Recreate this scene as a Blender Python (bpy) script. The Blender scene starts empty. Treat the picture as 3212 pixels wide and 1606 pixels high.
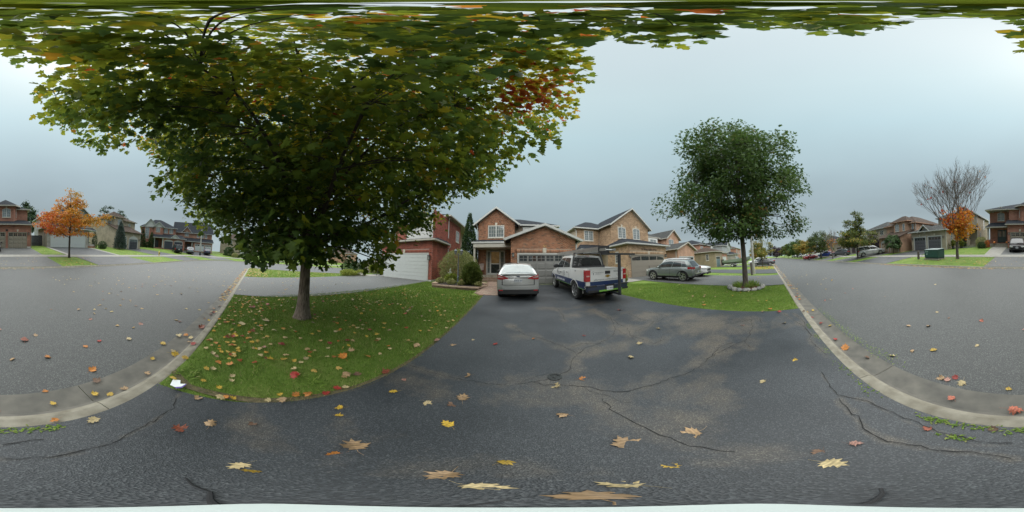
import bpy, bmesh, math, random
import numpy as np
from mathutils import Vector, Matrix

R = math.radians
random.seed(7)
rng = np.random.default_rng(7)
scene = bpy.context.scene
COL = scene.collection

# ------------------------------------------------------------------ camera
CAM_H = 1.70
cam = bpy.data.cameras.new('camera')
camo = bpy.data.objects.new('camera', cam)
COL.objects.link(camo)
cam.type = 'PANO'
try:
    cam.panorama_type = 'EQUIRECTANGULAR'
except Exception:
    pass
try:
    cam.cycles.panorama_type = 'EQUIRECTANGULAR'
except Exception:
    pass
cam.clip_start = 0.02
cam.clip_end = 2000.0
camo.location = (0, 0, CAM_H)
camo.rotation_euler = (R(90 + 4.7), 0, 0)
scene.camera = camo

# ------------------------------------------------------------------ world: overcast
SUN_EL, SUN_AZ = 66.0, 205.0          # azimuth measured from +Y towards +X
world = bpy.data.worlds.new('World')
scene.world = world
world.use_nodes = True
wn, wl = world.node_tree.nodes, world.node_tree.links
wn.clear()
w_out = wn.new('ShaderNodeOutputWorld')
w_bg = wn.new('ShaderNodeBackground')
w_bg.inputs['Strength'].default_value = 0.050
w_sky = wn.new('ShaderNodeTexSky')
w_sky.sky_type = 'NISHITA'
w_sky.sun_disc = False
w_sky.sun_elevation = R(SUN_EL)
w_sky.sun_rotation = R(SUN_AZ)
w_sky.air_density = 1.0
w_sky.dust_density = 3.0
w_tc = wn.new('ShaderNodeTexCoord')
w_sep = wn.new('ShaderNodeSeparateXYZ')
wl.new(w_tc.outputs['Generated'], w_sep.inputs[0])
# project the view direction on a cloud layer overhead so that bands flatten towards the horizon
w_add = wn.new('ShaderNodeMath'); w_add.operation = 'ADD'; w_add.inputs[1].default_value = 0.16
wl.new(w_sep.outputs['Z'], w_add.inputs[0])
w_max = wn.new('ShaderNodeMath'); w_max.operation = 'MAXIMUM'; w_max.inputs[1].default_value = 0.05
wl.new(w_add.outputs[0], w_max.inputs[0])
w_dx = wn.new('ShaderNodeMath'); w_dx.operation = 'DIVIDE'
w_dy = wn.new('ShaderNodeMath'); w_dy.operation = 'DIVIDE'
wl.new(w_sep.outputs['X'], w_dx.inputs[0]); wl.new(w_max.outputs[0], w_dx.inputs[1])
wl.new(w_sep.outputs['Y'], w_dy.inputs[0]); wl.new(w_max.outputs[0], w_dy.inputs[1])
w_cmb = wn.new('ShaderNodeCombineXYZ')
wl.new(w_dx.outputs[0], w_cmb.inputs[0]); wl.new(w_dy.outputs[0], w_cmb.inputs[1])
w_noise = wn.new('ShaderNodeTexNoise')
w_noise.inputs['Scale'].default_value = 0.55
w_noise.inputs['Detail'].default_value = 4.0
w_noise.inputs['Roughness'].default_value = 0.45
wl.new(w_cmb.outputs[0], w_noise.inputs['Vector'])
w_ramp = wn.new('ShaderNodeValToRGB')
wl.new(w_sep.outputs['Z'], w_ramp.inputs['Fac'])
cr = w_ramp.color_ramp
cr.elements[0].position = 0.0
cr.elements[0].color = (2.26, 2.76, 2.94, 1)
cr.elements[1].position = 1.0
cr.elements[1].color = (3.30, 3.85, 4.00, 1)
for p, c in ((0.06, (2.07, 2.52, 2.69, 1)), (0.20, (1.62, 1.99, 2.10, 1)), (0.42, (1.99, 2.54, 2.71, 1)),
             (0.70, (2.64, 3.50, 3.72, 1)), (0.86, (3.09, 3.85, 4.00, 1))):
    e = cr.elements.new(p); e.color = c
w_nr = wn.new('ShaderNodeMapRange')
w_nr.inputs['From Min'].default_value = 0.33; w_nr.inputs['From Max'].default_value = 0.67
w_nr.inputs['To Min'].default_value = 0.95; w_nr.inputs['To Max'].default_value = 1.10
wl.new(w_noise.outputs['Fac'], w_nr.inputs['Value'])
w_mul = wn.new('ShaderNodeMix'); w_mul.data_type = 'RGBA'; w_mul.blend_type = 'MULTIPLY'
w_mul.inputs['Factor'].default_value = 1.0
wl.new(w_ramp.outputs['Color'], w_mul.inputs['A']); wl.new(w_nr.outputs['Result'], w_mul.inputs['B'])
w_mix = wn.new('ShaderNodeMix'); w_mix.data_type = 'RGBA'; w_mix.blend_type = 'MIX'
w_mix.inputs['Factor'].default_value = 0.93
wl.new(w_sky.outputs['Color'], w_mix.inputs['A']); wl.new(w_mul.outputs['Result'], w_mix.inputs['B'])
wl.new(w_mix.outputs['Result'], w_bg.inputs['Color'])
wl.new(w_bg.outputs[0], w_out.inputs['Surface'])

# ------------------------------------------------------------------ sun behind the cloud: very soft
sl = bpy.data.lights.new('sun', 'SUN')
sl.energy = 1.5
sl.angle = R(125)
sl.color = (1.0, 0.97, 0.93)
so = bpy.data.objects.new('sun', sl)
COL.objects.link(so)
so.location = (0, 0, 60)
so.rotation_euler = Vector((-math.sin(R(SUN_AZ)) * math.cos(R(SUN_EL)), -math.cos(R(SUN_AZ)) * math.cos(R(SUN_EL)),
                            -math.sin(R(SUN_EL)))).to_track_quat('-Z', 'Y').to_euler()

scene.view_settings.view_transform = 'Standard'
scene.view_settings.look = 'None'
scene.view_settings.exposure = 2.0
scene.view_settings.gamma = 1.0
scene.view_settings.use_curve_mapping = False
scene.render.engine = 'CYCLES'
scene.cycles.max_bounces = 8
scene.cycles.diffuse_bounces = 5
scene.cycles.glossy_bounces = 3
scene.cycles.transmission_bounces = 6
scene.cycles.transparent_max_bounces = 8
scene.cycles.use_denoising = True
scene.cycles.caustics_reflective = False
scene.cycles.caustics_refractive = False

# ------------------------------------------------------------------ ground heights
def sstep(a, b, x):
    t = min(1.0, max(0.0, (x - a) / (b - a)))
    return t * t * (3 - 2 * t)

def outside(x, y):
    """metres beyond the kerb on the far side of the street (bends away at the left)"""
    if x >= -27: return -11.3 - y
    if y < 6.7: return math.hypot(x + 27, y - 6.7) - 18.0
    return -45.0 - x

def ground(x, y):
    d = outside(x, y)
    z = -0.007 * max(0.0, x - 10)
    if x >= -22.5 and y > -0.78:
        z += 0.055 * min(max(y, 0), 13.3) * (sstep(-22.5, -14, x))
    elif d > 0:
        s = 0.09 + 0.04 * sstep(24, 34, -x)
        z += s * min(d, 10.6) + 0.07 * max(0, min(d - 10.6, 12))
    return z

# ------------------------------------------------------------------ materials
MATS = {}
def nodes_of(m):
    return m.node_tree.nodes, m.node_tree.links

def base_mat(name):
    m = bpy.data.materials.new(name)
    m.use_nodes = True
    n, l = nodes_of(m)
    return m, n, l, n['Principled BSDF']

def mat(name, col, rough=0.6, metal=0.0, var=0.12, scale=6.0, col2=None, bump=0.0, bscale=40.0, spec=None, coat=0.0,
        emit=None, detail=4.0, sharp=False, ior=None):
    """principled with a noise tint between col*(1-var) and col*(1+var) (or col and col2), world-space position"""
    if name in MATS: return MATS[name]
    m, n, l, b = base_mat(name)
    g = n.new('ShaderNodeNewGeometry')
    if var > 0 or col2:
        t = n.new('ShaderNodeTexNoise')
        t.inputs['Scale'].default_value = scale
        t.inputs['Detail'].default_value = detail
        l.new(g.outputs['Position'], t.inputs['Vector'])
        r = n.new('ShaderNodeValToRGB')
        lo, hi = (0.44, 0.56) if sharp else (0.3, 0.7)
        r.color_ramp.elements[0].position = lo
        r.color_ramp.elements[1].position = hi
        if col2:
            a, c = col, col2
        else:
            a = tuple(max(0, v * (1 - var)) for v in col); c = tuple(min(1, v * (1 + var)) for v in col)
        r.color_ramp.elements[0].color = (*a, 1)
        r.color_ramp.elements[1].color = (*c, 1)
        l.new(t.outputs['Fac'], r.inputs['Fac'])
        l.new(r.outputs['Color'], b.inputs['Base Color'])
    else:
        b.inputs['Base Color'].default_value = (*col, 1)
    b.inputs['Roughness'].default_value = rough
    b.inputs['Metallic'].default_value = metal
    if spec is not None: b.inputs['Specular IOR Level'].default_value = spec
    if ior is not None: b.inputs['IOR'].default_value = ior
    if coat:
        b.inputs['Coat Weight'].default_value = coat
        b.inputs['Coat Roughness'].default_value = 0.05
    if emit:
        b.inputs['Emission Color'].default_value = (*emit[:3], 1)
        b.inputs['Emission Strength'].default_value = emit[3]
    if bump:
        t2 = n.new('ShaderNodeTexNoise')
        t2.inputs['Scale'].default_value = bscale
        t2.inputs['Detail'].default_value = 3
        l.new(g.outputs['Position'], t2.inputs['Vector'])
        bp = n.new('ShaderNodeBump')
        bp.inputs['Strength'].default_value = bump
        bp.inputs['Distance'].default_value = 0.01
        l.new(t2.outputs['Fac'], bp.inputs['Height'])
        l.new(bp.outputs[0], b.inputs['Normal'])
    MATS[name] = m
    return m

def brick_mat(name, c1, c2, mortar, rough=0.85):
    """far walls: brick courses in the material (too small there to tell single bricks apart)"""
    if name in MATS: return MATS[name]
    m, n, l, b = base_mat(name)
    g = n.new('ShaderNodeNewGeometry')
    sp = n.new('ShaderNodeSeparateXYZ'); l.new(g.outputs['Position'], sp.inputs[0])
    ad = n.new('ShaderNodeMath'); l.new(sp.outputs[0], ad.inputs[0]); l.new(sp.outputs[1], ad.inputs[1])
    cb = n.new('ShaderNodeCombineXYZ'); l.new(ad.outputs[0], cb.inputs[0]); l.new(sp.outputs[2], cb.inputs[1])
    t = n.new('ShaderNodeTexBrick')
    t.inputs['Color1'].default_value = (*c1, 1); t.inputs['Color2'].default_value = (*c2, 1)
    t.inputs['Mortar'].default_value = (*mortar, 1)
    t.inputs['Scale'].default_value = 1.0
    t.inputs['Brick Width'].default_value = 0.22; t.inputs['Row Height'].default_value = 0.075
    t.inputs['Mortar Size'].default_value = 0.008; t.inputs['Bias'].default_value = 0.0
    l.new(cb.outputs[0], t.inputs['Vector'])
    ns = n.new('ShaderNodeTexNoise'); ns.inputs['Scale'].default_value = 1.3; ns.inputs['Detail'].default_value = 5
    l.new(g.outputs['Position'], ns.inputs['Vector'])
    mr = n.new('ShaderNodeMapRange'); mr.inputs['From Min'].default_value = 0.3; mr.inputs['From Max'].default_value = 0.7
    mr.inputs['To Min'].default_value = 0.78; mr.inputs['To Max'].default_value = 1.2
    l.new(ns.outputs['Fac'], mr.inputs['Value'])
    mx = n.new('ShaderNodeMix'); mx.data_type = 'RGBA'; mx.blend_type = 'MULTIPLY'; mx.inputs['Factor'].default_value = 1
    l.new(t.outputs['Color'], mx.inputs['A']); l.new(mr.outputs[0], mx.inputs['B'])
    l.new(mx.outputs['Result'], b.inputs['Base Color'])
    b.inputs['Roughness'].default_value = rough
    MATS[name] = m
    return m

def shingle_mat(name, c1, c2):
    if name in MATS: return MATS[name]
    m, n, l, b = base_mat(name)
    g = n.new('ShaderNodeNewGeometry')
    sp = n.new('ShaderNodeSeparateXYZ'); l.new(g.outputs['Position'], sp.inputs[0])
    ad = n.new('ShaderNodeMath'); l.new(sp.outputs[0], ad.inputs[0]); l.new(sp.outputs[1], ad.inputs[1])
    cb = n.new('ShaderNodeCombineXYZ'); l.new(ad.outputs[0], cb.inputs[0]); l.new(sp.outputs[2], cb.inputs[1])
    t = n.new('ShaderNodeTexBrick')
    t.inputs['Color1'].default_value = (*c1, 1); t.inputs['Color2'].default_value = (*c2, 1)
    t.inputs['Mortar'].default_value = (*[v * 0.6 for v in c1], 1)
    t.inputs['Brick Width'].default_value = 0.3; t.inputs['Row Height'].default_value = 0.085
    t.inputs['Mortar Size'].default_value = 0.012; t.inputs['Scale'].default_value = 1.0
    l.new(cb.outputs[0], t.inputs['Vector'])
    ns = n.new('ShaderNodeTexNoise'); ns.inputs['Scale'].default_value = 9; ns.inputs['Detail'].default_value = 6
    l.new(g.outputs['Position'], ns.inputs['Vector'])
    mr = n.new('ShaderNodeMapRange'); mr.inputs['To Min'].default_value = 0.6; mr.inputs['To Max'].default_value = 1.4
    l.new(ns.outputs['Fac'], mr.inputs['Value'])
    mx = n.new('ShaderNodeMix'); mx.data_type = 'RGBA'; mx.blend_type = 'MULTIPLY'; mx.inputs['Factor'].default_value = 1
    l.new(t.outputs['Color'], mx.inputs['A']); l.new(mr.outputs[0], mx.inputs['B'])
    l.new(mx.outputs['Result'], b.inputs['Base Color'])
    b.inputs['Roughness'].default_value = 0.9
    b.inputs['Specular IOR Level'].default_value = 0.08
    MATS[name] = m
    return m

def leaf_mat(name, ramp, trans=0.35, rough=0.5, attr='hue', spread=0.22):
    """leaf blade: colour from a per-leaf attribute (0..1) through a ramp, light passes through"""
    if name in MATS: return MATS[name]
    m = bpy.data.materials.new(name); m.use_nodes = True
    n, l = nodes_of(m); n.clear()
    out = n.new('ShaderNodeOutputMaterial')
    at = n.new('ShaderNodeAttribute'); at.attribute_name = attr
    r = n.new('ShaderNodeValToRGB')
    els = r.color_ramp.elements
    els[0].position, els[0].color = ramp[0][0], (*ramp[0][1], 1)
    els[1].position, els[1].color = ramp[-1][0], (*ramp[-1][1], 1)
    for p, c in ramp[1:-1]:
        e = els.new(p); e.color = (*c, 1)
    l.new(at.outputs['Fac'], r.inputs['Fac'])
    g = n.new('ShaderNodeNewGeometry')
    ns = n.new('ShaderNodeTexNoise'); ns.inputs['Scale'].default_value = 14; ns.inputs['Detail'].default_value = 3
    l.new(g.outputs['Position'], ns.inputs['Vector'])
    mr = n.new('ShaderNodeMapRange'); mr.inputs['To Min'].default_value = 1 - spread * 2; mr.inputs['To Max'].default_value = 1 + spread * 2
    l.new(ns.outputs['Fac'], mr.inputs['Value'])
    mx = n.new('ShaderNodeMix'); mx.data_type = 'RGBA'; mx.blend_type = 'MULTIPLY'; mx.inputs['Factor'].default_value = 1
    l.new(r.outputs['Color'], mx.inputs['A']); l.new(mr.outputs[0], mx.inputs['B'])
    p = n.new('ShaderNodeBsdfPrincipled')
    p.inputs['Roughness'].default_value = rough
    p.inputs['Specular IOR Level'].default_value = 0.14
    l.new(mx.outputs['Result'], p.inputs['Base Color'])
    tr = n.new('ShaderNodeBsdfTranslucent')
    l.new(mx.outputs['Result'], tr.inputs['Color'])
    ms = n.new('ShaderNodeMixShader'); ms.inputs[0].default_value = trans
    l.new(p.outputs[0], ms.inputs[1]); l.new(tr.outputs[0], ms.inputs[2])
    l.new(ms.outputs[0], out.inputs['Surface'])
    MATS[name] = m
    return m

# ------------------------------------------------------------------ object helpers
def link(o):
    COL.objects.link(o)
    return o

def tag(o, label=None, cat=None, group=None, kind=None):
    if label: o['label'] = label
    if cat: o['category'] = cat
    if group: o['group'] = group
    if kind: o['kind'] = kind
    return o

def thing(name, label, cat, loc=(0, 0, 0), rz=0.0, group=None, rot=None):
    o = bpy.data.objects.new(name, None)
    o.empty_display_size = 0.2
    link(o)
    o.location = loc
    o.rotation_euler = rot if rot else (0, 0, rz)
    return tag(o, label, cat, group)

class MB:
    """collects simple solids; build() links them as ONE mesh object"""
    def __init__(s):
        s.v, s.f = [], []
    def add(s, verts, faces):
        b = len(s.v)
        s.v.extend(verts)
        s.f.extend([tuple(i + b for i in f) for f in faces])
        return s
    def box(s, x0, x1, y0, y1, z0, z1):
        return s.add([(x0, y0, z0), (x1, y0, z0), (x1, y1, z0), (x0, y1, z0), (x0, y0, z1), (x1, y0, z1), (x1, y1, z1), (x0, y1, z1)],
                     [(0, 3, 2, 1), (4, 5, 6, 7), (0, 1, 5, 4), (1, 2, 6, 5), (2, 3, 7, 6), (3, 0, 4, 7)])
    def quad(s, a, b, c, d):
        return s.add([a, b, c, d], [(0, 1, 2, 3)])
    def prism(s, poly, vec):
        """polygon (list of 3d points) extruded along vec"""
        n = len(poly)
        v = [tuple(p) for p in poly] + [(p[0] + vec[0], p[1] + vec[1], p[2] + vec[2]) for p in poly]
        f = [tuple(range(n)), tuple(range(2 * n - 1, n - 1, -1))]
        f += [(i, (i + 1) % n, (i + 1) % n + n, i + n) for i in range(n)]
        return s.add(v, f)
    def tube(s, pts, radii, n=8, cap=True):
        pts = [Vector(p) for p in pts]
        if not hasattr(radii, '__len__'): radii = [radii] * len(pts)
        vs, fs = [], []
        up = Vector((0.123, 0.217, 0.968))
        for i, p in enumerate(pts):
            d = (pts[min(i + 1, len(pts) - 1)] - pts[max(i - 1, 0)])
            if d.length < 1e-9: d = Vector((0, 0, 1))
            d.normalize()
            a = d.cross(up)
            if a.length < 1e-3: a = d.cross(Vector((1, 0, 0)))
            a.normalize(); b = d.cross(a)
            for k in range(n):
                t = 2 * math.pi * k / n
                vs.append(tuple(p + (a * math.cos(t) + b * math.sin(t)) * radii[i]))
        for i in range(len(pts) - 1):
            for k in range(n):
                fs.append((i * n + k, i * n + (k + 1) % n, (i + 1) * n + (k + 1) % n, (i + 1) * n + k))
        if cap:
            fs.append(tuple(range(n - 1, -1, -1)))
            fs.append(tuple(range((len(pts) - 1) * n, len(pts) * n)))
        return s.add(vs, fs)
    def lathe(s, prof, n=16, c=(0, 0, 0), axis='z', cap=True):
        """prof: list of (r, h); closed profile is revolved about the axis"""
        vs, fs = [], []
        for r, h in prof:
            for k in range(n):
                t = 2 * math.pi * k / n
                a, b = r * math.cos(t), r * math.sin(t)
                p = (a, b, h) if axis == 'z' else ((h, a, b) if axis == 'x' else (a, h, b))
                vs.append((p[0] + c[0], p[1] + c[1], p[2] + c[2]))
        for i in range(len(prof) - 1):
            for k in range(n):
                fs.append((i * n + k, i * n + (k + 1) % n, (i + 1) * n + (k + 1) % n, (i + 1) * n + k))
        if cap and prof[0][0] > 1e-6: fs.append(tuple(range(n - 1, -1, -1)))
        if cap and prof[-1][0] > 1e-6: fs.append(tuple(range((len(prof) - 1) * n, len(prof) * n)))
        return s.add(vs, fs)
    def mesh(s, name, mats, smooth=False, recalc=True, sharp=35):
        me = bpy.data.meshes.new(name)
        me.from_pydata(s.v, [], s.f)
        if recalc:
            bm = bmesh.new(); bm.from_mesh(me)
            bmesh.ops.recalc_face_normals(bm, faces=bm.faces)
            bm.to_mesh(me); bm.free()
        for m in (mats if isinstance(mats, (list, tuple)) else [mats]): me.materials.append(m)
        if smooth:
            me.polygons.foreach_set('use_smooth', [True] * len(me.polygons))
            try: me.set_sharp_from_angle(angle=R(sharp))
            except Exception: pass
        me.update()
        return me
    def build(s, name, m, parent=None, smooth=False, loc=None, rz=0.0, recalc=True, sharp=35):
        if not s.v: return None
        o = bpy.data.objects.new(name, s.mesh(name, m, smooth, recalc, sharp))
        link(o)
        if parent: o.parent = parent
        if loc: o.location = loc
        if rz: o.rotation_euler = (0, 0, rz)
        return o

def obj(name, me, parent=None, loc=None, rot=None, scale=None):
    o = bpy.data.objects.new(name, me)
    link(o)
    if parent: o.parent = parent
    if loc is not None: o.location = loc
    if rot is not None: o.rotation_euler = rot
    if scale is not None: o.scale = scale if hasattr(scale, '__len__') else (scale,) * 3
    return o

def copy_tree(o, parent=None):
    c = o.copy(); link(c)
    if parent: c.parent = parent
    for ch in list(o.children): copy_tree(ch, c)
    return c

def np_mesh(name, V, F, m, attrs=None, smooth=False):
    """V (n,3), F (m,k) equal-sized faces -> mesh"""
    me = bpy.data.meshes.new(name)
    nv, nf, k = len(V), len(F), F.shape[1]
    me.vertices.add(nv); me.vertices.foreach_set('co', np.ascontiguousarray(V, dtype=np.float32).ravel())
    me.loops.add(nf * k); me.loops.foreach_set('vertex_index', np.ascontiguousarray(F, dtype=np.int32).ravel())
    me.polygons.add(nf)
    me.polygons.foreach_set('loop_start', np.arange(0, nf * k, k, dtype=np.int32))
    try: me.polygons.foreach_set('loop_total', np.full(nf, k, dtype=np.int32))
    except Exception: pass
    if attrs:
        for an, av in attrs.items():
            a = me.attributes.new(an, 'FLOAT', 'POINT')
            a.data.foreach_set('value', np.ascontiguousarray(av, dtype=np.float32))
    if smooth: me.polygons.foreach_set('use_smooth', np.ones(nf, dtype=bool))
    me.materials.append(m)
    me.update(calc_edges=True)
    return me

def text_mesh(name, s, size, m, align='LEFT', ext=0.004, shear=0.0):
    cu = bpy.data.curves.new(name, 'FONT')
    cu.body = s; cu.size = size; cu.extrude = ext; cu.align_x = align; cu.shear = shear
    cu.resolution_u = 2
    o = bpy.data.objects.new(name, cu); link(o)
    dg = bpy.context.evaluated_depsgraph_get()
    me = bpy.data.meshes.new_from_object(o.evaluated_get(dg))
    bpy.data.objects.remove(o); bpy.data.curves.remove(cu)
    me.materials.clear(); me.materials.append(m)
    return me
# ================================================================== GROUND
def asphalt(name, c_lo, c_hi, rough, wear=False, agg=120, bst=.4):
    m, n, l, b = base_mat(name)
    g = n.new('ShaderNodeNewGeometry')
    big = n.new('ShaderNodeTexNoise'); big.inputs['Scale'].default_value = 0.9; big.inputs['Detail'].default_value = 5
    l.new(g.outputs['Position'], big.inputs['Vector'])
    rb = n.new('ShaderNodeValToRGB')
    rb.color_ramp.elements[0].position = .3; rb.color_ramp.elements[1].position = .7
    rb.color_ramp.elements[0].color = (*c_lo, 1); rb.color_ramp.elements[1].color = (*c_hi, 1)
    l.new(big.outputs['Fac'], rb.inputs['Fac'])
    col = rb.outputs['Color']
    if wear:
        at = n.new('ShaderNodeAttribute'); at.attribute_name = 'wear'
        n2 = n.new('ShaderNodeTexNoise'); n2.inputs['Scale'].default_value = 2.4; n2.inputs['Detail'].default_value = 7
        n2.inputs['Roughness'].default_value = .65
        l.new(g.outputs['Position'], n2.inputs['Vector'])
        ad = n.new('ShaderNodeMath'); ad.operation = 'MULTIPLY_ADD'; ad.inputs[1].default_value = 1.0
        l.new(n2.outputs['Fac'], ad.inputs[0]); l.new(at.outputs['Fac'], ad.inputs[2])
        mr = n.new('ShaderNodeMapRange'); mr.inputs['From Min'].default_value = .74; mr.inputs['From Max'].default_value = 1.05
        mr.inputs['To Max'].default_value = .9
        l.new(ad.outputs[0], mr.inputs['Value'])
        mw = n.new('ShaderNodeMix'); mw.data_type = 'RGBA'
        mw.inputs['B'].default_value = (.118, .106, .088, 1)
        l.new(mr.outputs[0], mw.inputs['Factor']); l.new(col, mw.inputs['A'])
        col = mw.outputs['Result']
    # aggregate: stones of different tone
    vo = n.new('ShaderNodeTexVoronoi'); vo.inputs['Scale'].default_value = agg
    l.new(g.outputs['Position'], vo.inputs['Vector'])
    sp = n.new('ShaderNodeSeparateColor'); l.new(vo.outputs['Color'], sp.inputs[0])
    r2 = n.new('ShaderNodeValToRGB')
    r2.color_ramp.elements[0].position = 0; r2.color_ramp.elements[0].color = (.62, .62, .62, 1)
    r2.color_ramp.elements[1].position = 1; r2.color_ramp.elements[1].color = (1.9, 1.85, 1.75, 1)
    e = r2.color_ramp.elements.new(.75); e.color = (1.0, 1, 1, 1)
    l.new(sp.outputs[0], r2.inputs['Fac'])
    mx = n.new('ShaderNodeMix'); mx.data_type = 'RGBA'; mx.blend_type = 'MULTIPLY'; mx.inputs['Factor'].default_value = 1
    l.new(col, mx.inputs['A']); l.new(r2.outputs['Color'], mx.inputs['B'])
    l.new(mx.outputs['Result'], b.inputs['Base Color'])
    rr = n.new('ShaderNodeMapRange'); rr.inputs['To Min'].default_value = rough - .14; rr.inputs['To Max'].default_value = rough + .14
    l.new(big.outputs['Fac'], rr.inputs['Value']); l.new(rr.outputs[0], b.inputs['Roughness'])
    bp = n.new('ShaderNodeBump'); bp.inputs['Strength'].default_value = bst; bp.inputs['Distance'].default_value = .004
    l.new(vo.outputs['Distance'], bp.inputs['Height']); l.new(bp.outputs[0], b.inputs['Normal'])
    MATS[name] = m
    return m

M_road = asphalt('road_asphalt', (.066, .071, .071), (.088, .094, .094), .66)
M_drive = asphalt('driveway_asphalt', (.032, .038, .044), (.060, .068, .076), .46, wear=True, agg=150, bst=.35)
M_drive_grey = asphalt('old_driveway_asphalt', (.075, .08, .08), (.105, .11, .108), .64)
M_drive_dark = asphalt('sealed_asphalt', (.038, .042, .047), (.055, .06, .065), .55)
M_conc = mat('concrete', (.17, .155, .118), .85, col2=(.30, .283, .23), scale=7, detail=8, bump=.25, bscale=90)
M_conc2 = mat('gutter_concrete', (.09, .088, .078), .75, col2=(.16, .152, .13), scale=5, detail=8, bump=.25, bscale=90)
M_walk = mat('sidewalk_concrete', (.20, .195, .17), .85, col2=(.27, .262, .235), scale=3)
M_soil = mat('soil', (.035, .028, .022), .95, scale=30, var=.5)
M_crack = mat('crack', (.018, .018, .018), .95, var=0)

def grass_mat(name, a, b_, c):
    m, n, l, b = base_mat(name)
    g = n.new('ShaderNodeNewGeometry')
    t = n.new('ShaderNodeTexNoise'); t.inputs['Scale'].default_value = .8; t.inputs['Detail'].default_value = 9; t.inputs['Roughness'].default_value = .7
    l.new(g.outputs['Position'], t.inputs['Vector'])
    r = n.new('ShaderNodeValToRGB')
    r.color_ramp.elements[0].position = .3; r.color_ramp.elements[0].color = (*a, 1)
    r.color_ramp.elements[1].position = .72; r.color_ramp.elements[1].color = (*c, 1)
    e = r.color_ramp.elements.new(.5); e.color = (*b_, 1)
    l.new(t.outputs['Fac'], r.inputs['Fac']); l.new(r.outputs['Color'], b.inputs['Base Color'])
    b.inputs['Roughness'].default_value = .8
    b.inputs['Specular IOR Level'].default_value = .15
    t2 = n.new('ShaderNodeTexNoise'); t2.inputs['Scale'].default_value = 60
    l.new(g.outputs['Position'], t2.inputs['Vector'])
    bp = n.new('ShaderNodeBump'); bp.inputs['Strength'].default_value = .8; bp.inputs['Distance'].default_value = .03
    l.new(t2.outputs['Fac'], bp.inputs['Height']); l.new(bp.outputs[0], b.inputs['Normal'])
    MATS[name] = m
    return m
M_grass = grass_mat('turf', (.085, .135, .028), (.125, .20, .036), (.19, .22, .065))

def grid(mb, p00, p10, p11, p01, nx, ny, off, hf=ground):
    b = len(mb.v)
    for j in range(ny + 1):
        for i in range(nx + 1):
            u, v = i / nx, j / ny
            x = (p00[0] * (1 - u) + p10[0] * u) * (1 - v) + (p01[0] * (1 - u) + p11[0] * u) * v
            y = (p00[1] * (1 - u) + p10[1] * u) * (1 - v) + (p01[1] * (1 - u) + p11[1] * u) * v
            mb.v.append((x, y, hf(x, y) + off))
    for j in range(ny):
        for i in range(nx):
            a = b + j * (nx + 1) + i
            mb.f.append((a, a + 1, a + nx + 2, a + nx + 1))
    return mb

# --- outer (far) kerb line from right to left, with outward normals
OUT = []
for x in [260, 200, 150, 110, 80, 60, 50, 44, 38, 34, 30, 27, 24, 21, 19, 17, 15, 13, 11, 9, 7, 5, 3, 1, -1, -3, -5, -7, -9, -11, -13, -15, -17, -19, -21, -23, -25, -27]:
    OUT.append((x, -11.3, 0, -1))
for k in range(1, 16):
    t = R(90 * k / 15)
    OUT.append((-27 - 18 * math.sin(t), 6.7 - 18 * math.cos(t), -math.sin(t), -math.cos(t)))
for y in (10, 15, 22, 32, 50, 90):
    OUT.append((-45, y, -1, 0))

def zroad(x, y):
    return -0.007 * max(0.0, x - 10) - 0.10

# terrain beyond the far kerb
mb = MB()
ds = [0.0, 1, 2, 3, 4, 5, 6.5, 8, 9.5, 10.6, 12, 14, 18, 22.6, 40, 90]
for (x, y, nx, ny) in OUT:
    for d in ds:
        px, py = x + nx * d, y + ny * d
        mb.v.append((px, py, ground(px, py) - 0.012))
k = len(ds)
for i in range(len(OUT) - 1):
    for j in range(k - 1):
        mb.f.append((i * k + j, i * k + j + 1, (i + 1) * k + j + 1, (i + 1) * k + j))
tag(mb.build('lawn_ground', M_grass, smooth=True), kind='structure')
# terrain on the house side
xs = [-22.35, -21.5, -20, -18, -16, -14, -12, -10, -8, -6, -4, -2, 0, 2, 4, 6, 8, 10, 14, 18, 24, 32, 45, 60, 90, 140, 260]
ys = [-0.79, 0, 2, 5, 8, 10, 12, 13.3, 16, 25, 45, 90]
mb = MB()
for y in ys:
    for x in xs: mb.v.append((x, y, ground(x, max(y, -.779)) - 0.012))
for j in range(len(ys) - 1):
    for i in range(len(xs) - 1):
        a = j * len(xs) + i
        mb.f.append((a, a + 1, a + len(xs) + 1, a + len(xs)))
tag(mb.build('lawn_ground', M_grass, smooth=True), kind='structure')
# land to the horizon
mb = MB().quad((-900, -900, -3.2), (900, -900, -3.2), (900, 900, -3.2), (-900, 900, -3.2))
tag(mb.build('land', M_grass), kind='structure')

# --- road surface: ribbon between the near and the far gutters
INN = []
for (x, y, nx, ny) in OUT:
    if nx == 0: INN.append((max(x, -21.5), -1.31))
n_arc = [i for i, o in enumerate(OUT) if o[2] != 0]
na = len(n_arc)
c_in = []
for q in range(na):
    if q < 8:
        t = R(90 * (q + 1) / 8); c_in.append((-21.5 - 1.6 * math.sin(t), 0.29 - 1.6 * math.cos(t)))
    elif q < 15: c_in.append((-23.1, 0.29 + (q - 7) * 0.9))
    else: c_in.append((-23.1, OUT[n_arc[q]][1]))
INN += c_in
mb = MB()
NS = 14
for (o, i_) in zip(OUT, INN):
    ox, oy = o[0] - o[2] * 0.32, o[1] - o[3] * 0.32
    for s in range(NS + 1):
        u = s / NS
        x, y = i_[0] * (1 - u) + ox * u, i_[1] * (1 - u) + oy * u
        mb.v.append((x, y, zroad(x, y) + 0.02 + 0.05 * (1 - (2 * u - 1) ** 2)))
for i in range(len(OUT) - 1):
    for s in range(NS):
        a = i * (NS + 1) + s
        mb.f.append((a, a + 1, a + NS + 2, a + NS + 1))
road = tag(mb.build('road', M_road, smooth=True), kind='structure')

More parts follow.
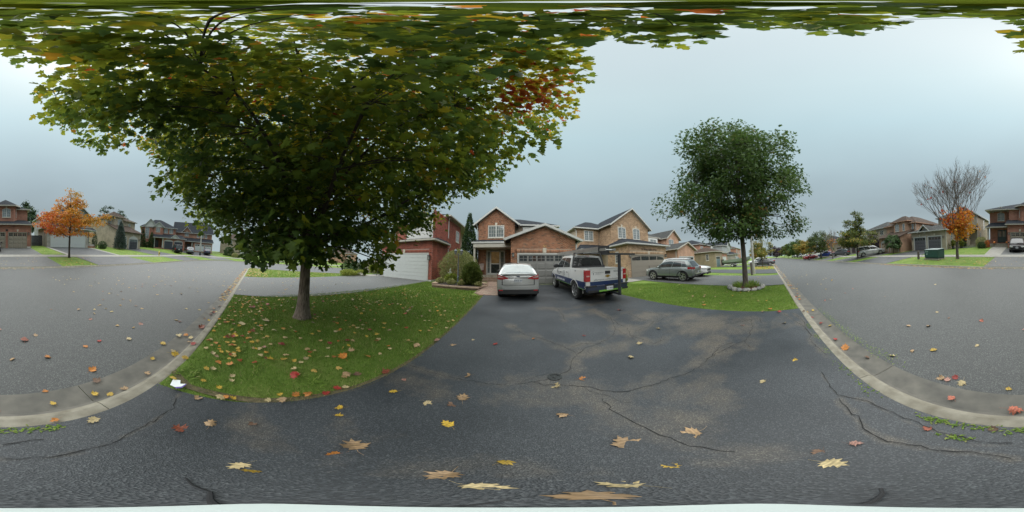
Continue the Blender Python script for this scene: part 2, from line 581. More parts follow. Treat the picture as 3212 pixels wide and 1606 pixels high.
# --- kerbs: cast segments with open joints
def kerb_profile(p, q, nrm, drop0, drop1, gut):
    """one cast segment between p and q (inner line), nrm points towards the road"""
    out = MB()
    for (a, dr) in ((p, drop0), (q, drop1)):
        z = -0.007 * max(0.0, a[0] - 10)
        top = z + .004 - dr
        pr = [(0, -.25), (0, top), (.03, top + .008), (.13, top + .004), (.19, z - .088 + .03 * (dr > .02)), (.24, z - .094), (.53, z - .072), (.53, -.25)]
        if not gut: pr = pr[:5] + [(.19, -.25)]
        for (d, h) in pr: out.v.append((a[0] + nrm[0] * d, a[1] + nrm[1] * d, h if h != -.25 else z - .25))
    k = len(out.v) // 2
    for i in range(k): out.f.append((i, (i + 1) % k, (i + 1) % k + k, i + k))
    out.f.append(tuple(range(k - 1, -1, -1))); out.f.append(tuple(range(k, 2 * k)))
    return out

def kerb_mats(o):
    me = o.data
    if len(me.materials) < 2: me.materials.append(M_conc2)
    for p in me.polygons:
        if p.center.z < -0.055 + (-0.007 * max(0, p.center.x - 10)) and p.normal.z > .5: p.material_index = 1
near_kerb = bpy.data.objects.new('kerb', None); link(near_kerb); tag(near_kerb, kind='structure')
xk = [-21.5, -19.2, -16.9, -14.6, -12.3, -10.0, -7.7, -5.3, -3.05, -0.75, 1.50, 3.75, 6.0, 8.3, 10.6, 12.9, 15.2, 17.5, 19.8, 22.1, 24.4, 26.7, 29, 33, 38, 45, 55, 80, 140, 260]
def drop_near(x):
    for a, b in ((-12.6, -6.9), (-1.2, 4.6), (9.4, 14.1), (15.9, 21.6), (29, 34)):
        if a - .01 <= x <= b + .01: return .035
    return 0.0
for a, b in zip(xk[:-1], xk[1:]):
    o = kerb_profile((a + .004, -.78), (b - .004, -.78), (0, -1), drop_near(a), drop_near(b), True).build('kerb_segment', M_conc, near_kerb)
    kerb_mats(o)
pts = [(-21.5, -.78)] + [(-21.5 - 1.07 * math.sin(R(t)), .29 - 1.07 * math.cos(R(t))) for t in (22.5, 45, 67.5, 90)] + [(-22.57, 4), (-22.57, 9), (-22.57, 20), (-22.57, 80)]
nr = [(0, -1)] + [(-math.sin(R(t)), -math.cos(R(t))) for t in (22.5, 45, 67.5, 90)] + [(-1, 0)] * 4
for i in range(len(pts) - 1):
    o = kerb_profile(pts[i], pts[i + 1], ((nr[i][0] + nr[i + 1][0]) / 2, (nr[i][1] + nr[i + 1][1]) / 2), 0, 0, True).build('kerb_segment', M_conc, near_kerb)
    kerb_mats(o)
far_kerb = bpy.data.objects.new('kerb', None); link(far_kerb); tag(far_kerb, kind='structure')
FAR_DRIVES = [(-4.6, 2.9), (-15.6, -7.9), (-31.5, -24), (12.9, 19.5), (22.0, 27.3), (30.5, 36), (41, 47)]
def drop_far(x):
    for a, b in FAR_DRIVES:
        if a <= x <= b: return .012
    return -.02
fx = sorted(set([-27, 60, 80, 110, 150, 260] + [x for a, b in FAR_DRIVES for x in (a, a + .35, b - .35, b)] + [5.5, 8, 10.5, -6.2, -17.5, -19.5, -21.7, 38.5, 50, 54, -2, 0.3]), reverse=True)
for a, b in zip(fx[:-1], fx[1:]):
    o = kerb_profile((a - .004, -11.3), (b + .004, -11.3), (0, 1), drop_far(a), drop_far(b), True).build('kerb_segment', M_conc, far_kerb)
    kerb_mats(o)
arc = [o for o in OUT if o[0] <= -27 and o[0] > -46]
for i in range(len(arc) - 1):
    p, q = arc[i], arc[i + 1]
    dr = .012 if (-40.5 < p[0] < -36 and p[1] < 0) else -.02
    o = kerb_profile((p[0], p[1]), (q[0], q[1]), (-(p[2] + q[2]) / 2, -(p[3] + q[3]) / 2), dr, dr, True).build('kerb_segment', M_conc, far_kerb)
    kerb_mats(o)

# --- far sidewalk, slab by slab
walk = bpy.data.objects.new('sidewalk', None); link(walk); tag(walk, kind='structure')
def slab(a, b, na_, nb):
    m = MB()
    for (p, n_) in ((a, na_), (b, nb)):
        for d in (3.9, 5.15):
            x, y = p[0] + n_[0] * d, p[1] + n_[1] * d
            z = ground(x, y)
            m.v += [(x, y, z + .025), (x, y, z - .1)]
    m.f += [(0, 2, 6, 4), (0, 1, 3, 2), (4, 6, 7, 5), (0, 4, 5, 1), (2, 3, 7, 6)]
    return m
x = 52.0
while x > -27:
    slab((x - .006, -11.3), (x - 1.494, -11.3), (0, -1), (0, -1)).build('slab', M_walk, walk)
    x -= 1.5
for i in range(len(arc) - 1):
    slab(arc[i], arc[i + 1], arc[i][2:], arc[i + 1][2:]).build('slab', M_walk, walk)
slab((260, -11.3), (52, -11.3), (0, -1), (0, -1)).build('slab', M_walk, walk)

# --- driveways
def drive(pts, m, nx=4, ny=10, off=.012, name='driveway'):
    b = MB(); grid(b, *pts, nx, ny, off)
    return tag(b.build(name, m, smooth=True), kind='structure')
drive([(-4.6, -11.3), (2.9, -11.3), (2.35, -22.1), (-4.25, -22.1)], M_drive_grey)
drive([(-15.6, -11.3), (-7.9, -11.3), (-7.2, -23.9), (-14.2, -23.9)], M_drive_dark)
drive([(-31.5, -11.3), (-24, -11.3), (-23.2, -24.7), (-28.4, -24.7)], M_drive_dark)
drive([(12.9, -11.3), (19.5, -11.3), (17.2, -21.1), (11.6, -21.1)], M_drive_dark)
drive([(22.0, -11.3), (27.3, -11.3), (25.2, -19.5), (20.2, -19.5)], M_drive_grey)
drive([(30.5, -11.3), (36, -11.3), (40, -20.6), (33.5, -20.6)], M_drive_grey)
drive([(41, -11.3), (47, -11.3), (52, -20), (44, -20)], M_drive_grey)
drive([(-36.0, -10.0), (-40.8, -5.4), (-45.5, -16.5), (-38.0, -25)], M_drive_dark, 6, 10)
drive([(-12.75, -.79), (-6.7, -.79), (-6.35, 11.5), (-13.6, 12.6)], M_drive_grey)
drive([(9.2, -.79), (14.25, -.79), (15.4, 11.3), (9.3, 11.3)], M_drive_grey)
drive([(15.9, -.79), (21.6, -.79), (23.3, 11.3), (18.8, 11.3)], M_drive_dark)
drive([(29, -.79), (34, -.79), (34, 10), (29.2, 10)], M_drive_grey)
# concrete paths: house behind the camera (porch walk), right-hand neighbour
def path(pts, m=M_walk, nx=3, ny=6, off=.02):
    b = MB(); grid(b, *pts, nx, ny, off)
    return tag(b.build('path', m, smooth=True), kind='structure')
path([(2.4, -16.45), (4.1, -16.45), (4.6, -22.9), (2.4, -22.9)])
path([(2.4, -22.9), (4.6, -22.9), (4.6, -24), (2.5, -24)])
path([(7.1, 9.1), (9.25, 9.1), (9.3, 11.2), (7.4, 11.9)])
path([(-14.3, -16.5), (-14.9, -16.5), (-15.2, -24), (-14.3, -24)])
path([(-7.15, -16.5), (-7.75, -16.5), (-7.2, -23.9), (-6.8, -23.9)])
path([(-13.6, 9.2), (-12.9, 8.8), (-11.7, 11.2), (-13.4, 11.6)])
path([(6.5, -25.2), (11.5, -24.2), (11.5, -22.9), (8.5, -22.9)], M_drive_dark)

# --- the driveway we stand on: fine grid with a wear attribute along its cracks
CR = [
 [(0.00,4.05),(0.27,3.50),(0.51,3.34),(0.76,3.03),(0.88,2.81),(1.00,2.48)],
 [(1.01,2.76),(1.25,2.81),(1.47,2.69),(1.71,2.72),(1.95,2.85),(2.18,3.10),(2.49,3.69),(2.50,4.14),(2.47,4.90)],
 [(1.00,2.48),(1.21,2.63),(1.42,2.64),(1.61,2.69)],
 [(1.00,2.48),(0.87,2.35),(0.78,2.19),(0.76,2.09),(0.56,2.00),(0.42,1.93),(0.22,1.89),(0.00,1.86)],
 [(0.22,1.87),(0.45,1.78),(0.69,1.66),(0.79,1.56),(0.87,1.45),(0.97,1.34),(1.12,1.29),(1.26,1.24),(1.46,1.19),(1.69,1.08),(1.90,1.00),(2.20,0.97),(2.61,0.93),(2.87,0.72)],
 [(2.19,2.59),(2.23,2.31),(2.23,2.01),(2.34,1.98),(2.58,1.99)],
 [(2.19,2.59),(2.42,2.97),(2.41,3.27),(2.53,3.75)],
 [(2.41,2.69),(2.77,2.67),(3.14,2.77),(3.03,3.10),(3.21,3.89),(3.46,3.89),(3.69,3.37),(3.72,2.76),(3.26,2.71)],
 [(2.16,1.00),(2.44,0.88),(2.68,0.74),(2.93,0.56),(3.18,0.49),(3.68,0.48),(4.08,0.57),(3.99,0.71),(3.97,0.88)],
 [(2.93,0.56),(2.76,0.47),(2.61,0.41)],
 [(4.42,-0.55),(4.03,-0.67),(3.68,-0.69),(3.29,-0.64),(2.97,-0.67),(2.81,-0.59),(2.57,-0.62),(2.39,-0.66),(2.11,-0.69)],
 [(4.52,-0.28),(3.88,-0.49),(3.43,-0.64),(2.97,-0.67),(2.85,-0.76)],
 [(3.82,1.25),(3.99,1.27),(4.10,0.92),(4.08,0.63),(4.17,0.36),(3.91,0.31),(3.83,0.25)],
 [(0.00,-0.42),(-0.18,-0.42),(-0.30,-0.43),(-0.52,-0.44),(-0.70,-0.47),(-1.05,-0.47),(-1.28,-0.52)],
 [(0.00,-0.58),(-0.14,-0.62),(-0.28,-0.60)],
 [(1.25,-0.44),(0.88,-0.42),(0.72,-0.37),(0.57,-0.39),(0.37,-0.43),(0.21,-0.46),(0.00,-0.42)],
 [(0.76,1.35),(0.71,1.10),(0.71,0.86),(0.70,0.72),(0.64,0.47),(0.62,0.21)],
 [(1.79,-0.48),(1.31,-0.46),(1.08,-0.64),(0.66,-0.65),(0.37,-0.62),(0.16,-0.59),(0.01,-0.58)],
 [(-1.32,1.90),(-0.73,1.89),(-0.38,1.86),(0.00,1.84)],
 [(0.9,5.6),(1.5,5.3),(2.3,5.25),(3.4,5.5)],
 [(1.5,5.3),(1.45,4.6),(1.35,4.2)],
]
WW = [.17, .15, .16, .15, .24, .14, .2, .2, .28, .1, .08, .08, .16, .03, .03, .05, .18, .03, .1, .2, .14]
def zdrive(x, y): return ground(x, y) + .012
dx = 0.055
xa = np.arange(-1.34, 4.80, dx); xa[-1] = 4.78
ya = np.concatenate([np.arange(-.79, 6.6, dx), np.arange(6.6, 11.35, .25)])
X, Y = np.meshgrid(xa, ya)
wear = np.zeros_like(X)
for pl, w in zip(CR, WW):
    for (a, b) in zip(pl[:-1], pl[1:]):
        ax, ay, bx, by = *a, *b
        L2 = (bx - ax) ** 2 + (by - ay) ** 2 + 1e-9
        t = np.clip(((X - ax) * (bx - ax) + (Y - ay) * (by - ay)) / L2, 0, 1)
        dd = np.hypot(X - ax - t * (bx - ax), Y - ay - t * (by - ay))
        wear = np.maximum(wear, .40 * np.exp(-(dd / (w * 1.4)) ** 2))
for (cx, cy, rx, ry, s) in ((3.6, 1.7, 1.1, 1.5, .50), (2.9, 1.15, 1.0, .5, .42), (1.2, .75, .9, .5, .42), (1.25, 2.45, .4, .3, .5), (3.4, 3.2, .45, .6, .55), (.3, 1.6, .7, .3, .42), (-.9, 1.55, .6, .3, .36), (2.4, 2.9, .45, .4, .5), (-1.0, .15, .6, .3, .32), (3.9, -.2, .6, .4, .36), (1.7, 2.4, .5, .3, .4), (2.0, 4.6, 1.2, .5, .34), (-.3, .6, .8, .3, .3), (.2, 3.5, .5, .5, .36)):
    wear = np.maximum(wear, s * np.exp(-(((X - cx) / rx) ** 2 + ((Y - cy) / ry) ** 2) ** 1.5))
Zg = np.array([[zdrive(x, y) for x in xa] for y in ya])
Zg += .006 * np.sin(X * 1.7 + 1) * np.sin(Y * 1.3)
nX, nY = len(xa), len(ya)
V = np.stack([X.ravel(), Y.ravel(), Zg.ravel()], 1)
ii = np.arange(nX * nY).reshape(nY, nX)
F = np.stack([ii[:-1, :-1].ravel(), ii[:-1, 1:].ravel(), ii[1:, 1:].ravel(), ii[1:, :-1].ravel()], 1)
drv = obj('driveway', np_mesh('driveway', V, F, M_drive, {'wear': wear.ravel()}, True))
tag(drv, kind='structure')
# cracks: thin open seams that follow those lines
mb = MB()
rc = random.Random(3)
def crack(pl, w):
    pts = []
    for (a, b) in zip(pl[:-1], pl[1:]):
        n_ = max(2, int(math.hypot(b[0] - a[0], b[1] - a[1]) / .05))
        for i in range(n_):
            t = i / n_
            pts.append((a[0] + (b[0] - a[0]) * t + rc.gauss(0, .009), a[1] + (b[1] - a[1]) * t + rc.gauss(0, .009)))
    b0 = len(mb.v)
    for i, p in enumerate(pts):
        q = pts[min(i + 1, len(pts) - 1)]; r_ = pts[max(0, i - 1)]
        d = Vector((q[0] - r_[0], q[1] - r_[1])); d = d.normalized() if d.length else Vector((1, 0))
        ww = w * rc.uniform(.4, 1.2)
        z = zdrive(*p) + .009
        mb.v += [(p[0] - d.y * ww, p[1] + d.x * ww, z), (p[0] + d.y * ww, p[1] - d.x * ww, z)]
        if i: mb.f.append((b0 + 2 * i - 2, b0 + 2 * i - 1, b0 + 2 * i + 1, b0 + 2 * i))
for pl in CR: crack(pl, .0036)
for _ in range(26):   # hairlines branching off
    pl = rc.choice(CR[:13]); p = rc.choice(pl); a = rc.uniform(0, 6.28)
    ln = [p]
    for s in range(rc.randint(2, 5)):
        a += rc.uniform(-.7, .7); ln.append((ln[-1][0] + .16 * math.cos(a), ln[-1][1] + .16 * math.sin(a)))
    if all(-1.25 < q[0] < 4.6 and -.7 < q[1] < 6 for q in ln): crack(ln, .002)
tag(mb.build('cracks', M_crack, drv, recalc=False), kind='stuff')
# round iron cap in the driveway
cap = thing('valve_cap', 'round iron shut-off cap set into the dark driveway', 'valve cap', (.49, 1.96, zdrive(.49, 1.96)))
M_iron = mat('iron', (.06, .065, .065), .55, metal=.6, var=.4, scale=60)
MB().lathe([(.085, -.02), (.085, .012), (.06, .014), (.058, .006), (0, .006)], 24).build('ring', M_iron, cap)
MB().lathe([(.03, .004), (.03, .012), (.022, .016), (0, .016)], 6).build('plug', M_iron, cap)

# --- near lawns: individual blades
def in_poly(px, py, poly):
    inside = np.zeros(len(px), bool)
    j = len(poly) - 1
    for i in range(len(poly)):
        xi, yi = poly[i]; xj, yj = poly[j]
        c = ((yi > py) != (yj > py)) & (px < (xj - xi) * (py - yi) / (yj - yi + 1e-12) + xi)
        inside ^= c
        j = i
    return inside
gnd_v = np.vectorize(ground)
M_blade = leaf_mat('grass_blade', [(0, (.07, .14, .022)), (.45, (.15, .25, .038)), (.8, (.23, .32, .07)), (1, (.38, .30, .16))], trans=.3, rough=.5, spread=.2)
def blades(name, poly, n, h, w, dry=0.0, edge=None, hb=0.5):
    pa = np.array(poly)
    lo, hi = pa.min(0), pa.max(0)
    px = rng.uniform(lo[0], hi[0], n * 3); py = rng.uniform(lo[1], hi[1], n * 3)
    # denser towards the camera
    keep = in_poly(px + .05 * np.sin(py * 9) + rng.normal(0, .035, len(px)), py + .04 * np.sin(px * 11) + rng.normal(0, .03, len(px)), poly)
    px, py = px[keep], py[keep]
    r = np.hypot(px, py)
    k2 = rng.random(len(px)) < np.clip(5.0 / (r + .6), .25, 1)
    px, py = px[k2][:n], py[k2][:n]
    n = len(px); r = np.hypot(px, py)
    z = gnd_v(px, py) - .012
    a = rng.uniform(0, 2 * np.pi, n)
    hh = h * rng.uniform(.45, 1.25, n)
    ww = w * rng.uniform(.6, 1.3, n) * np.clip(r / 3.5, .7, 3.0)
    lean = rng.normal(0, .7, n) * hh; la = rng.uniform(0, 2 * np.pi, n)
    V = np.zeros((n, 3, 3))
    V[:, 0] = np.stack([px - np.cos(a) * ww, py - np.sin(a) * ww, z], 1)
    V[:, 1] = np.stack([px + np.cos(a) * ww, py + np.sin(a) * ww, z], 1)
    V[:, 2] = np.stack([px + np.cos(la) * lean, py + np.sin(la) * lean, z + hh], 1)
    F = np.arange(n * 3).reshape(n, 3)
    # clumps of tone
    ph = np.sin(px * 2.1 + 1.3 * np.sin(py * 1.7)) * np.sin(py * 2.7 + np.sin(px * 1.1)) * .13
    hue = np.clip(hb - .1 + ph + rng.normal(0, .16, n), 0, .85)
    pd = dry + (edge(px, py) if edge else 0)
    hue = np.where(rng.random(n) < pd, rng.uniform(.85, 1, n), hue)
    me = np_mesh(name, V.reshape(-1, 3), F, M_blade, {'hue': np.repeat(hue, 3)})
    return tag(obj(name, me), kind='stuff')
M_edge = mat('bare_edge', (.075, .065, .035), .95, col2=(.15, .125, .065), scale=22, detail=6, bump=.8)
mb = MB(); pe = [(-1.66, -.78), (-1.45, -.5), (-1.36, .2), (-1.33, 1.2), (-1.34, 3), (-1.34, 5), (-1.34, 7.5)]
for (x_, y_) in pe: mb.v += [(x_ - .07, y_, ground(x_, max(y_, -.77)) - .004), (x_ + .025, y_ - .02, ground(x_, max(y_, -.77)) + .006)]
for i in range(len(pe) - 1): mb.f.append((2 * i, 2 * i + 1, 2 * i + 3, 2 * i + 2))
tag(mb.build('soil_edge', M_edge, smooth=True), kind='structure')
main_poly = [(-6.68, -.77), (-1.62, -.77), (-1.42, -.5), (-1.33, .2), (-1.31, 3), (-1.32, 7.6), (-1.95, 7.75), (-1.95, 8.85), (-5.0, 8.95), (-5.3, 11), (-6.35, 11.2), (-6.75, 8), (-7.05, 4.6), (-6.95, 2)]
blades('grass', main_poly, 150000, .055, .0032, .10, lambda x, y: .5 * np.exp(-np.abs(x + 1.33) / .1) + .3 * np.exp(-np.hypot(x + 4.2, y - 1.35) / .25), .4)
right_poly = [(4.78, -.77), (9.15, -.8), (9.7, 3.7), (9.28, 6.4), (7.3, 8.9), (4.85, 9.6), (4.75, 6.5), (4.62, 4.7), (4.7, 3.3), (4.88, 1.9)]
blades('grass', right_poly, 70000, .035, .0035, .015, lambda x, y: .25 * np.exp(-np.abs(x - 4.8) / .1), .52)
far_left_poly = [(-22.2, -.7), (-13.0, -.7), (-13.1, 3.6), (-12.7, 8), (-13.6, 10), (-22.2, 12)]
blades('grass', far_left_poly, 26000, .05, .006, .05, None, .55)
# ragged grass and weeds along the kerb joint of the driveway
def weeds(name, pts, n, h):
    V, F, hue = [], [], []
    r_ = random.Random(5)
    for (x, y, s) in pts:
        for k in range(n):
            px, py = x + r_.gauss(0, s), y + r_.gauss(0, s * .25)
            z = ground(px, max(py, -.76)) + .008
            a = r_.uniform(0, 6.28); L_ = h * r_.uniform(.5, 1.3); w = .006
            cx, sx = math.cos(a), math.sin(a)
            b = len(V)
            V += [(px - sx * w * .4, py + cx * w * .4, z), (px + sx * w * .4, py - cx * w * .4, z),
                  (px + cx * L_ * .5 + sx * w, py + sx * L_ * .5 - cx * w, z + L_ * .35), (px + cx * L_, py + sx * L_, z + L_ * .3),
                  (px + cx * L_ * .5 - sx * w, py + sx * L_ * .5 + cx * w, z + L_ * .35)]
            F += [(b, b + 1, b + 2), (b, b + 2, b + 4), (b + 4, b + 2, b + 3)]
            hue += [r_.uniform(.2, .9)] * 5
    return tag(obj(name, np_mesh(name, np.array(V), np.array(F), M_blade, {'hue': np.array(hue)})), kind='stuff')
weeds('weeds', [(.45, -.74, .05), (.58, -.74, .05), (.25, -.75, .08), (.05, -.75, .1), (-.15, -.75, .08), (-.28, -.74, .04), (-1.45, -.74, .08), (-1.7, -.72, .05), (1.3, -.74, .12), (1.8, -.74, .12), (2.3, -.74, .1), (2.9, -.74, .1), (3.4, -.74, .1), (.33, -.60, .05)], 34, .035)
weeds('gutter_moss', [(x_, -1.33 + .01 * math.sin(x_ * 9), .2) for x_ in np.arange(1.6, 4.4, .18)], 22, .03)
# broad-leaved lawn weeds
weeds('lawn_weeds', [(-1.75, -.55, .08), (-1.62, .75, .08), (-2.0, .12, .08), (-2.0, 1.75, .1), (-2.9, .4, .1), (-3.2, .9, .1), (-1.55, 2.2, .09), (-2.6, -.1, .08), (-2.3, 1.0, .08)], 26, .09)

# --- paver walk to the porch, paver by paver
walkway = bpy.data.objects.new('paver_walk', None); link(walkway); tag(walkway, kind='structure')
M_pav = [mat('paver_%d' % i, c, .85, var=.18, scale=12, bump=.2) for i, c in enumerate([(.25, .185, .14), (.28, .21, .16), (.21, .155, .12), (.26, .17, .13)])]
pm = [MB().add([(-.145, -.095, -.06), (.145, -.095, -.06), (.145, .095, -.06), (-.145, .095, -.06), (-.14, -.09, .0), (.14, -.09, .0), (.14, .09, 0), (-.14, .09, 0)],
               [(4, 5, 6, 7), (0, 1, 5, 4), (1, 2, 6, 5), (2, 3, 7, 6), (3, 0, 4, 7)]).mesh('paver', m) for m in M_pav]
rp = random.Random(11)
yy = 7.82
row = 0
while yy < 13.1:
    xx = -1.75 + (.15 if row % 2 else 0)
    while xx < .05:
        if not (xx < -1.6 and yy < 9.0 and row % 2 == 0 and yy < 7.9):
            obj('paver', pm[rp.randrange(4)], walkway, (xx, yy, ground(xx, yy) + .03 + rp.uniform(-.003, .003)), (math.atan(.055), 0, rp.uniform(-.01, .01)))
        xx += .298
    yy += .2; row += 1
# ================================================================== HOUSES
M_trim = mat('white_trim', (.40, .41, .39), .5, var=.06)
M_cream = mat('cream_trim', (.36, .345, .30), .5, var=.06)
M_frame = mat('window_frame', (.48, .49, .47), .4, var=.04)
M_white_door = mat('white_door', (.45, .48, .47), .45, var=.04)
M_stone_key = mat('keystone', (.48, .44, .36), .8, var=.1)
M_slate = shingle_mat('dark_shingle', (.022, .026, .032), (.038, .043, .05))
M_grey_sh = shingle_mat('grey_shingle', (.05, .053, .052), (.075, .076, .073))
M_brown_sh = shingle_mat('brown_shingle', (.062, .046, .037), (.085, .064, .052))
M_found = mat('foundation', (.42, .42, .39), .9, scale=3)
M_metal_dk = mat('dark_metal', (.03, .03, .032), .5, metal=.5, var=.2)

def glass(name, c, rough=.04):
    m = mat(name, c, rough, var=.25, scale=.9, spec=.9, ior=1.6)
    return m
M_win = glass('window_glass', (.15, .175, .18))
M_win_dk = glass('dark_window_glass', (.035, .04, .042))
M_lampglass = mat('lamp_glass', (.22, .22, .20), .15, var=0)

def face_pt(face, c):
    if face == 'S': return lambda u, v, d: (u, c - d, v)
    if face == 'N': return lambda u, v, d: (u, c + d, v)
    if face == 'W': return lambda u, v, d: (c - d, u, v)
    return lambda u, v, d: (c + d, u, v)

class FB(MB):
    """solids given on a wall face: u along, v up, d outwards"""
    def __init__(s, H, face, c):
        super().__init__(); s.P = face_pt(face, c); s.H = H
    def pt(s, u, v, d):
        p = s.P(u, v, d); o = s.H.o
        return (p[0] - o[0], p[1] - o[1], p[2] - o[2])
    def bx(s, u0, u1, v0, v1, d0, d1):
        q = [s.pt(u, v, d) for d in (d0, d1) for (u, v) in ((u0, v0), (u1, v0), (u1, v1), (u0, v1))]
        return s.add(q, [(0, 1, 2, 3), (4, 5, 6, 7), (0, 1, 5, 4), (1, 2, 6, 5), (2, 3, 7, 6), (3, 0, 4, 7)])
    def pr(s, poly, d0, d1):
        n = len(poly)
        q = [s.pt(u, v, d0) for u, v in poly] + [s.pt(u, v, d1) for u, v in poly]
        f = [tuple(range(n)), tuple(range(n, 2 * n))] + [(i, (i + 1) % n, (i + 1) % n + n, i + n) for i in range(n)]
        return s.add(q, f)

# single bricks: attribute-coloured so that each brick has its own tone
def brickset(name, ramp, mortar):
    m, n, l, b = base_mat(name)
    at = n.new('ShaderNodeAttribute'); at.attribute_name = 'hue'
    r = n.new('ShaderNodeValToRGB')
    els = r.color_ramp.elements
    els[0].position, els[0].color = ramp[0][0], (*ramp[0][1], 1)
    els[1].position, els[1].color = ramp[-1][0], (*ramp[-1][1], 1)
    for p, c in ramp[1:-1]:
        e = els.new(p); e.color = (*c, 1)
    l.new(at.outputs['Fac'], r.inputs['Fac'])
    g = n.new('ShaderNodeNewGeometry')
    ns = n.new('ShaderNodeTexNoise'); ns.inputs['Scale'].default_value = 2.2; ns.inputs['Detail'].default_value = 7
    l.new(g.outputs['Position'], ns.inputs['Vector'])
    mr = n.new('ShaderNodeMapRange'); mr.inputs['From Min'].default_value = .3; mr.inputs['From Max'].default_value = .7
    mr.inputs['To Min'].default_value = .78; mr.inputs['To Max'].default_value = 1.2
    l.new(ns.outputs['Fac'], mr.inputs['Value'])
    mx = n.new('ShaderNodeMix'); mx.data_type = 'RGBA'; mx.blend_type = 'MULTIPLY'; mx.inputs['Factor'].default_value = 1
    l.new(r.outputs['Color'], mx.inputs['A']); l.new(mr.outputs[0], mx.inputs['B'])
    l.new(mx.outputs['Result'], b.inputs['Base Color'])
    b.inputs['Roughness'].default_value = .85
    mm = mat(name + '_mortar', mortar, .95, var=.12, scale=8)
    return m, mm
B_orange = brickset('orange_brick', [(0, (.15, .085, .055)), (.25, (.27, .125, .07)), (.6, (.34, .155, .085)), (.85, (.38, .19, .11)), (1, (.20, .13, .09))], (.33, .27, .21))
B_red = brickset('red_brick', [(0, (.17, .050, .038)), (.4, (.26, .072, .048)), (.8, (.31, .09, .058)), (1, (.2, .075, .06))], (.36, .25, .21))
B_buff = brickset('buff_brick', [(0, (.24, .165, .10)), (.3, (.36, .24, .145)), (.65, (.42, .285, .18)), (.9, (.46, .33, .215)), (1, (.30, .2, .14))], (.40, .34, .26))
W_red = brick_mat('far_red_brick', (.25, .10, .065), (.32, .135, .085), (.30, .20, .16))
W_red2 = brick_mat('far_rust_brick', (.26, .12, .08), (.33, .155, .10), (.30, .22, .17))
W_tan = brick_mat('far_tan_brick', (.27, .225, .165), (.34, .285, .21), (.33, .29, .23))
W_grey = brick_mat('far_grey_brick', (.25, .24, .21), (.33, .315, .28), (.31, .30, .27))
W_buff = brick_mat('far_buff_brick', (.34, .22, .14), (.42, .285, .19), (.38, .31, .24))
W_olive = brick_mat('far_olive_brick', (.20, .165, .10), (.25, .205, .13), (.24, .2, .14))
W_salmon = brick_mat('far_salmon_brick', (.33, .185, .12), (.40, .235, .155), (.36, .27, .2))
W_siding = mat('grey_siding', (.27, .29, .29), .6, var=.06)
W_wsiding = mat('white_siding', (.46, .47, .45), .6, var=.05)

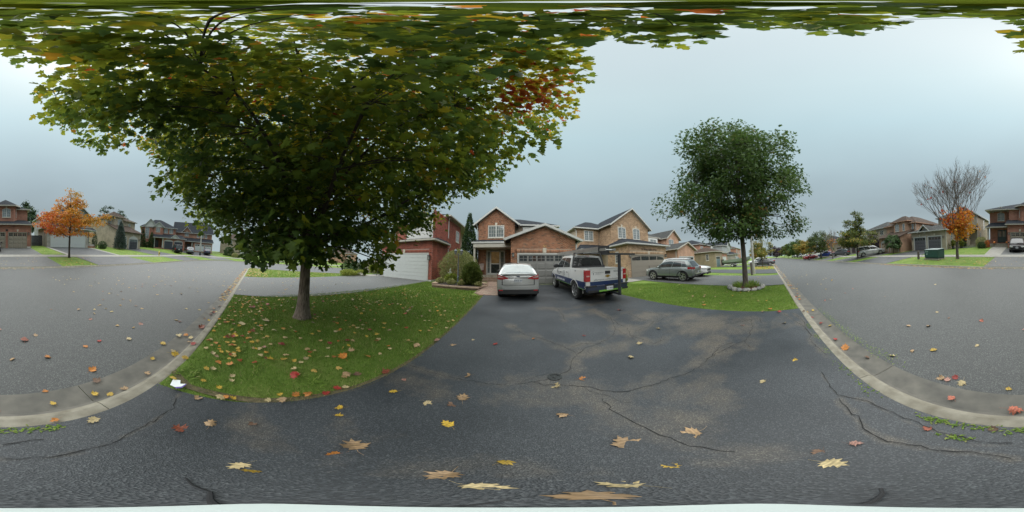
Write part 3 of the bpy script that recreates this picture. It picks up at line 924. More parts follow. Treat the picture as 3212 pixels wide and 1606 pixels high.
class House:
    def __init__(s, label, o, rz=0.0, group=None, name='house'):
        s.o = o if rz == 0 else (0, 0, 0)
        s.root = thing(name, label, 'house', o, rz, group)
        s.bricks = []
    def L(s, x, y, z): return (x - s.o[0], y - s.o[1], z - s.o[2])
    def wall(s, x0, x1, y0, y1, z0, z1, m, name='wall'):
        a, b = s.L(x0, y0, z0), s.L(x1, y1, z1)
        return MB().box(a[0], b[0], a[1], b[1], a[2], b[2]).build(name, m, s.root)
    def poly_wall(s, pts, z0, z1, m, name='wall'):
        return MB().prism([s.L(x, y, z0) for x, y in pts], (0, 0, z1 - z0)).build(name, m, s.root)
    def gable(s, face, c, u0, u1, ze, za, th, m, uc=None):
        uc = (u0 + u1) / 2 if uc is None else uc
        f = FB(s, face, c); f.pr([(u0, ze), (u1, ze), (uc, za)], -th, 0)
        return f.build('gable', m, s.root)
    # --- roofs
    def roof_hip(s, x0, x1, y0, y1, ze, zt, m, ov=.4, trim=None, cut=None):
        x0, x1, y0, y1 = x0 - ov, x1 + ov, y0 - ov, y1 + ov
        w, d = x1 - x0, y1 - y0
        h = min(w, d) / 2
        k = cut if cut else 1.0
        if w >= d: r0, r1 = (x0 + h * k, (y0 + y1) / 2), (x1 - h * k, (y0 + y1) / 2)
        else: r0, r1 = ((x0 + x1) / 2, y0 + h * k), ((x0 + x1) / 2, y1 - h * k)
        mb = MB()
        e = [s.L(x0, y0, ze), s.L(x1, y0, ze), s.L(x1, y1, ze), s.L(x0, y1, ze)]
        t = [s.L(*r0, zt), s.L(*r1, zt)]
        if w >= d: fs = [(0, 1, 5, 4), (1, 2, 5), (2, 3, 4, 5), (3, 0, 4)]
        else: fs = [(0, 1, 4), (1, 2, 5, 4), (2, 3, 5), (3, 0, 4, 5)]
        mb.add(e + t, fs + [(0, 3, 2, 1)])
        r = mb.build('roof', m, s.root)
        s.fascia([(x0, y0), (x1, y0), (x1, y1), (x0, y1)], ze, trim or M_trim, r)
        return r
    def fascia(s, pts, ze, trim, parent, h=.14):
        cx = sum(p[0] for p in pts) / len(pts); cy = sum(p[1] for p in pts) / len(pts)
        g = lambda p, e: (p[0] + (e if p[0] > cx else -e), p[1] + (e if p[1] > cy else -e))
        return MB().prism([s.L(*g(p, .03), ze - h) for p in pts], (0, 0, h - .012)).build('fascia', trim, parent)
    def roof_gable(s, face, c0, c1, u0, u1, ze, za, m, ov=.35, trim=None, uc=None, th=.07, rake=.13):
        """gable towards `face`: ridge runs from c0 (front plane incl. overhang) back to c1"""
        trim = trim or M_trim
        uc = (u0 + u1) / 2 if uc is None else uc
        sl = (za - ze) / (uc - u0); sr = (za - ze) / (u1 - uc)
        a, b = u0 - ov, u1 + ov
        zl, zr = ze - sl * ov, ze - sr * ov
        dep = abs(c1 - c0)
        f = FB(s, face, c0)
        f.pr([(a, zl), (uc, za), (uc, za + th), (a, zl + th)], -dep, 0)
        f.pr([(uc, za), (b, zr), (b, zr + th), (uc, za + th)], -dep, 0)
        r = f.build('roof', m, s.root)
        f = FB(s, face, c0)
        for (p, q) in (((a, zl), (uc, za)), ((b, zr), (uc, za))):
            f.pr([(p[0], p[1] - rake + .03), (q[0], q[1] - rake + .03), (q[0], q[1] + th + .012), (p[0], p[1] + th + .012)], .002, .035)
            f.pr([(p[0], p[1] - .03), (q[0], q[1] - .03), (q[0], q[1] - .005), (p[0], p[1] - .005)], -ov - .05, .002)
        # eave gutters along the sides
        f.bx(a - .10, a - .003, zl - .05, zl + .07, -dep + .02, 0)
        f.bx(b + .003, b + .10, zr - .05, zr + .07, -dep + .02, 0)
        f.build('fascia', trim, r)
        return r
    def roof_skirt(s, face, c0, c1, u0, u1, ze, zt, m, inl=0.0, inr=0.0, ov=.35, trim=None, slab=False):
        """lean-to roof: low edge ov in front of plane c0, top against plane c1"""
        sg = 1 if face in 'SW' else -1
        dep = abs(c1 - c0)
        f = FB(s, face, c0)
        a, b = u0 - ov, u1 + ov
        P = f.pt
        q = [P(a, ze, ov), P(b, ze, ov), P(b - inr if inr else b, zt, -dep), P(a + inl if inl else a, zt, -dep), P(a, ze, -dep), P(b, ze, -dep)]
        if slab:
            q = [P(a, ze, ov), P(b, ze, ov), P(b, zt, -dep), P(a, zt, -dep)] + [P(a, ze - .12, ov), P(b, ze - .12, ov), P(b, zt - .12, -dep), P(a, zt - .12, -dep)]
            f.add(q, [(0, 1, 2, 3), (4, 5, 6, 7), (0, 1, 5, 4), (1, 2, 6, 5), (2, 3, 7, 6), (3, 0, 4, 7)])
            return f.build('roof', m, s.root)
        f.add(q, [(0, 1, 2, 3), (0, 3, 4), (1, 5, 2), (0, 4, 5, 1), (2, 5, 4, 3)])
        r = f.build('roof', m, s.root)
        f = FB(s, face, c0); f.bx(a - .03, b + .03, ze - .14, ze - .012, -dep, ov + .03)
        f.build('fascia', trim or M_trim, r)
        return r
    # --- openings
    def window(s, face, c, u0, u1, v0, v1, cas=2, rows=3, cols=2, arch=0.0, m=None, key=False, sill=True, fr=None, t=.055, arched_brick=None):
        m = m or M_win; fr = fr or M_frame
        w = u1 - u0
        N = 9 if arch else 2
        def top(u): return v1 - arch + arch * (1 - ((u - (u0 + u1) / 2) / (w / 2)) ** 2) if arch else v1
        us = [u0 + w * i / (N - 1) for i in range(N)]
        outer = [(u0, v0), (u1, v0)] + [(u, top(u)) for u in reversed(us)]
        ui = [u0 + t + (w - 2 * t) * i / (N - 1) for i in range(N)]
        inner = [(u0 + t, v0 + t), (u1 - t, v0 + t)] + [(u, top(u) - t) for u in reversed(ui)]
        f = FB(s, face, c)
        n = len(outer)
        for d in (.0,):
            q = []
            for (p, dd) in ((outer, .0), (outer, .045), (inner, .045), (inner, .0)):
                q += [f.pt(u, v, dd) for u, v in p]
            fs = []
            for k in range(3):
                for i in range(n):
                    j = (i + 1) % n
                    fs.append((k * n + i, k * n + j, (k + 1) * n + j, (k + 1) * n + i))
            f.add(q, fs)
        cw = (w - 2 * t) / cas
        for k in range(cas):
            a, b = u0 + t + k * cw, u0 + t + (k + 1) * cw
            if k: f.bx(a - t * .75, a + t * .75, v0 + t, top(a) - t * .5, .0, .04)
            for i in range(1, cols):
                x = a + (b - a) * i / cols
                f.bx(x - .009, x + .009, v0 + t, top(x) - t, .004, .026)
            vt = v1 - arch - t
            for j in range(1, rows):
                y = v0 + t + (vt - v0 - t) * j / rows
                f.bx(a, b, y - .009, y + .009, .004, .026)
        wn_ = f.build('window', fr, s.root)
        for k in range(cas):
            a, b = u0 + t + k * cw, u0 + t + (k + 1) * cw
            uu = [a + (b - a) * i / 5 for i in range(6)]
            g = FB(s, face, c); g.pr([(a, v0 + t), (b, v0 + t)] + [(u, top(u) - t) for u in reversed(uu)], -.02, .006)
            g.build('pane', m, wn_)
        if sill:
            g = FB(s, face, c); g.bx(u0 - .06, u1 + .06, v0 - .085, v0 - .004, .0, .06)
            g.build('sill', arched_brick or M_stone_key, wn_)
        if key:
            kt = top((u0 + u1) / 2); uc = (u0 + u1) / 2
            g = FB(s, face, c); g.pr([(uc - .075, kt + .01), (uc + .075, kt + .01), (uc + .12, kt + .3), (uc - .12, kt + .3)], .0, .03)
            g.build('keystone', M_stone_key, s.root)
        return wn_
    def garage(s, face, c, u0, u1, v0, v1, m, cols=6, rows=3, win=1, fr=None, arch=0.0, panes=(2, 2), inset=.06, wm=None, winrow=True, raised=True, frw=.1):
        """sectional door: slab with raised panels and a glazed top row; set back in a painted frame"""
        fr = fr or M_trim; wm = wm or M_win_dk
        f = FB(s, face, c)
        f.bx(u0, u1, v0, v1, -.04, .004)
        d = f.build('garage_door', m, s.root)
        W, Hh = u1 - u0, v1 - v0
        rh = Hh / (rows + (1 if winrow else 0))
        cw = W / cols
        for j in range(rows):
            for i in range(cols):
                g = FB(s, face, c)
                a, b = u0 + i * cw + .045, u0 + (i + 1) * cw - .045
                e0, e1 = v0 + j * rh + .05, v0 + (j + 1) * rh - .05
                if raised:
                    q = [g.pt(u, v, dd) for (x, dd) in ((0, .004), (.035, .022)) for (u, v) in ((a + x, e0 + x), (b - x, e0 + x), (b - x, e1 - x), (a + x, e1 - x))]
                    g.add(q, [(4, 5, 6, 7), (0, 1, 5, 4), (1, 2, 6, 5), (2, 3, 7, 6), (3, 0, 4, 7)])
                else:
                    g.bx(u0 + i * cw + (.0 if i else .0), u0 + (i + 1) * cw, v0 + j * rh + .013, v0 + (j + 1) * rh - .013, .0, .03)
                g.build('panel', m, d)
        if winrow:
            for i in range(cols):
                a, b = u0 + i * cw + .06, u0 + (i + 1) * cw - .06
                e0, e1 = v1 - rh + .08, v1 - .08
                g = FB(s, face, c)
                if arch and i in (0, cols - 1):
                    hi, lo = e1, e1 - arch
                    g.pr([(a, e0), (b, e0), (b, lo if i else hi), ((a + b) / 2, (hi + lo) / 2 + .03), (a, hi if i else lo)], .002, .010)
                else: g.bx(a, b, e0, e1, .002, .010)
                g.build('pane', wm, d)
                if panes:
                    for k in range(1, panes[0]):
                        g = FB(s, face, c); x = a + (b - a) * k / panes[0]; g.bx(x - .014, x + .014, e0, e1, .008, .018); g.build('glazing_bar', m, d)
                    for k in range(1, panes[1]):
                        g = FB(s, face, c); y = e0 + (e1 - e0) * k / panes[1]; g.bx(a, b, y - .014, y + .014, .008, .017); g.build('glazing_bar', m, d)
        f = FB(s, face, c)
        f.bx(u0 - frw, u0 - .004, v0, v1 + frw, -.02, .05); f.bx(u1 + .004, u1 + frw, v0, v1 + frw, -.02, .05)
        f.bx(u0 - .004, u1 + .004, v1 + .004, v1 + frw, -.02, .05)
        f.build('door_frame', fr, s.root)
        return d
    def key(s, face, c, u, v0, v1):
        g = FB(s, face, c); g.pr([(u - .09, v0), (u + .09, v0), (u + .13, v1), (u - .13, v1)], .0, .035)
        g.build('keystone', M_stone_key, s.root)
    def lamp(s, face, c, u, v, k=1.0):
        f = FB(s, face, c)
        f.bx(u - .05 * k, u + .05 * k, v - .05 * k, v + .13 * k, 0, .03)
        f.bx(u - .012, u + .012, v + .12 * k, v + .15 * k, .02, .12 * k)
        f.bx(u - .09 * k, u + .09 * k, v + .10 * k, v + .13 * k, .045, .20 * k)
        f.bx(u - .05 * k, u + .05 * k, v - .17 * k, v - .14 * k, .07 * k, .17 * k)
        for a in (-.07, .07):
            for b in (.06, .18): f.bx(u + a * k - .008, u + a * k + .008, v - .15 * k, v + .1 * k, b * k - .008, b * k + .008)
        l = f.build('wall_lamp', M_metal_dk, s.root)
        f = FB(s, face, c); f.bx(u - .055 * k, u + .055 * k, v - .138 * k, v + .098 * k, .07 * k, .17 * k)
        f.build('lamp_glass', M_lampglass, l)
        return l
    def spout(s, pts, r=.045, m=None):
        MB().tube([s.L(*p) for p in pts], r, 6).build('downspout', m or M_trim, s.root)
    # --- single bricks on a face
    def brick_face(s, face, c, u0, u1, v0, v1, holes=(), top=None, soldier=(), n_obj=0, seed=0):
        rr = random.Random(seed)
        Lb, Hb = .215, .075
        items = []
        j = 0
        v = v0
        while v + Hb <= v1 + .001:
            u = u0 - (Lb / 2 if j % 2 else 0)
            while u < u1:
                a, b = max(u, u0), min(u + Lb - .011, u1)
                u += Lb
                if b - a < .03: continue
                vb = v + Hb - .011
                if top and vb > min(top(a), top(b)): continue
                bad = False
                for (ha, hb, hc, hd) in holes:
                    if a < hb and b > ha and v < hd and vb > hc:
                        # clip against the opening side
                        if a < ha and ha - a > .04: b = min(b, ha - .006)
                        elif b > hb and b - hb > .04: a = max(a, hb + .006)
                        else: bad = True
                        if b - a < .03: bad = True
                if not bad: items.append((a, b, v, vb))
            v += Hb; j += 1
        for (su0, su1, sv0, sv1) in soldier:
            u = su0
            while u + .064 <= su1 + .001:
                items.append((u, u + .064, sv0, sv1)); u += .075
        for it in items: s.bricks.append((face, c) + it + (min(1, max(0, rr.gauss(.5, .24))), n_obj))
    def flush_bricks(s, mats, limit=300):
        """the bricks that show largest become parts, the rest one part"""
        if not s.bricks: return
        cams = []
        for (face, c, a, b, v, w, h, n_) in s.bricks:
            p = face_pt(face, c)((a + b) / 2, (v + w) / 2, 0)
            d = math.dist(p, (0, 0, 1.7))
            full = abs((b - a) - .204) < .002 and n_
            cams.append((0 if full else 1, d))
        order = sorted(range(len(s.bricks)), key=lambda i: cams[i])
        single = set(i for i in order[:limit] if cams[i][0] == 0)
        cache = {}
        V, hue = [], []
        for i, (face, c, a, b, v, w, h, n_) in enumerate(s.bricks):
            if i in single:
                q = round(h * 5) / 5
                k = (face, q)
                P = face_pt(face, 0)
                if k not in cache:
                    mb = MB()
                    vs = [P(u, z, d) for d in (-.004, .009) for (u, z) in ((-.102, -.032), (.102, -.032), (.102, .032), (-.102, .032))]
                    mb.add(vs, [(4, 5, 6, 7), (0, 1, 5, 4), (1, 2, 6, 5), (2, 3, 7, 6), (3, 0, 4, 7)])
                    me = mb.mesh('brick', mats[0])
                    at = me.attributes.new('hue', 'FLOAT', 'POINT'); at.data.foreach_set('value', [q] * 8)
                    cache[k] = me
                p = face_pt(face, c)((a + b) / 2, (v + w) / 2, 0)
                obj('brick', cache[k], s.root, s.L(*p))
            else:
                P = face_pt(face, c)
                V += [s.L(*P(u, z, d)) for d in (-.004, .009) for (u, z) in ((a, v), (b, v), (b, w), (a, w))]
                hue += [h] * 8
        n = len(hue) // 8
        if not n: return
        base = (np.arange(n) * 8)[:, None, None]
        F = (np.array([(4, 5, 6, 7), (0, 1, 5, 4), (1, 2, 6, 5), (2, 3, 7, 6), (3, 0, 4, 7)])[None] + base).reshape(-1, 4)
        o = obj('brickwork', np_mesh('brickwork', np.array(V), F, mats[0], {'hue': np.array(hue)}), s.root)
        tag(o, kind='stuff')

# ------------------------------------------------------------------ C: the orange-brick house straight ahead
C = House('orange brick house behind the silver sedan and the white pickup', (2.3, 11.3, .6))
bo, mo = B_orange
C.wall(-.07, 4.68, 11.3, 17, .45, 3.9, mo)
C.gable('S', 11.3, -.07, 4.68, 3.9, 4.83, .3, mo)
C.roof_gable('S', 10.93, 15.2, -.07, 4.68, 3.93, 4.86, M_slate, ov=.42)
C.wall(-3.15, .25, 14.8, 22.5, .6, 6.15, mo)
C.gable('S', 14.8, -3.15, .25, 6.15, 7.5, .3, mo)
C.roof_gable('S', 14.42, 20, -3.15, .25, 6.13, 7.5, M_slate, ov=.38)
C.wall(.26, 4.3, 15.8, 22.5, .6, 5.95, mo)
C.roof_hip(-3.0, 4.3, 15.8, 22.5, 6.08, 7.75, M_slate, ov=.42)
C.wall(1.05, 2.9, 15.6, 15.9, 4.4, 5.9, W_wsiding, 'siding')
C.window('S', 15.6, 1.5, 2.5, 4.75, 5.6, 2, 2, 2)
door_c = C.garage('S', 11.3, .47, 4.27, .62, 2.72, mat('beige_grey_door', (.155, .155, .145), .5, var=.06), cols=6, rows=3, panes=(2, 2))
C.brick_face('S', 11.3, -.07, 4.68, .75, 4.8, holes=[(.36, 4.38, .4, 2.83), (.36, 4.38, 2.83, 3.12)],
             top=lambda u: 3.9 + (.93 - .93 * abs(u - 2.305) / 2.375), soldier=[(.2, 2.18, 2.86, 3.09), (2.45, 4.5, 2.86, 3.09)], n_obj=1, seed=1)
C.brick_face('S', 14.8, -3.15, .25, 1.2, 7.5, holes=[(-2.24, -.7, 4.58, 5.8), (-2.38, -.62, 1.1, 3.5)], top=lambda u: 6.15 + (1.35 - 1.35 * abs(u + 1.45) / 1.7), n_obj=1, seed=2)
C.brick_face('W', -.07, 11.3, 14.7, .75, 3.85, seed=3)
C.brick_face('E', .25, 14.81, 15.8, 4.2, 6.0, seed=4)
C.flush_bricks(B_orange)
C.key('S', 11.3, 2.31, 2.85, 3.2)
C.window('S', 14.8, -2.2, -.74, 4.64, 5.76, 2, 3, 3, key=True)
# porch: roof on the wall, slab, steps, glazed front door with side lights
C.roof_skirt('S', 13.2, 14.8, -3.2, -.15, 3.98, 4.42, M_slate, ov=.12)
C.wall(-3.2, -.1, 13.1, 14.78, 3.5, 3.81, M_cream, 'porch_beam')
C.wall(-3.25, -.1, 13.35, 14.79, .6, 1.2, M_conc, 'porch_slab')
C.wall(-3.0, -.12, 13.02, 13.345, .6, 1.04, mat('step_stone', (.21, .15, .11), .85, var=.3, scale=9), 'step')
C.wall(-2.9, -.14, 12.68, 13.01, .6, .88, MATS['step_stone'], 'step')
C.wall(-3.2, -3.05, 13.2, 13.35, 1.2, 3.5, M_cream, 'post')
M_warm = mat('lit_hall', (.16, .105, .05), .2, var=.7, scale=2.5, emit=(1.0, .62, .25, .012), spec=.6)
f = FB(C, 'S', 14.8)
for (a, b) in ((-2.32, -2.24), (-2.02, -1.9), (-1.15, -1.03), (-.74, -.66)): f.bx(a, b, 1.2, 3.42, 0, .07)
f.bx(-2.24, -.74, 3.3, 3.42, 0, .07); f.bx(-2.24, -.74, 1.2, 1.36, 0, .06); f.bx(-1.9, -1.15, 2.16, 2.24, 0, .06)
fd = f.build('front_door', M_frame, C.root)
FB(C, 'S', 14.8).bx(-1.9, -1.15, 2.24, 3.3, -.02, .02).build('pane', M_warm, fd)
FB(C, 'S', 14.8).bx(-1.9, -1.15, 1.36, 2.16, -.02, .02).build('pane', M_win_dk, fd)
for (a, b) in ((-2.24, -2.02), (-1.03, -.74)):
    for k in range(4):
        FB(C, 'S', 14.8).bx(a + .015, b - .015, 1.37 + k * .485, 1.37 + (k + 1) * .485 - .03, -.02, .02).build('pane', M_win, fd)
C.lamp('S', 11.3, .08, 2.72, .95)
C.spout([(-3.28, 14.5, 5.9), (-3.22, 14.72, 5.6), (-3.22, 14.72, 1.2)])
C.spout([(4.95, 11.2, 3.75), (4.74, 11.36, 3.45), (4.74, 11.36, .7)])
M_brass = mat('brass', (.62, .45, .16), .3, metal=.9, var=.1)
for k, ch in enumerate('51'):
    o = obj('house_number', text_mesh('house_number', ch, .22, M_brass, ext=.01), C.root, C.L(2.22 + .13 * k, 11.285, 3.26), (R(90), 0, 0))

# ------------------------------------------------------------------ A: red-brick house at the left with the white double door
A = House('dark red brick house with the wide white garage door', (-8.8, 11.3, .6))
br, mr_ = B_red
A.wall(-11.65, -6.05, 11.3, 14.3, .7, 3.9, mr_)
A.wall(-11.66, -6.03, 11.28, 14.32, .3, .72, M_found, 'foundation')
A.wall(-12.6, -6.05, 14.3, 18.2, .7, 6.75, mr_)
A.wall(-6.06, -6.02, 14.33, 18.2, .3, .9, M_found, 'foundation')
A.wall(-12.6, -6.9, 18.21, 24, .5, 6.75, mr_)
A.roof_hip(-12.6, -6.05, 14.3, 24, 6.82, 8.6, M_slate, ov=.45, trim=M_cream)
A.roof_skirt('S', 11.3, 14.3, -11.65, -6.05, 4.0, 4.75, M_slate, inr=.95, inl=.3, ov=.35, trim=M_cream)
d = A.garage('S', 11.3, -11.25, -6.45, .66, 2.78, M_white_door, cols=4, rows=7, winrow=False, raised=False, frw=.1)
A.key('S', 11.3, -8.85, 2.9, 3.2)
A.brick_face('S', 11.3, -11.65, -6.05, .75, 3.9, holes=[(-11.36, -6.34, .3, 2.9), (-11.36, -6.34, 2.9, 3.16)], soldier=[(-11.4, -8.97, 2.92, 3.14), (-8.72, -6.3, 2.92, 3.14)], n_obj=1, seed=5)
A.brick_face('E', -6.05, 11.31, 18.2, .78, 6.6, holes=[(16.6, 17.7, 4.6, 5.9)], n_obj=1, seed=6)
A.brick_face('S', 14.3, -7.35, -6.05, 4.3, 6.6, seed=7)
A.brick_face('S', 14.3, -12.6, -10.7, 4.3, 6.6, seed=8)
A.flush_bricks(B_red)
# white bay with four lights above the garage
A.wall(-10.7, -7.36, 14.0, 14.29, 4.5, 6.62, W_wsiding, 'bay')
for k in range(9):
    FB(A, 'S', 14.0).bx(-10.7, -7.36, 4.5 + k * .12, 4.5 + k * .12 + .105, 0, .012).build('clapboard', W_wsiding, A.root)
for k in range(4):
    A.window('S', 13.985, -10.45 + k * .76, -9.8 + k * .76, 5.5, 6.45, 1, 3, 2, sill=False)
A.window('E', -6.05, 16.65, 17.65, 4.65, 5.85, 2, 3, 2)
A.lamp('S', 11.3, -6.27, 2.5, 1.25); A.lamp('S', 11.3, -11.52, 2.5, 1.25)
A.spout([(-5.8, 14.1, 6.55), (-5.98, 14.36, 6.3), (-5.98, 14.36, 4.6)]); A.spout([(-5.75, 14.5, 3.85), (-5.98, 14.4, 3.5), (-5.98, 14.4, .75)])

# ------------------------------------------------------------------ B: buff-brick house at the right, address in script
B = House('buff brick house with the street address in script over its garage', (12.6, 11.2, .55))
bb, mbf = B_buff
B.wall(9.7, 15.6, 11.2, 14.5, .3, 3.8, mbf)
B.wall(10.3, 16.3, 14.5, 22, .4, 6.6, mbf)
B.gable('S', 14.5, 10.3, 16.3, 6.6, 8.78, .3, mbf)
B.roof_gable('S', 14.1, 21.5, 10.3, 16.3, 6.6, 8.8, M_slate, ov=.36)
B.wall(7.2, 10.29, 17.1, 22, .5, 6.4, mbf)
B.roof_hip(7.2, 13.0, 17.1, 22, 6.45, 8.0, M_slate, ov=.38)
B.roof_skirt('S', 11.2, 14.5, 9.7, 15.6, 3.86, 4.95, M_slate, inl=2.4, inr=1.5, ov=.38)
B.roof_skirt('S', 15.6, 17.1, 7.2, 10.2, 3.75, 4.45, M_slate, inl=.7, ov=.2)
B.wall(7.1, 9.69, 15.5, 17.09, .5, .95, M_conc, 'porch_slab')
m_bd = mat('taupe_door', (.22, .20, .165), .5, var=.05)
B.garage('S', 11.2, 10.12, 14.98, .52, 2.66, m_bd, cols=4, rows=3, panes=None, arch=.14, raised=False, fr=m_bd)
FB(B, 'S', 11.2).bx(12.42, 12.46, 1.35, 1.62, .02, .06).build('door_handle', M_metal_dk, B.root)
for u in (10.2, 14.55):
    FB(B, 'S', 11.2).bx(u, u + .34, 2.02, 2.06, .015, .025).build('strap_hinge', M_metal_dk, B.root)
B.key('S', 11.2, 12.55, 2.78, 3.14)
B.brick_face('S', 11.2, 9.7, 15.6, .6, 3.7, holes=[(10.0, 15.1, .3, 2.78), (10.0, 15.1, 2.78, 3.08)], soldier=[(10.0, 12.42, 2.8, 3.05), (12.7, 15.1, 2.8, 3.05)], n_obj=1, seed=9)
B.brick_face('W', 9.7, 11.2, 14.5, .75, 3.72, holes=[(12.55, 13.15, 1.95, 3.2)], n_obj=1, seed=10)
B.brick_face('S', 14.5, 10.3, 16.3, 4.2, 8.7, holes=[(11.2, 12.42, 4.88, 6.36), (13.48, 14.72, 4.88, 6.42)], top=lambda u: 6.6 + 2.18 * (1 - abs(u - 13.3) / 3.0), seed=11)
B.brick_face('W', 10.3, 14.51, 17.1, 4.2, 6.5, seed=12)
B.brick_face('S', 17.1, 7.2, 10.2, .8, 6.35, holes=[(8.2, 9.47, 4.86, 6.2)], seed=13)
B.flush_bricks(B_buff)
B.window('S', 14.5, 11.25, 12.37, 4.95, 6.3, 2, 4, 2, arch=.16, key=True)
B.window('S', 14.5, 13.53, 14.67, 4.95, 6.36, 2, 4, 2, arch=.16, key=True)
B.window('S', 17.1, 8.25, 9.42, 4.93, 6.14, 2, 4, 2)
B.window('W', 9.7, 12.6, 13.1, 2.03, 3.13, 1, 4, 2, m=M_win_dk)
B.lamp('S', 11.2, 9.88, 2.68, 1.1); B.lamp('S', 11.2, 15.32, 2.68, 1.1)
B.spout([(6.95, 17.0, 6.3), (7.2, 17.02, 6.0), (7.2, 17.02, .9)])
obj('address_sign', text_mesh('address_sign', '53 West Eagles Drive', .27, M_metal_dk, ext=.012, shear=.3), B.root, B.L(11.42, 11.18, 3.2), (R(90), 0, 0))

# ------------------------------------------------------------------ D and the further houses on this side
D_ = House('peach brick house with a low front gable, beside the buff one', (21.3, 11.5, .55))
D_.wall(18.7, 23.8, 11.5, 16, .2, 3.7, W_salmon); D_.gable('S', 11.5, 18.7, 23.8, 3.7, 4.64, .25, W_salmon)
D_.roof_gable('S', 11.15, 16, 18.7, 23.8, 3.72, 4.66, M_grey_sh, ov=.45, trim=M_cream)
D_.garage('S', 11.5, 19.1, 23.3, .55, 2.5, M_white_door, cols=4, rows=3, panes=None, raised=False)
D_.wall(21.3, 25, 15, 22, .4, 6.0, W_salmon); D_.gable('S', 15, 21.3, 25, 6.0, 7.35, .25, W_salmon)
D_.roof_gable('S', 14.65, 22, 21.3, 25, 6.0, 7.37, M_grey_sh, ov=.35, trim=M_cream)
D_.wall(17.0, 21.29, 16.5, 22, .4, 5.95, W_salmon); D_.roof_hip(17.0, 23, 16.5, 22, 6.0, 7.4, M_grey_sh, trim=M_cream)
D_.window('S', 15, 21.85, 23.2, 4.75, 5.7, 2, 3, 2, key=True)
D_.wall(18.1, 20.3, 16.1, 16.49, 4.2, 5.8, W_wsiding, 'bay'); D_.window('S', 16.1, 18.5, 19.9, 4.5, 5.6, 2, 3, 2, sill=False)
D_.spout([(18.55, 11.4, 3.55), (18.66, 11.75, 3.3), (18.66, 11.75, .6)])
E_ = House('olive brown house with the teal garage door beside the boat', (30.6, 9.5, .5))
E_.wall(28.3, 33.0, 9.5, 15, .1, 3.3, W_olive); E_.roof_hip(28.3, 33.0, 9.5, 15, 3.4, 4.4, M_brown_sh, trim=M_cream)
E_.garage('S', 9.5, 28.85, 31.2, .45, 2.35, mat('teal_door', (.10, .15, .16), .5), cols=4, rows=3, panes=None, fr=M_cream)
E_.window('W', 28.3, 10.75, 11.3, 1.75, 2.9, 1, 4, 2, m=M_win_dk)
E_.wall(27, 31, 15.01, 22, .3, 3.2, W_olive); E_.roof_hip(27, 31, 15.3, 22, 3.4, 4.3, M_brown_sh, trim=M_cream)
F_ = House('red brick house with a white bay, behind the motor boat', (37, 10, .4))
F_.wall(33.6, 39, 10, 15, .1, 3.2, W_red2); F_.roof_hip(33.6, 39, 10, 15, 3.3, 4.1, M_slate)
F_.garage('S', 10, 35.0, 38, .35, 2.3, M_white_door, cols=4, rows=4, winrow=False, raised=False)
F_.wall(33.8, 43, 15.01, 22, .3, 5.6, W_red2); F_.roof_hip(33.8, 43, 15.01, 22, 5.7, 7.3, M_slate)
F_.wall(40.8, 43.3, 14.6, 15.0, 3.6, 5.5, W_wsiding, 'bay'); F_.window('S', 14.6, 41.2, 42.9, 3.9, 5.2, 3, 3, 2, sill=False)
F_.window('S', 15.01, 34.6, 36, 4.2, 5.2, 2, 2, 2)
G_ = House('grey sided house with a steep dark roof past the red brick one', (48, 12, .2))
G_.wall(42.5, 52, 12, 20, -.2, 5.6, W_siding); G_.gable('S', 12, 46.5, 52, 5.6, 7.4, .25, W_siding)
G_.roof_gable('S', 11.7, 20, 46.5, 52, 5.6, 7.4, M_slate, ov=.35); G_.roof_hip(42.5, 47, 12, 20, 5.65, 6.8, M_slate)
G_.window('S', 12, 48, 50.2, 4.1, 5.3, 3, 2, 2); G_.garage('S', 12, 43.2, 46, .1, 2.2, M_white_door, cols=4, rows=3, panes=None)
G_.wall(42.6, 46.3, 8.6, 11.99, -.2, 2.9, W_grey); G_.roof_hip(42.6, 46.3, 8.6, 11.99, 3.0, 3.8, M_slate)
I_ = House('rusty brick house far along the street behind the oak trunk', (62, 11, .1))
I_.wall(56, 66, 11, 20, -.3, 5.4, W_red2); I_.roof_hip(56, 66, 11, 20, 5.5, 7.2, M_brown_sh)
I_.garage('S', 11, 58, 61, 0, 2.2, M_white_door, cols=4, rows=3, panes=None); I_.window('S', 11, 57, 58.5, 3.6, 4.9); I_.window('S', 11, 61.5, 63, 3.6, 4.9)

# ------------------------------------------------------------------ across the street
m_khaki = mat('khaki_door', (.22, .20, .155), .5, var=.05)
m_black_door = mat('black_door', (.032, .036, .045), .4, var=.1)
m_slate_door = mat('slate_door', (.075, .075, .085), .45, var=.1)
H1 = House('red brick house with two khaki garage doors and a teal double front door', (-.9, -21.9, .95))
H1.wall(-4.17, 2.19, -25.5, -21.9, .8, 4.15, W_red)
H1.wall(-4.19, -3.66, -21.95, -21.88, .8, 1.2, M_found, 'foundation')
for (a, b) in ((-3.56, -1.16), (-.67, 1.76)):
    H1.garage('N', -21.9, a, b, .95, 3.05, m_khaki, cols=4, rows=3, panes=(2, 2), fr=m_khaki, frw=.09)
    H1.key('N', -21.9, (a + b) / 2, 3.2, 3.5)
H1.roof_skirt('N', -21.9, -24.0, -4.17, 2.19, 4.24, 5.05, M_slate, inl=.7, ov=.3, trim=M_cream)
H1.wall(-4.0, 2.2, -33, -24.0, .9, 6.6, W_red)
H1.poly_wall([(-2.55, -24.01), (-1.95, -23.2), (.3, -23.2), (.9, -24.01)], 4.6, 6.98, W_red, 'bay')
H1.roof_hip(-4.0, 5.3, -33, -24.0, 6.72, 8.6, M_slate, ov=.35, trim=M_cream)
mb = MB()
ring = [(-3.0, -24.9), (-2.95, -23.75), (-2.2, -22.75), (.55, -22.75), (1.3, -23.75), (1.35, -24.9)]
q = [H1.L(x, y, 7.1) for x, y in ring] + [H1.L(-.83, -24.9, 8.4)]
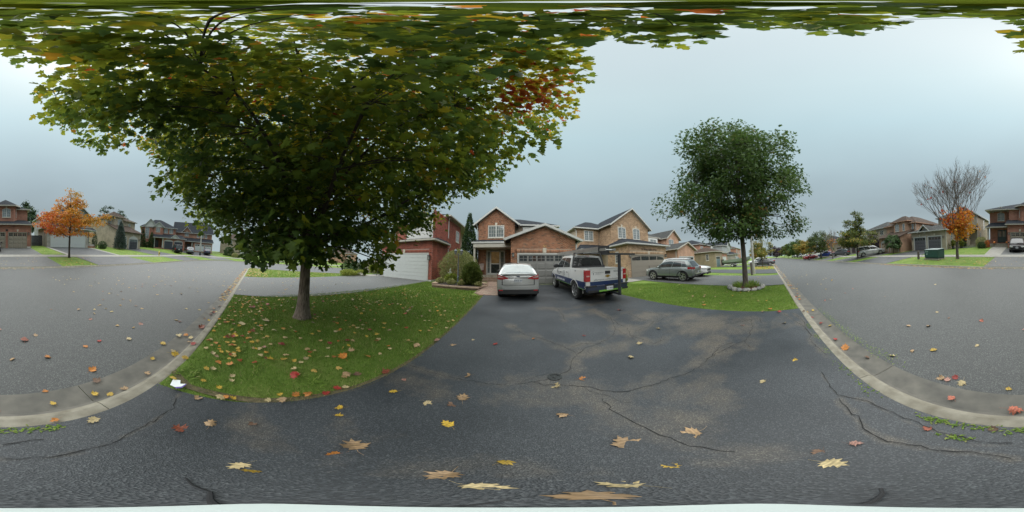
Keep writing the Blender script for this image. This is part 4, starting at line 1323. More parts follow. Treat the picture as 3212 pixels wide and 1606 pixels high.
mb.add(q, [(i, i + 1, 6) for i in range(5)] + [(0, 1, 2, 3, 4, 5)]); rb_ = mb.build('roof', M_slate, H1.root)
MB().prism([H1.L(x * 1.0 + (-.02 if x < -.8 else .02), y + .02, 6.94) for x, y in ring], (0, 0, .15)).build('fascia', M_cream, rb_)
H1.window('N', -23.2, -1.48, -.32, 5.35, 6.66, 2, 3, 2, arch=.18, key=True)
H1.window('E', .62, -23.95, -23.55, 5.3, 6.5, 1, 3, 1, sill=False)
H1.window('W', -2.28, -23.95, -23.55, 5.3, 6.5, 1, 3, 1, sill=False)
H1.wall(2.21, 5.25, -33, -25.0, .9, 6.5, W_red)
H1.gable('N', -25, 2.5, 4.5, 6.5, 7.2, .2, W_red); H1.roof_gable('N', -24.6, -27, 2.5, 4.5, 6.55, 7.25, M_slate, ov=.12, trim=M_cream)
H1.window('N', -25, 2.97, 4.02, 5.13, 6.42, 2, 3, 2, arch=.15, key=True)
H1.roof_skirt('N', -23.9, -25, 2.3, 5.4, 4.1, 4.85, M_slate, inr=.6, ov=.3, trim=M_cream)
f = FB(H1, 'N', -24.98)
m_teal = mat('dark_teal_door', (.022, .045, .048), .35)
f.bx(2.68, 4.05, 1.75, 3.68, 0, .03); td = f.build('front_door', m_teal, H1.root)
for a in (2.8, 3.47):
    FB(H1, 'N', -24.98).bx(a, a + .45, 2.65, 3.5, .03, .04).build('pane', M_win, td)
H1.wall(5.2, 5.45, -24.2, -23.95, 2.2, 3.95, M_cream, 'post'); H1.wall(5.1, 5.55, -24.3, -23.85, 1.0, 2.2, W_red, 'pier')
H1.wall(2.2, 5.2, -24.98, -23.9, 1.0, 1.6, M_conc, 'porch_slab'); H1.wall(2.3, 4.3, -23.89, -23.55, .9, 1.35, M_conc, 'step')
H1.lamp('N', -21.9, -3.85, 2.95, 1.2); H1.lamp('N', -21.9, 2.0, 2.95, 1.1)
FB(H1, 'N', -21.9).bx(-1.04, -.78, 3.28, 3.5, 0, .03).build('number_plaque', M_metal_dk, H1.root)
H1.spout([(-4.25, -21.8, 4.05), (-4.22, -21.84, 3.8), (-4.22, -21.84, 1.0)], .035, m_khaki)

H2 = House('grey house with the pale double garage behind the orange street tree', (-10.6, -24, 1.1))
H2.wall(-14.3, -7.1, -30, -24, .9, 4.15, W_grey); H2.roof_hip(-14.3, -7.1, -30, -24, 4.25, 5.2, M_slate)
for (a, b) in ((-10.65, -7.7), (-13.7, -10.95)):
    H2.garage('N', -24, a, b, 1.12, 3.1, M_white_door, cols=1, rows=4, winrow=False, raised=False)
H2.wall(-16.0, -7.4, -35, -26.5, 1, 6.5, W_siding); H2.roof_hip(-16.0, -7.4, -35, -26.5, 6.55, 8.9, M_slate)
H2.wall(-15.9, -12.2, -26.49, -26.0, 4.6, 6.8, W_grey); H2.gable('N', -26.0, -15.9, -12.2, 6.8, 8.3, .3, W_siding)
H2.roof_gable('N', -25.6, -30, -15.9, -12.2, 6.8, 8.35, M_slate, ov=.3)
H2.window('N', -26.0, -14.8, -13.3, 5.2, 6.4); H2.window('N', -26.5, -9.8, -8.4, 5.2, 6.2)
H2.roof_skirt('N', -25.2, -26.5, -16.5, -14.35, 4.3, 4.9, M_slate, ov=.2)
FB(H2, 'N', -26.48).bx(-15.4, -14.5, 1.7, 3.6, 0, .04).build('front_door', mat('maroon_door', (.10, .03, .025), .5), H2.root)
H2.wall(-16.5, -14.32, -26.47, -25.0, 1.1, 1.75, M_found, 'porch_slab'); H2.wall(-16.2, -14.6, -24.99, -24.6, 1.1, 1.45, W_red, 'step')
H2.spout([(-7.0, -25.6, 4.1), (-7.04, -25.6, 1.2)], .04)

H3 = House('grey brown brick house with arched black garage doors and a brown roof', (-25, -24.7, 1.2))
H3.wall(-28.5, -21.9, -29, -24.7, 1, 4.75, W_tan)
mb = MB(); 
P_ = [H3.L(x, y, z) for (x, y, z) in ((-28.5, -29, 4.74), (-28.5, -24.7, 4.74), (-28.5, -29, 6.5), (-21.9, -29, 4.74), (-21.9, -24.7, 4.74), (-21.9, -29, 6.5))]
mb.add(P_, [(0, 1, 2), (3, 5, 4), (0, 2, 5, 3), (1, 4, 5, 2), (0, 3, 4, 1)]); mb.build('wall', W_tan, H3.root)
H3.roof_skirt('N', -24.7, -29, -28.5, -21.9, 4.78, 6.72, M_brown_sh, ov=.4, slab=True)
for (a, b) in ((-27.45, -24.9), (-24.0, -22.4)):
    H3.garage('N', -24.7, a, b, 1.2, 3.3, m_black_door, cols=2, rows=3, panes=(3, 1), wm=M_win, fr=M_trim, frw=.16)
    f = FB(H3, 'N', -24.7); n_ = 9
    f.pr([(a - .15, 3.42), (b + .15, 3.42)] + [(a - .15 + (b - a + .3) * (1 - i / n_), 3.42 + .6 * math.sin(math.pi * i / n_) ** .8) for i in range(1, n_)], 0, .05); f.build('arch_head', M_trim, H3.root)
    H3.key('N', -24.7, (a + b) / 2, 4.05, 4.3)
H3.wall(-31, -21.9, -38, -29.01, 1.2, 7.9, W_tan); H3.roof_hip(-31, -21.9, -38, -29.01, 8.0, 10.2, M_brown_sh, trim=W_tan)
H3.poly_wall([(-26.5, -29.0), (-25.9, -28.1), (-23.3, -28.1), (-22.5, -29.0)], 5.6, 8.35, W_tan, 'bay'); H3.roof_hip(-26.4, -22.7, -31.5, -28.2, 8.4, 9.9, M_brown_sh, trim=W_tan)
H3.window('N', -28.1, -25.6, -24.3, 6.55, 7.85, 2, 3, 2, arch=.2, key=True); H3.window('E', -22.7, -28.9, -28.4, 6.5, 7.7, 1, 3, 2, sill=False)
H3.window('N', -29.0, -29.3, -28.6, 6.4, 7.4, 1, 3, 2); H3.window('N', -29.0, -22.45, -21.98, 6.4, 7.6, 1, 3, 1, sill=False)
H3.lamp('N', -24.7, -28.0, 3.3, 1.2)

R2 = House('tan brick house with two slate grey garage doors behind the green utility box', (13, -21, .9))
R2.wall(10.9, 17.2, -26, -21, .7, 3.75, W_tan); R2.roof_hip(10.9, 17.2, -27.5, -21, 3.88, 5.1, M_grey_sh)
R2.gable('N', -20.98, 13.5, 15.5, 3.7, 4.7, .2, W_tan); R2.roof_gable('N', -20.6, -23.5, 13.45, 15.55, 3.84, 4.8, M_grey_sh, ov=.1)
for (a, b) in ((14.4, 16.56), (11.66, 13.87)):
    R2.garage('N', -21, a, b, .88, 2.9, m_slate_door, cols=4, rows=3, panes=None, frw=.16); R2.key('N', -21, (a + b) / 2, 3.1, 3.4)
f = FB(R2, 'N', -20.97); f.pr([(14.2, 3.95), (14.8, 3.95)] + [(14.5 + .3 * math.cos(R(t)), 3.95 + .3 * math.sin(R(t))) for t in (30, 60, 90, 120, 150)], 0, .03); f.build('vent', M_win_dk, R2.root)
f = FB(R2, 'N', -20.97); f.bx(14.32, 14.68, 3.5, 3.75, 0, .02); f.build('number_plaque', M_trim, R2.root)
R2.lamp('N', -21, 16.95, 2.75, 1); R2.lamp('N', -21, 11.25, 2.75, 1)
R2.wall(8.0, 15.6, -37, -27.3, .9, 6.75, W_tan); R2.gable('N', -27.3, 8.0, 12.7, 6.75, 8.2, .25, W_tan)
R2.roof_gable('N', -26.9, -37, 8.0, 12.7, 6.85, 8.35, M_grey_sh, ov=.35); R2.roof_hip(10.5, 15.6, -37, -27.3, 6.75, 8.2, M_grey_sh)
R2.window('N', -27.3, 13.2, 14.9, 5.2, 6.4, 3, 2, 2); R2.window('N', -27.3, 9.2, 10.6, 5.2, 6.5)
R2.window('W', 8.0, -32.6, -31.9, 4.4, 6.5, 1, 3, 1, sill=False); R2.window('W', 8.0, -29.8, -29.3, 2.6, 3.7, 1, 2, 1, m=M_win_dk)
R2.roof_skirt('N', -25.8, -27.3, 8.0, 10.85, 4.3, 4.9, M_grey_sh, ov=.2)
R2.wall(8.0, 10.88, -27.29, -25.6, .9, 1.5, M_conc, 'porch_slab'); R2.wall(8.85, 9.35, -26.1, -25.6, 1.5, 2.4, W_tan, 'pier'); R2.wall(9.0, 9.2, -25.95, -25.75, 2.4, 4.1, M_trim, 'post')
FB(R2, 'N', -27.28).bx(10.0, 10.75, 1.5, 3.5, 0, .05).build('front_door', m_black_door, R2.root)
FB(R2, 'N', -27.28).bx(9.65, 9.95, 1.5, 3.5, 0, .04).build('sidelight', M_frame, R2.root)
R2.window('W', 10.9, -23.3, -22.7, 2.0, 3.4, 1, 4, 2)
R2.spout([(7.9, -27.1, 6.6), (7.95, -27.2, 6.3), (7.95, -27.2, 1.3)]); R2.spout([(10.8, -21.1, 3.7), (10.85, -21.05, 3.4), (10.85, -21.05, .95)])

R3 = House('orange brown brick house with arched garage doors behind the weeping tree', (21, -19.5, .75))
R3.wall(18.4, 23.8, -24, -19.5, .5, 3.35, W_salmon)
mb = MB(); P_ = [R3.L(x, y, z) for (x, y, z) in ((18.4, -24, 3.34), (18.4, -19.5, 3.34), (18.4, -24, 4.7), (23.8, -24, 3.34), (23.8, -19.5, 3.34), (23.8, -24, 4.7))]
mb.add(P_, [(0, 1, 2), (3, 5, 4), (0, 2, 5, 3), (1, 4, 5, 2), (0, 3, 4, 1)]); mb.build('wall', W_salmon, R3.root)
R3.roof_skirt('N', -19.5, -23.2, 18.4, 23.8, 3.36, 4.78, M_brown_sh, ov=.45, slab=True)
for (a, b) in ((21.4, 23.1), (18.9, 20.7)):
    R3.garage('N', -19.5, a, b, .75, 2.45, mat('tan_door', (.28, .22, .16), .5), cols=2, rows=3, panes=(2, 2), frw=.14)
    f = FB(R3, 'N', -19.5); n_ = 9
    f.pr([(a - .13, 2.56), (b + .13, 2.56)] + [(a - .13 + (b - a + .26) * (1 - i / n_), 2.56 + .4 * math.sin(math.pi * i / n_) ** .8) for i in range(1, n_)], 0, .05); f.build('arch_head', M_trim, R3.root)
R3.wall(17.6, 25.2, -33, -22.8, .6, 5.75, W_salmon); R3.roof_hip(17.6, 25.2, -33, -22.8, 5.85, 7.9, M_brown_sh, trim=W_salmon)
R3.poly_wall([(18.9, -22.81), (19.4, -22.0), (22.2, -22.0), (22.8, -22.81)], 4.0, 6.25, W_salmon, 'bay'); R3.roof_hip(19.0, 22.7, -25, -22.1, 6.3, 7.5, M_brown_sh, trim=W_salmon)
R3.window('N', -22.0, 20.85, 21.85, 4.5, 5.85, 2, 3, 2, arch=.18, key=True); R3.window('N', -22.0, 19.45, 19.95, 4.5, 5.75, 1, 3, 1); R3.window('N', -22.8, 18.0, 18.5, 4.5, 5.6, 1, 3, 1)
R3.spout([(17.5, -22.7, 5.7), (17.55, -22.75, 4.4)])
R4 = House('grey roofed tan house with dark garage doors behind the slender street tree', (32, -23, 1))
R4.wall(26.5, 34.2, -33, -24, .6, 6.0, W_tan); R4.roof_hip(26.5, 34.2, -33, -24, 6.1, 8.1, M_grey_sh)
R4.window('N', -24, 32.2, 33.3, 4.6, 5.8, 2, 3, 2, arch=.15); R4.window('N', -24, 27.6, 28.7, 4.5, 5.5, 2, 2, 1, m=M_win_dk)
R4.wall(33.3, 39.4, -27, -20.5, .5, 3.2, W_tan); R4.roof_hip(33.3, 39.4, -27, -20.5, 3.3, 4.6, M_brown_sh)
for (a, b) in ((34.2, 36.1), (37, 38.9)):
    R4.garage('N', -20.5, a, b, .8, 2.5, mat('plum_door', (.065, .045, .05), .5), cols=2, rows=3, panes=None, frw=.15)
R5 = House('beige house with a brown roof behind the grey crossover', (47, -21, 1))
R5.wall(42, 50, -30, -21, .3, 4.2, W_tan); R5.roof_hip(42, 50, -30, -21, 4.3, 6.3, M_brown_sh)
R5.wall(43, 51, -31, -24, .5, 5.8, W_siding); R5.roof_hip(43, 51, -31, -24, 5.9, 7.6, M_brown_sh)
R5.garage('N', -21, 43, 46.5, .6, 2.6, mat('brown_door', (.16, .12, .10), .5), cols=4, rows=3, panes=None); R5.window('N', -24, 47, 48.5, 4.3, 5.4)
R6 = House('rust brick house behind the parked white van', (62, -22, 1))
R6.wall(56, 67, -31, -22, .2, 5.6, W_red2); R6.roof_hip(56, 67, -31, -22, 5.7, 7.7, M_slate)
R6.garage('N', -22, 57, 60.5, .5, 2.6, M_white_door, cols=4, rows=3, panes=None); R6.window('N', -22, 57.5, 59, 3.9, 5.1); R6.window('N', -22, 62, 63.5, 3.9, 5.1)

# ------------------------------------------------------------------ round the bend at the left (built in their own frames)
def bend_house(label, dist, px, py, turn=0.0):
    ang = math.atan2(-px, py)            # local -y looks back at the street corner
    return House(label, (px, py, 0), math.atan2(-px, py) + math.pi * 0 + turn)
def place_rz(px, py): return math.atan2(-px, -(-py))
H4 = House('red brick house with two white pediments and tall narrow evergreens', (-37.9, -26.3, 0), R(124.8 + 4))
H4.wall(-4.9, 4.9, 0, 9, 1.2, 7.6, W_red); H4.roof_hip(-4.9, 4.9, 0, 9, 7.7, 10.6, M_slate, ov=.4, cut=.9)
for (a, b, z, c) in ((-4.3, -.4, 9.95, -.25), (-1.6, 1.5, 9.1, -.55)):
    H4.wall(a + .3, b - .3, c, .0, 4.6 if c < -.5 else 1.4, 7.55, W_red); H4.gable('S', c - .02, a, b, 7.75, z, .2, W_wsiding); H4.roof_gable('S', c - .3, 4, a, b, 7.75, z, M_slate, ov=.2)
H4.window('S', -.25, -3.75, -2.65, 4.4, 7.4, 1, 5, 2, key=True); H4.window('S', -.55, -.75, .35, 6.3, 7.5); H4.window('S', 0, 1.5, 2.6, 6.2, 7.4); H4.window('S', 0, 3.1, 4.15, 6.2, 7.4)
H4.wall(1.3, 7.2, -2.3, 3, 1.3, 4.6, W_red); H4.roof_skirt('S', -2.3, -.01, -1.2, 7.2, 4.75, 5.9, M_slate, inr=.8, ov=.35)
for (a, b) in ((1.6, 3.85), (4.35, 6.55)):
    H4.garage('S', -2.3, a, b, 1.75, 3.8, mat('navy_door', (.03, .035, .05), .45), cols=2, rows=4, winrow=False)
    f = FB(H4, 'S', -2.3); f.pr([(a, 3.92), (b, 3.92)] + [(a + (b - a) * (1 - i / 8), 3.92 + .32 * math.sin(math.pi * i / 8) ** .8) for i in range(1, 8)], 0, .05); f.build('arch_head', M_trim, H4.root)
H4.gable('S', -2.6, 3.2, 5.6, 4.7, 5.7, .1, W_wsiding); H4.roof_gable('S', -2.75, -1, 3.2, 5.6, 4.75, 5.7, M_slate, ov=.1)
for x in (-1.1, 1.15): H4.wall(x - .14, x + .14, -2.3, -2.02, 1.9, 4.6, M_trim, 'post')
FB(H4, 'S', -.6).bx(-.8, .1, 2.0, 4.0, 0, .05).build('front_door', MATS['navy_door'], H4.root); H4.wall(-1.2, 1.25, -2.3, -.56, 1.4, 1.98, W_red, 'porch_slab')
H5 = House('rust brick house with a steep gable and white garage, past the lamp post', (-46.0, -19.3, 0), R(115))
H5.wall(-5.7, 6, 0, 9, .8, 7.3, W_red2); H5.roof_gable('W', -6.2, 6.5, 0, 9, 7.35, 11.0, M_slate, ov=.35); H5.gable('W', -5.7, 0, 9, 7.3, 10.9, .2, W_tan)
H5.gable('S', -.03, -3.2, -.4, 7.2, 9.0, .25, W_red2); H5.roof_gable('S', -.4, 4, -3.2, -.4, 7.3, 9.0, M_slate, ov=.3)
H5.window('S', -.03, -2.4, -1.2, 6.1, 7.4, 2, 3, 2, arch=.3, key=True); H5.window('S', 0, 1.3, 2.0, 5.9, 7.2, 1); H5.window('S', 0, 2.3, 3.5, 5.9, 7.4); H5.window('S', 0, 3.8, 4.5, 5.9, 7.2, 1)
H5.roof_skirt('S', -1.8, -.01, -5.4, 6, 4.5, 5.6, M_slate, ov=.3); H5.wall(.4, 6, -1.8, -.01, 1.2, 4.35, W_red2)
H5.garage('S', -1.8, .9, 3.5, 1.75, 3.7, M_white_door, cols=4, rows=3, panes=None); H5.garage('S', -1.8, 3.9, 5.7, 1.75, 3.7, M_white_door, cols=4, rows=3, panes=None)
H5.wall(-.2, .1, -1.8, -1.5, 1.5, 4.35, M_cream, 'post'); FB(H5, 'S', -.02).bx(-1.6, -.6, 1.8, 3.8, 0, .04).build('front_door', m_black_door, H5.root); H5.window('S', 0, -4.4, -2.2, 2.4, 3.9, 3)
H6 = House('tan house half hidden by the maple branches, beyond the corner lawn', (-55.5, -6.5, 0), R(100))
H6.wall(-6, 6, 0, 9, .8, 6.8, W_tan); H6.roof_hip(-6, 6, 0, 9, 6.9, 9.2, M_brown_sh); H6.window('S', 0, -3.5, -2, 5, 6.3); H6.window('S', 0, 2, 3.5, 5, 6.3)
H6.garage('S', -.05, 1.0, 4.4, 1.5, 3.6, M_white_door, cols=4, rows=3, panes=None)
H7 = House('red brick house across the side street behind the little sapling', (-60, 14, 0), R(76))
H7.wall(-6, 6, 0, 9, -.2, 5.6, W_red2); H7.roof_hip(-6, 6, 0, 9, 5.7, 7.8, M_slate); H7.window('S', 0, -3.5, -2, 3.7, 5); H7.window('S', 0, 2, 3.5, 3.7, 5)
H7.garage('S', -.05, -1, 2.4, .4, 2.5, M_white_door, cols=4, rows=3, panes=None)
H8 = House('pale brick house at the end of the side street', (-58, 34, 0), R(62))
H8.wall(-6, 6, 0, 9, -.2, 5.6, W_salmon); H8.roof_hip(-6, 6, 0, 9, 5.7, 7.8, M_brown_sh); H8.window('S', 0, -3.5, -2, 3.7, 5); H8.window('S', 0, 2, 3.5, 3.7, 5)

# ------------------------------------------------------------------ wooden fences
M_fence = [mat('fence_board_%d' % i, c, .9, var=.25, scale=9) for i, c in enumerate([(.17, .145, .12), (.20, .17, .145), (.14, .12, .10), (.22, .20, .17)])]
def fence(label, p, q, h, mats, bw=.14):
    L_ = math.dist(p, q); a = math.atan2(q[1] - p[1], q[0] - p[0])
    z0 = ground(*p)
    t = thing('fence', label, 'fence', (*p, z0 - .05), a)
    n = int(L_ / (bw + .012)); rr = random.Random(int(L_ * 10))
    bm_ = [MB().box(0, bw, -.011, .011, 0, 1).mesh('board', m) for m in mats]
    dz = (ground(*q) - z0) / L_
    for i in range(n):
        x = i * (bw + .012)
        obj('board', bm_[rr.randrange(len(bm_))], t, (x, rr.uniform(-.004, .004), dz * x), (0, 0, rr.uniform(-.02, .02)), (1, 1, h + rr.uniform(-.03, .03)))
    for i in range(int(L_ / 2.2) + 1):
        MB().box(-.05, .05, .02, .12, 0, h + .08).build('post', mats[0], t, loc=(min(i * 2.2, L_), 0, dz * i * 2.2))
    for z in (.3, h - .25):
        MB().prism([(0, .012, z), (L_, .012, z + dz * L_), (L_, .012, z + .09 + dz * L_), (0, .012, z + .09)], (0, .04, 0)).build('rail', mats[0], t)
    return t
fence('weathered grey board fence left of the dark red garage', (-21.0, 14.0), (-11.9, 13.4), 1.75, M_fence)
fence('dark board side gate between the red and the grey house opposite', (-4.3, -25.9), (-6.9, -26.1), 1.75, [mat('dark_board', (.045, .05, .06), .85, var=.3, scale=6)])
# ================================================================== TREES AND SHRUBS
def bark(name, a, b, sc=7):
    m, n, l, bs = base_mat(name)
    g = n.new('ShaderNodeNewGeometry')
    mp = n.new('ShaderNodeMapping'); mp.inputs['Scale'].default_value = (1, 1, .16)
    l.new(g.outputs['Position'], mp.inputs[0])
    t = n.new('ShaderNodeTexNoise'); t.inputs['Scale'].default_value = sc * 5; t.inputs['Detail'].default_value = 8
    l.new(mp.outputs[0], t.inputs['Vector'])
    r = n.new('ShaderNodeValToRGB')
    r.color_ramp.elements[0].position = .36; r.color_ramp.elements[0].color = (*a, 1)
    r.color_ramp.elements[1].position = .66; r.color_ramp.elements[1].color = (*b, 1)
    l.new(t.outputs['Fac'], r.inputs['Fac']); l.new(r.outputs['Color'], bs.inputs['Base Color'])
    bs.inputs['Roughness'].default_value = .92
    bp = n.new('ShaderNodeBump'); bp.inputs['Strength'].default_value = 1; bp.inputs['Distance'].default_value = .03
    l.new(t.outputs['Fac'], bp.inputs['Height']); l.new(bp.outputs[0], bs.inputs['Normal'])
    MATS[name] = m
    return m
M_bark = bark('maple_bark', (.085, .066, .052), (.25, .205, .165))
M_bark2 = bark('oak_bark', (.05, .042, .038), (.12, .10, .085))
M_bark_dk = mat('dark_branch', (.045, .036, .030), .9, var=.3, scale=20)
M_bark_gr = mat('grey_branch', (.16, .145, .13), .9, var=.3, scale=20)

def outline(pts):
    """half outline (x>=0 side from base to tip) mirrored -> fan mesh verts/faces around a centre"""
    full = pts + [(-x, y) for x, y in reversed(pts[1:-1])]
    v = [(0, .42, .0)] + [(x, y, -abs(x) * .22 - .12 * max(0, y - .5)) for x, y in full]
    n = len(full)
    f = [(0, 1 + i, 1 + (i + 1) % n) for i in range(n)]
    return np.array(v, float), np.array(f)
SH_MAPLE = outline([(0, 0), (.16, .03), (.44, .02), (.36, .2), (.62, .45), (.38, .46), (.22, .5), (.33, .78), (.14, .74), (0, 1.05)])
SH_MAPLE_S = outline([(0, 0), (.42, .03), (.34, .2), (.6, .46), (.24, .5), (.3, .78), (0, 1.05)])
SH_OAK = outline([(0, 0), (.10, .2), (.34, .3), (.13, .45), (.38, .68), (.12, .72), (0, 1.05)])
SH_LEAF = (np.array([(0, 0, 0), (.3, .45, -.05), (0, 1, -.06), (-.3, .45, -.05)], float), np.array([(0, 1, 2), (0, 2, 3)]))
SH_BLADE = (np.array([(-.05, 0, 0), (.05, 0, 0), (.0, 1, 0)], float), np.array([(0, 1, 2)]))

def unit(a): return a / (np.linalg.norm(a, axis=-1, keepdims=True) + 1e-9)
def leaf_geo(P, ax, nr, size, hue, shape):
    vs, fs = shape
    ax = unit(ax); sd = unit(np.cross(ax, nr)); nn = np.cross(sd, ax)
    V = P[:, None, :] + size[:, None, None] * (vs[None, :, 0:1] * sd[:, None] + vs[None, :, 1:2] * ax[:, None] + vs[None, :, 2:3] * nn[:, None])
    F = fs[None] + (np.arange(len(P)) * len(vs))[:, None, None]
    return V.reshape(-1, 3), F.reshape(-1, 3), np.repeat(hue, len(vs))

def prof(pts):
    zs, rs = zip(*pts)
    return lambda z: np.interp(z, zs, rs)

GREEN = (.042, .078, .018)
RAMP_MAPLE = [(0, (.050, .095, .030)), (.3, (.105, .165, .032)), (.52, (.20, .25, .028)), (.66, (.31, .32, .03)), (.78, (.50, .36, .03)), (.88, (.45, .17, .025)), (1, (.38, .06, .025))]
RAMP_OAK = [(0, (.042, .085, .024)), (.4, (.085, .145, .036)), (.62, (.085, .12, .028)), (.8, (.22, .13, .03)), (1, (.30, .08, .03))]
RAMP_ORANGE = [(0, (.24, .18, .03)), (.3, (.50, .27, .03)), (.6, (.58, .21, .03)), (.85, (.50, .10, .035)), (1, (.36, .05, .035))]
RAMP_YG = [(0, (.045, .075, .02)), (.5, (.11, .14, .03)), (.8, (.26, .22, .04)), (1, (.38, .20, .05))]
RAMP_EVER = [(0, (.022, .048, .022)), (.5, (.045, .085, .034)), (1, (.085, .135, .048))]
RAMP_SPRUCE = [(0, (.045, .065, .055)), (.5, (.085, .115, .10)), (1, (.14, .175, .155))]
RAMP_BUSH = [(0, (.10, .12, .04)), (.4, (.19, .22, .075)), (.75, (.29, .30, .12)), (1, (.38, .31, .18))]
RAMP_LIME = [(0, (.10, .14, .02)), (.6, (.24, .29, .05)), (1, (.40, .40, .12))]
RAMP_PURPLE = [(0, (.03, .025, .035)), (1, (.07, .05, .06))]
LM = {k: leaf_mat('leaf_' + k, r, trans=t, rough=.45) for k, r, t in (('maple', RAMP_MAPLE, .55), ('oak', RAMP_OAK, .4), ('orange', RAMP_ORANGE, .4),
      ('yellow_green', RAMP_YG, .35), ('evergreen', RAMP_EVER, .15), ('spruce', RAMP_SPRUCE, .15), ('bush', RAMP_BUSH, .25), ('lime', RAMP_LIME, .3), ('purple', RAMP_PURPLE, .2))}

def tree(label, base, trunk_r, trunk_top, crown, n_cl, per, lsize, ramp, shape=SH_LEAF, lean=(0, 0), seed=1, limbs=10, flare=1.45, cl_r=.4, flat=.5,
         hue_fn=None, group=None, bmat=None, lmat=M_bark_dk, shell=.42, name='tree', cull=None, n_big=0, droop=.6, limb_start=None, gap=1.0, cat='tree', lump=.12, limb_r=.42, void=-.45, vk=3.4):
    """crown: [(z, radius)] above the base. Limbs rise from the trunk to leaf clusters that fill the profile."""
    r = np.random.default_rng(seed)
    rr = random.Random(seed)
    t = thing(name, label, cat, base, 0, group)
    R_ = prof(crown)
    z0, z1 = crown[0][0], crown[-1][0]
    bmat = bmat or M_bark
    # trunk
    mb = MB()
    zs = [-.12, 0, .06, .15, .35, .7, 1.2] + [1.2 + (trunk_top - 1.2) * i / 5 for i in range(1, 6)] if trunk_top > 1.3 else [-.1, 0, .2, trunk_top]
    pts, rad = [], []
    for z in zs:
        k = max(0, z) / trunk_top
        pts.append((lean[0] * k + .02 * math.sin(z * 2.1) * trunk_r * 4, lean[1] * k + .02 * math.cos(z * 1.7) * trunk_r * 4, z))
        rad.append(trunk_r * (1 + (flare - 1) * math.exp(-max(0, z) / .22)) * (1 - .35 * k))
    n_s = 20 if trunk_r > .12 else 10
    mb.tube(pts, rad, n_s)
    for i, v in enumerate(mb.v[:len(pts) * n_s]):   # fluted foot
        ring, k = divmod(i, n_s)
        a = 2 * math.pi * k / n_s
        w = 1 + .10 * math.exp(-max(0, zs[ring]) / .3) * math.sin(a * 5 + seed) + .025 * math.sin(a * 7 + zs[ring] * 3)
        c = pts[ring]
        mb.v[i] = (c[0] + (v[0] - c[0]) * w, c[1] + (v[1] - c[1]) * w, v[2])
    mb.build('trunk', bmat, t, smooth=True, sharp=180)
    # cluster centres
    zz = r.uniform(z0, z1, n_cl * 6)
    w = R_(zz) ** 1.5; w /= w.max()
    zz = zz[r.random(len(zz)) < w + .02][:n_cl]
    n = len(zz)
    az = r.uniform(0, 2 * np.pi, n)
    lumps = 1 + lump * np.sin(3 * az + zz * 1.3 + seed) + lump * .7 * np.sin(5 * az - zz * 2.1 + seed * 2)
    rad_c = R_(zz) * lumps * r.random(n) ** shell
    C_ = np.stack([np.cos(az) * rad_c, np.sin(az) * rad_c, zz], 1)
    frac = rad_c / (R_(zz) + 1e-6)
    vf = np.sin(vk * C_[:, 0] + seed) + np.sin(vk * 1.1 * C_[:, 1] + 1.3 * seed) + np.sin(vk * 1.2 * C_[:, 2] + .7 * seed)
    kv = vf > void
    C_, frac, az = C_[kv], frac[kv], az[kv]; n = len(C_)
    if cull is not None:
        k = cull(C_ + np.array(base)); C_, frac, az = C_[k], frac[k], az[k]; n = len(C_)
    # limbs
    mb = MB()
    nodes = []
    top = Vector(pts[-1])
    ls = limb_start if limb_start is not None else max(z0, trunk_top * .6)
    for i in range(limbs):
        a = i * 2.399 + rr.uniform(-.3, .3)
        k = (i + .5) / limbs
        zs_ = ls + (trunk_top - ls) * k
        s = Vector((lean[0] * zs_ / trunk_top, lean[1] * zs_ / trunk_top, zs_))
        zt = min(z1 - .2, zs_ + (z1 - zs_) * (.30 + .62 * k) * rr.uniform(.85, 1.05))
        rt = float(R_(zt)) * rr.uniform(.62, .88)
        e = Vector((math.cos(a) * rt, math.sin(a) * rt, zt))
        seg = 6
        pl = []
        for j in range(seg + 1):
            u = j / seg
            p = s.lerp(e, u)
            bow = math.sin(u * math.pi) * .10 * (e - s).length
            p += Vector((-math.cos(a) * bow * .5, -math.sin(a) * bow * .5, bow * .5)) * (-.6 if k < .35 else 1) + Vector((rr.gauss(0, .03), rr.gauss(0, .03), rr.gauss(0, .03))) * (j > 0)
            pl.append(p)
        r0 = trunk_r * limb_r * (1.0 - .35 * k)
        mb.tube(pl, [r0 * (1 - .85 * j / seg) + .004 for j in range(seg + 1)], 7)
        for j in range(1, seg + 1): nodes.append((pl[j], r0 * (1 - .85 * j / seg) + .003))
    cz = trunk_top
    pl = [top]
    while cz < z1 - .5:
        cz += (z1 - trunk_top) / 6
        pl.append(Vector((lean[0] + rr.gauss(0, .1), lean[1] + rr.gauss(0, .1), min(cz, z1 - .3))))
    if len(pl) > 1:
        mb.tube(pl, [trunk_r * .62 * (1 - .9 * j / (len(pl) - 1)) + .004 for j in range(len(pl))], 8)
        for p in pl[1:]: nodes.append((p, trunk_r * .15))
    NP = np.array([tuple(p) for p, _ in nodes])
    for c in C_:
        d = np.linalg.norm(NP - c, axis=1) + .8 * np.maximum(0, NP[:, 2] - c[2])
        i = int(d.argmin())
        p, q = nodes[i][0], Vector(c)
        m_ = p.lerp(q, .5) + Vector((rr.gauss(0, .05), rr.gauss(0, .05), .06 * (q - p).length))
        rt = min(nodes[i][1] * .5, .004 + .006 * (q - p).length)
        mb.tube([p, m_, q], [rt + .002, rt * .7 + .002, .002], 4, cap=False)
    mb.build('branches', lmat, t, smooth=True, recalc=False)
    # leaves
    idx = np.repeat(np.arange(n), per)
    N = len(idx)
    off = unit(r.normal(0, 1, (N, 3))) * (r.random((N, 1)) ** .45) * 1.75 * np.array([cl_r, cl_r, cl_r * flat])
    P = C_[idx] + off
    outw = unit(np.concatenate([C_[idx][:, :2], np.full((N, 1), .0)], 1))
    ax = outw * .7 + r.normal(0, .75, (N, 3)) + np.array([0, 0, -droop])
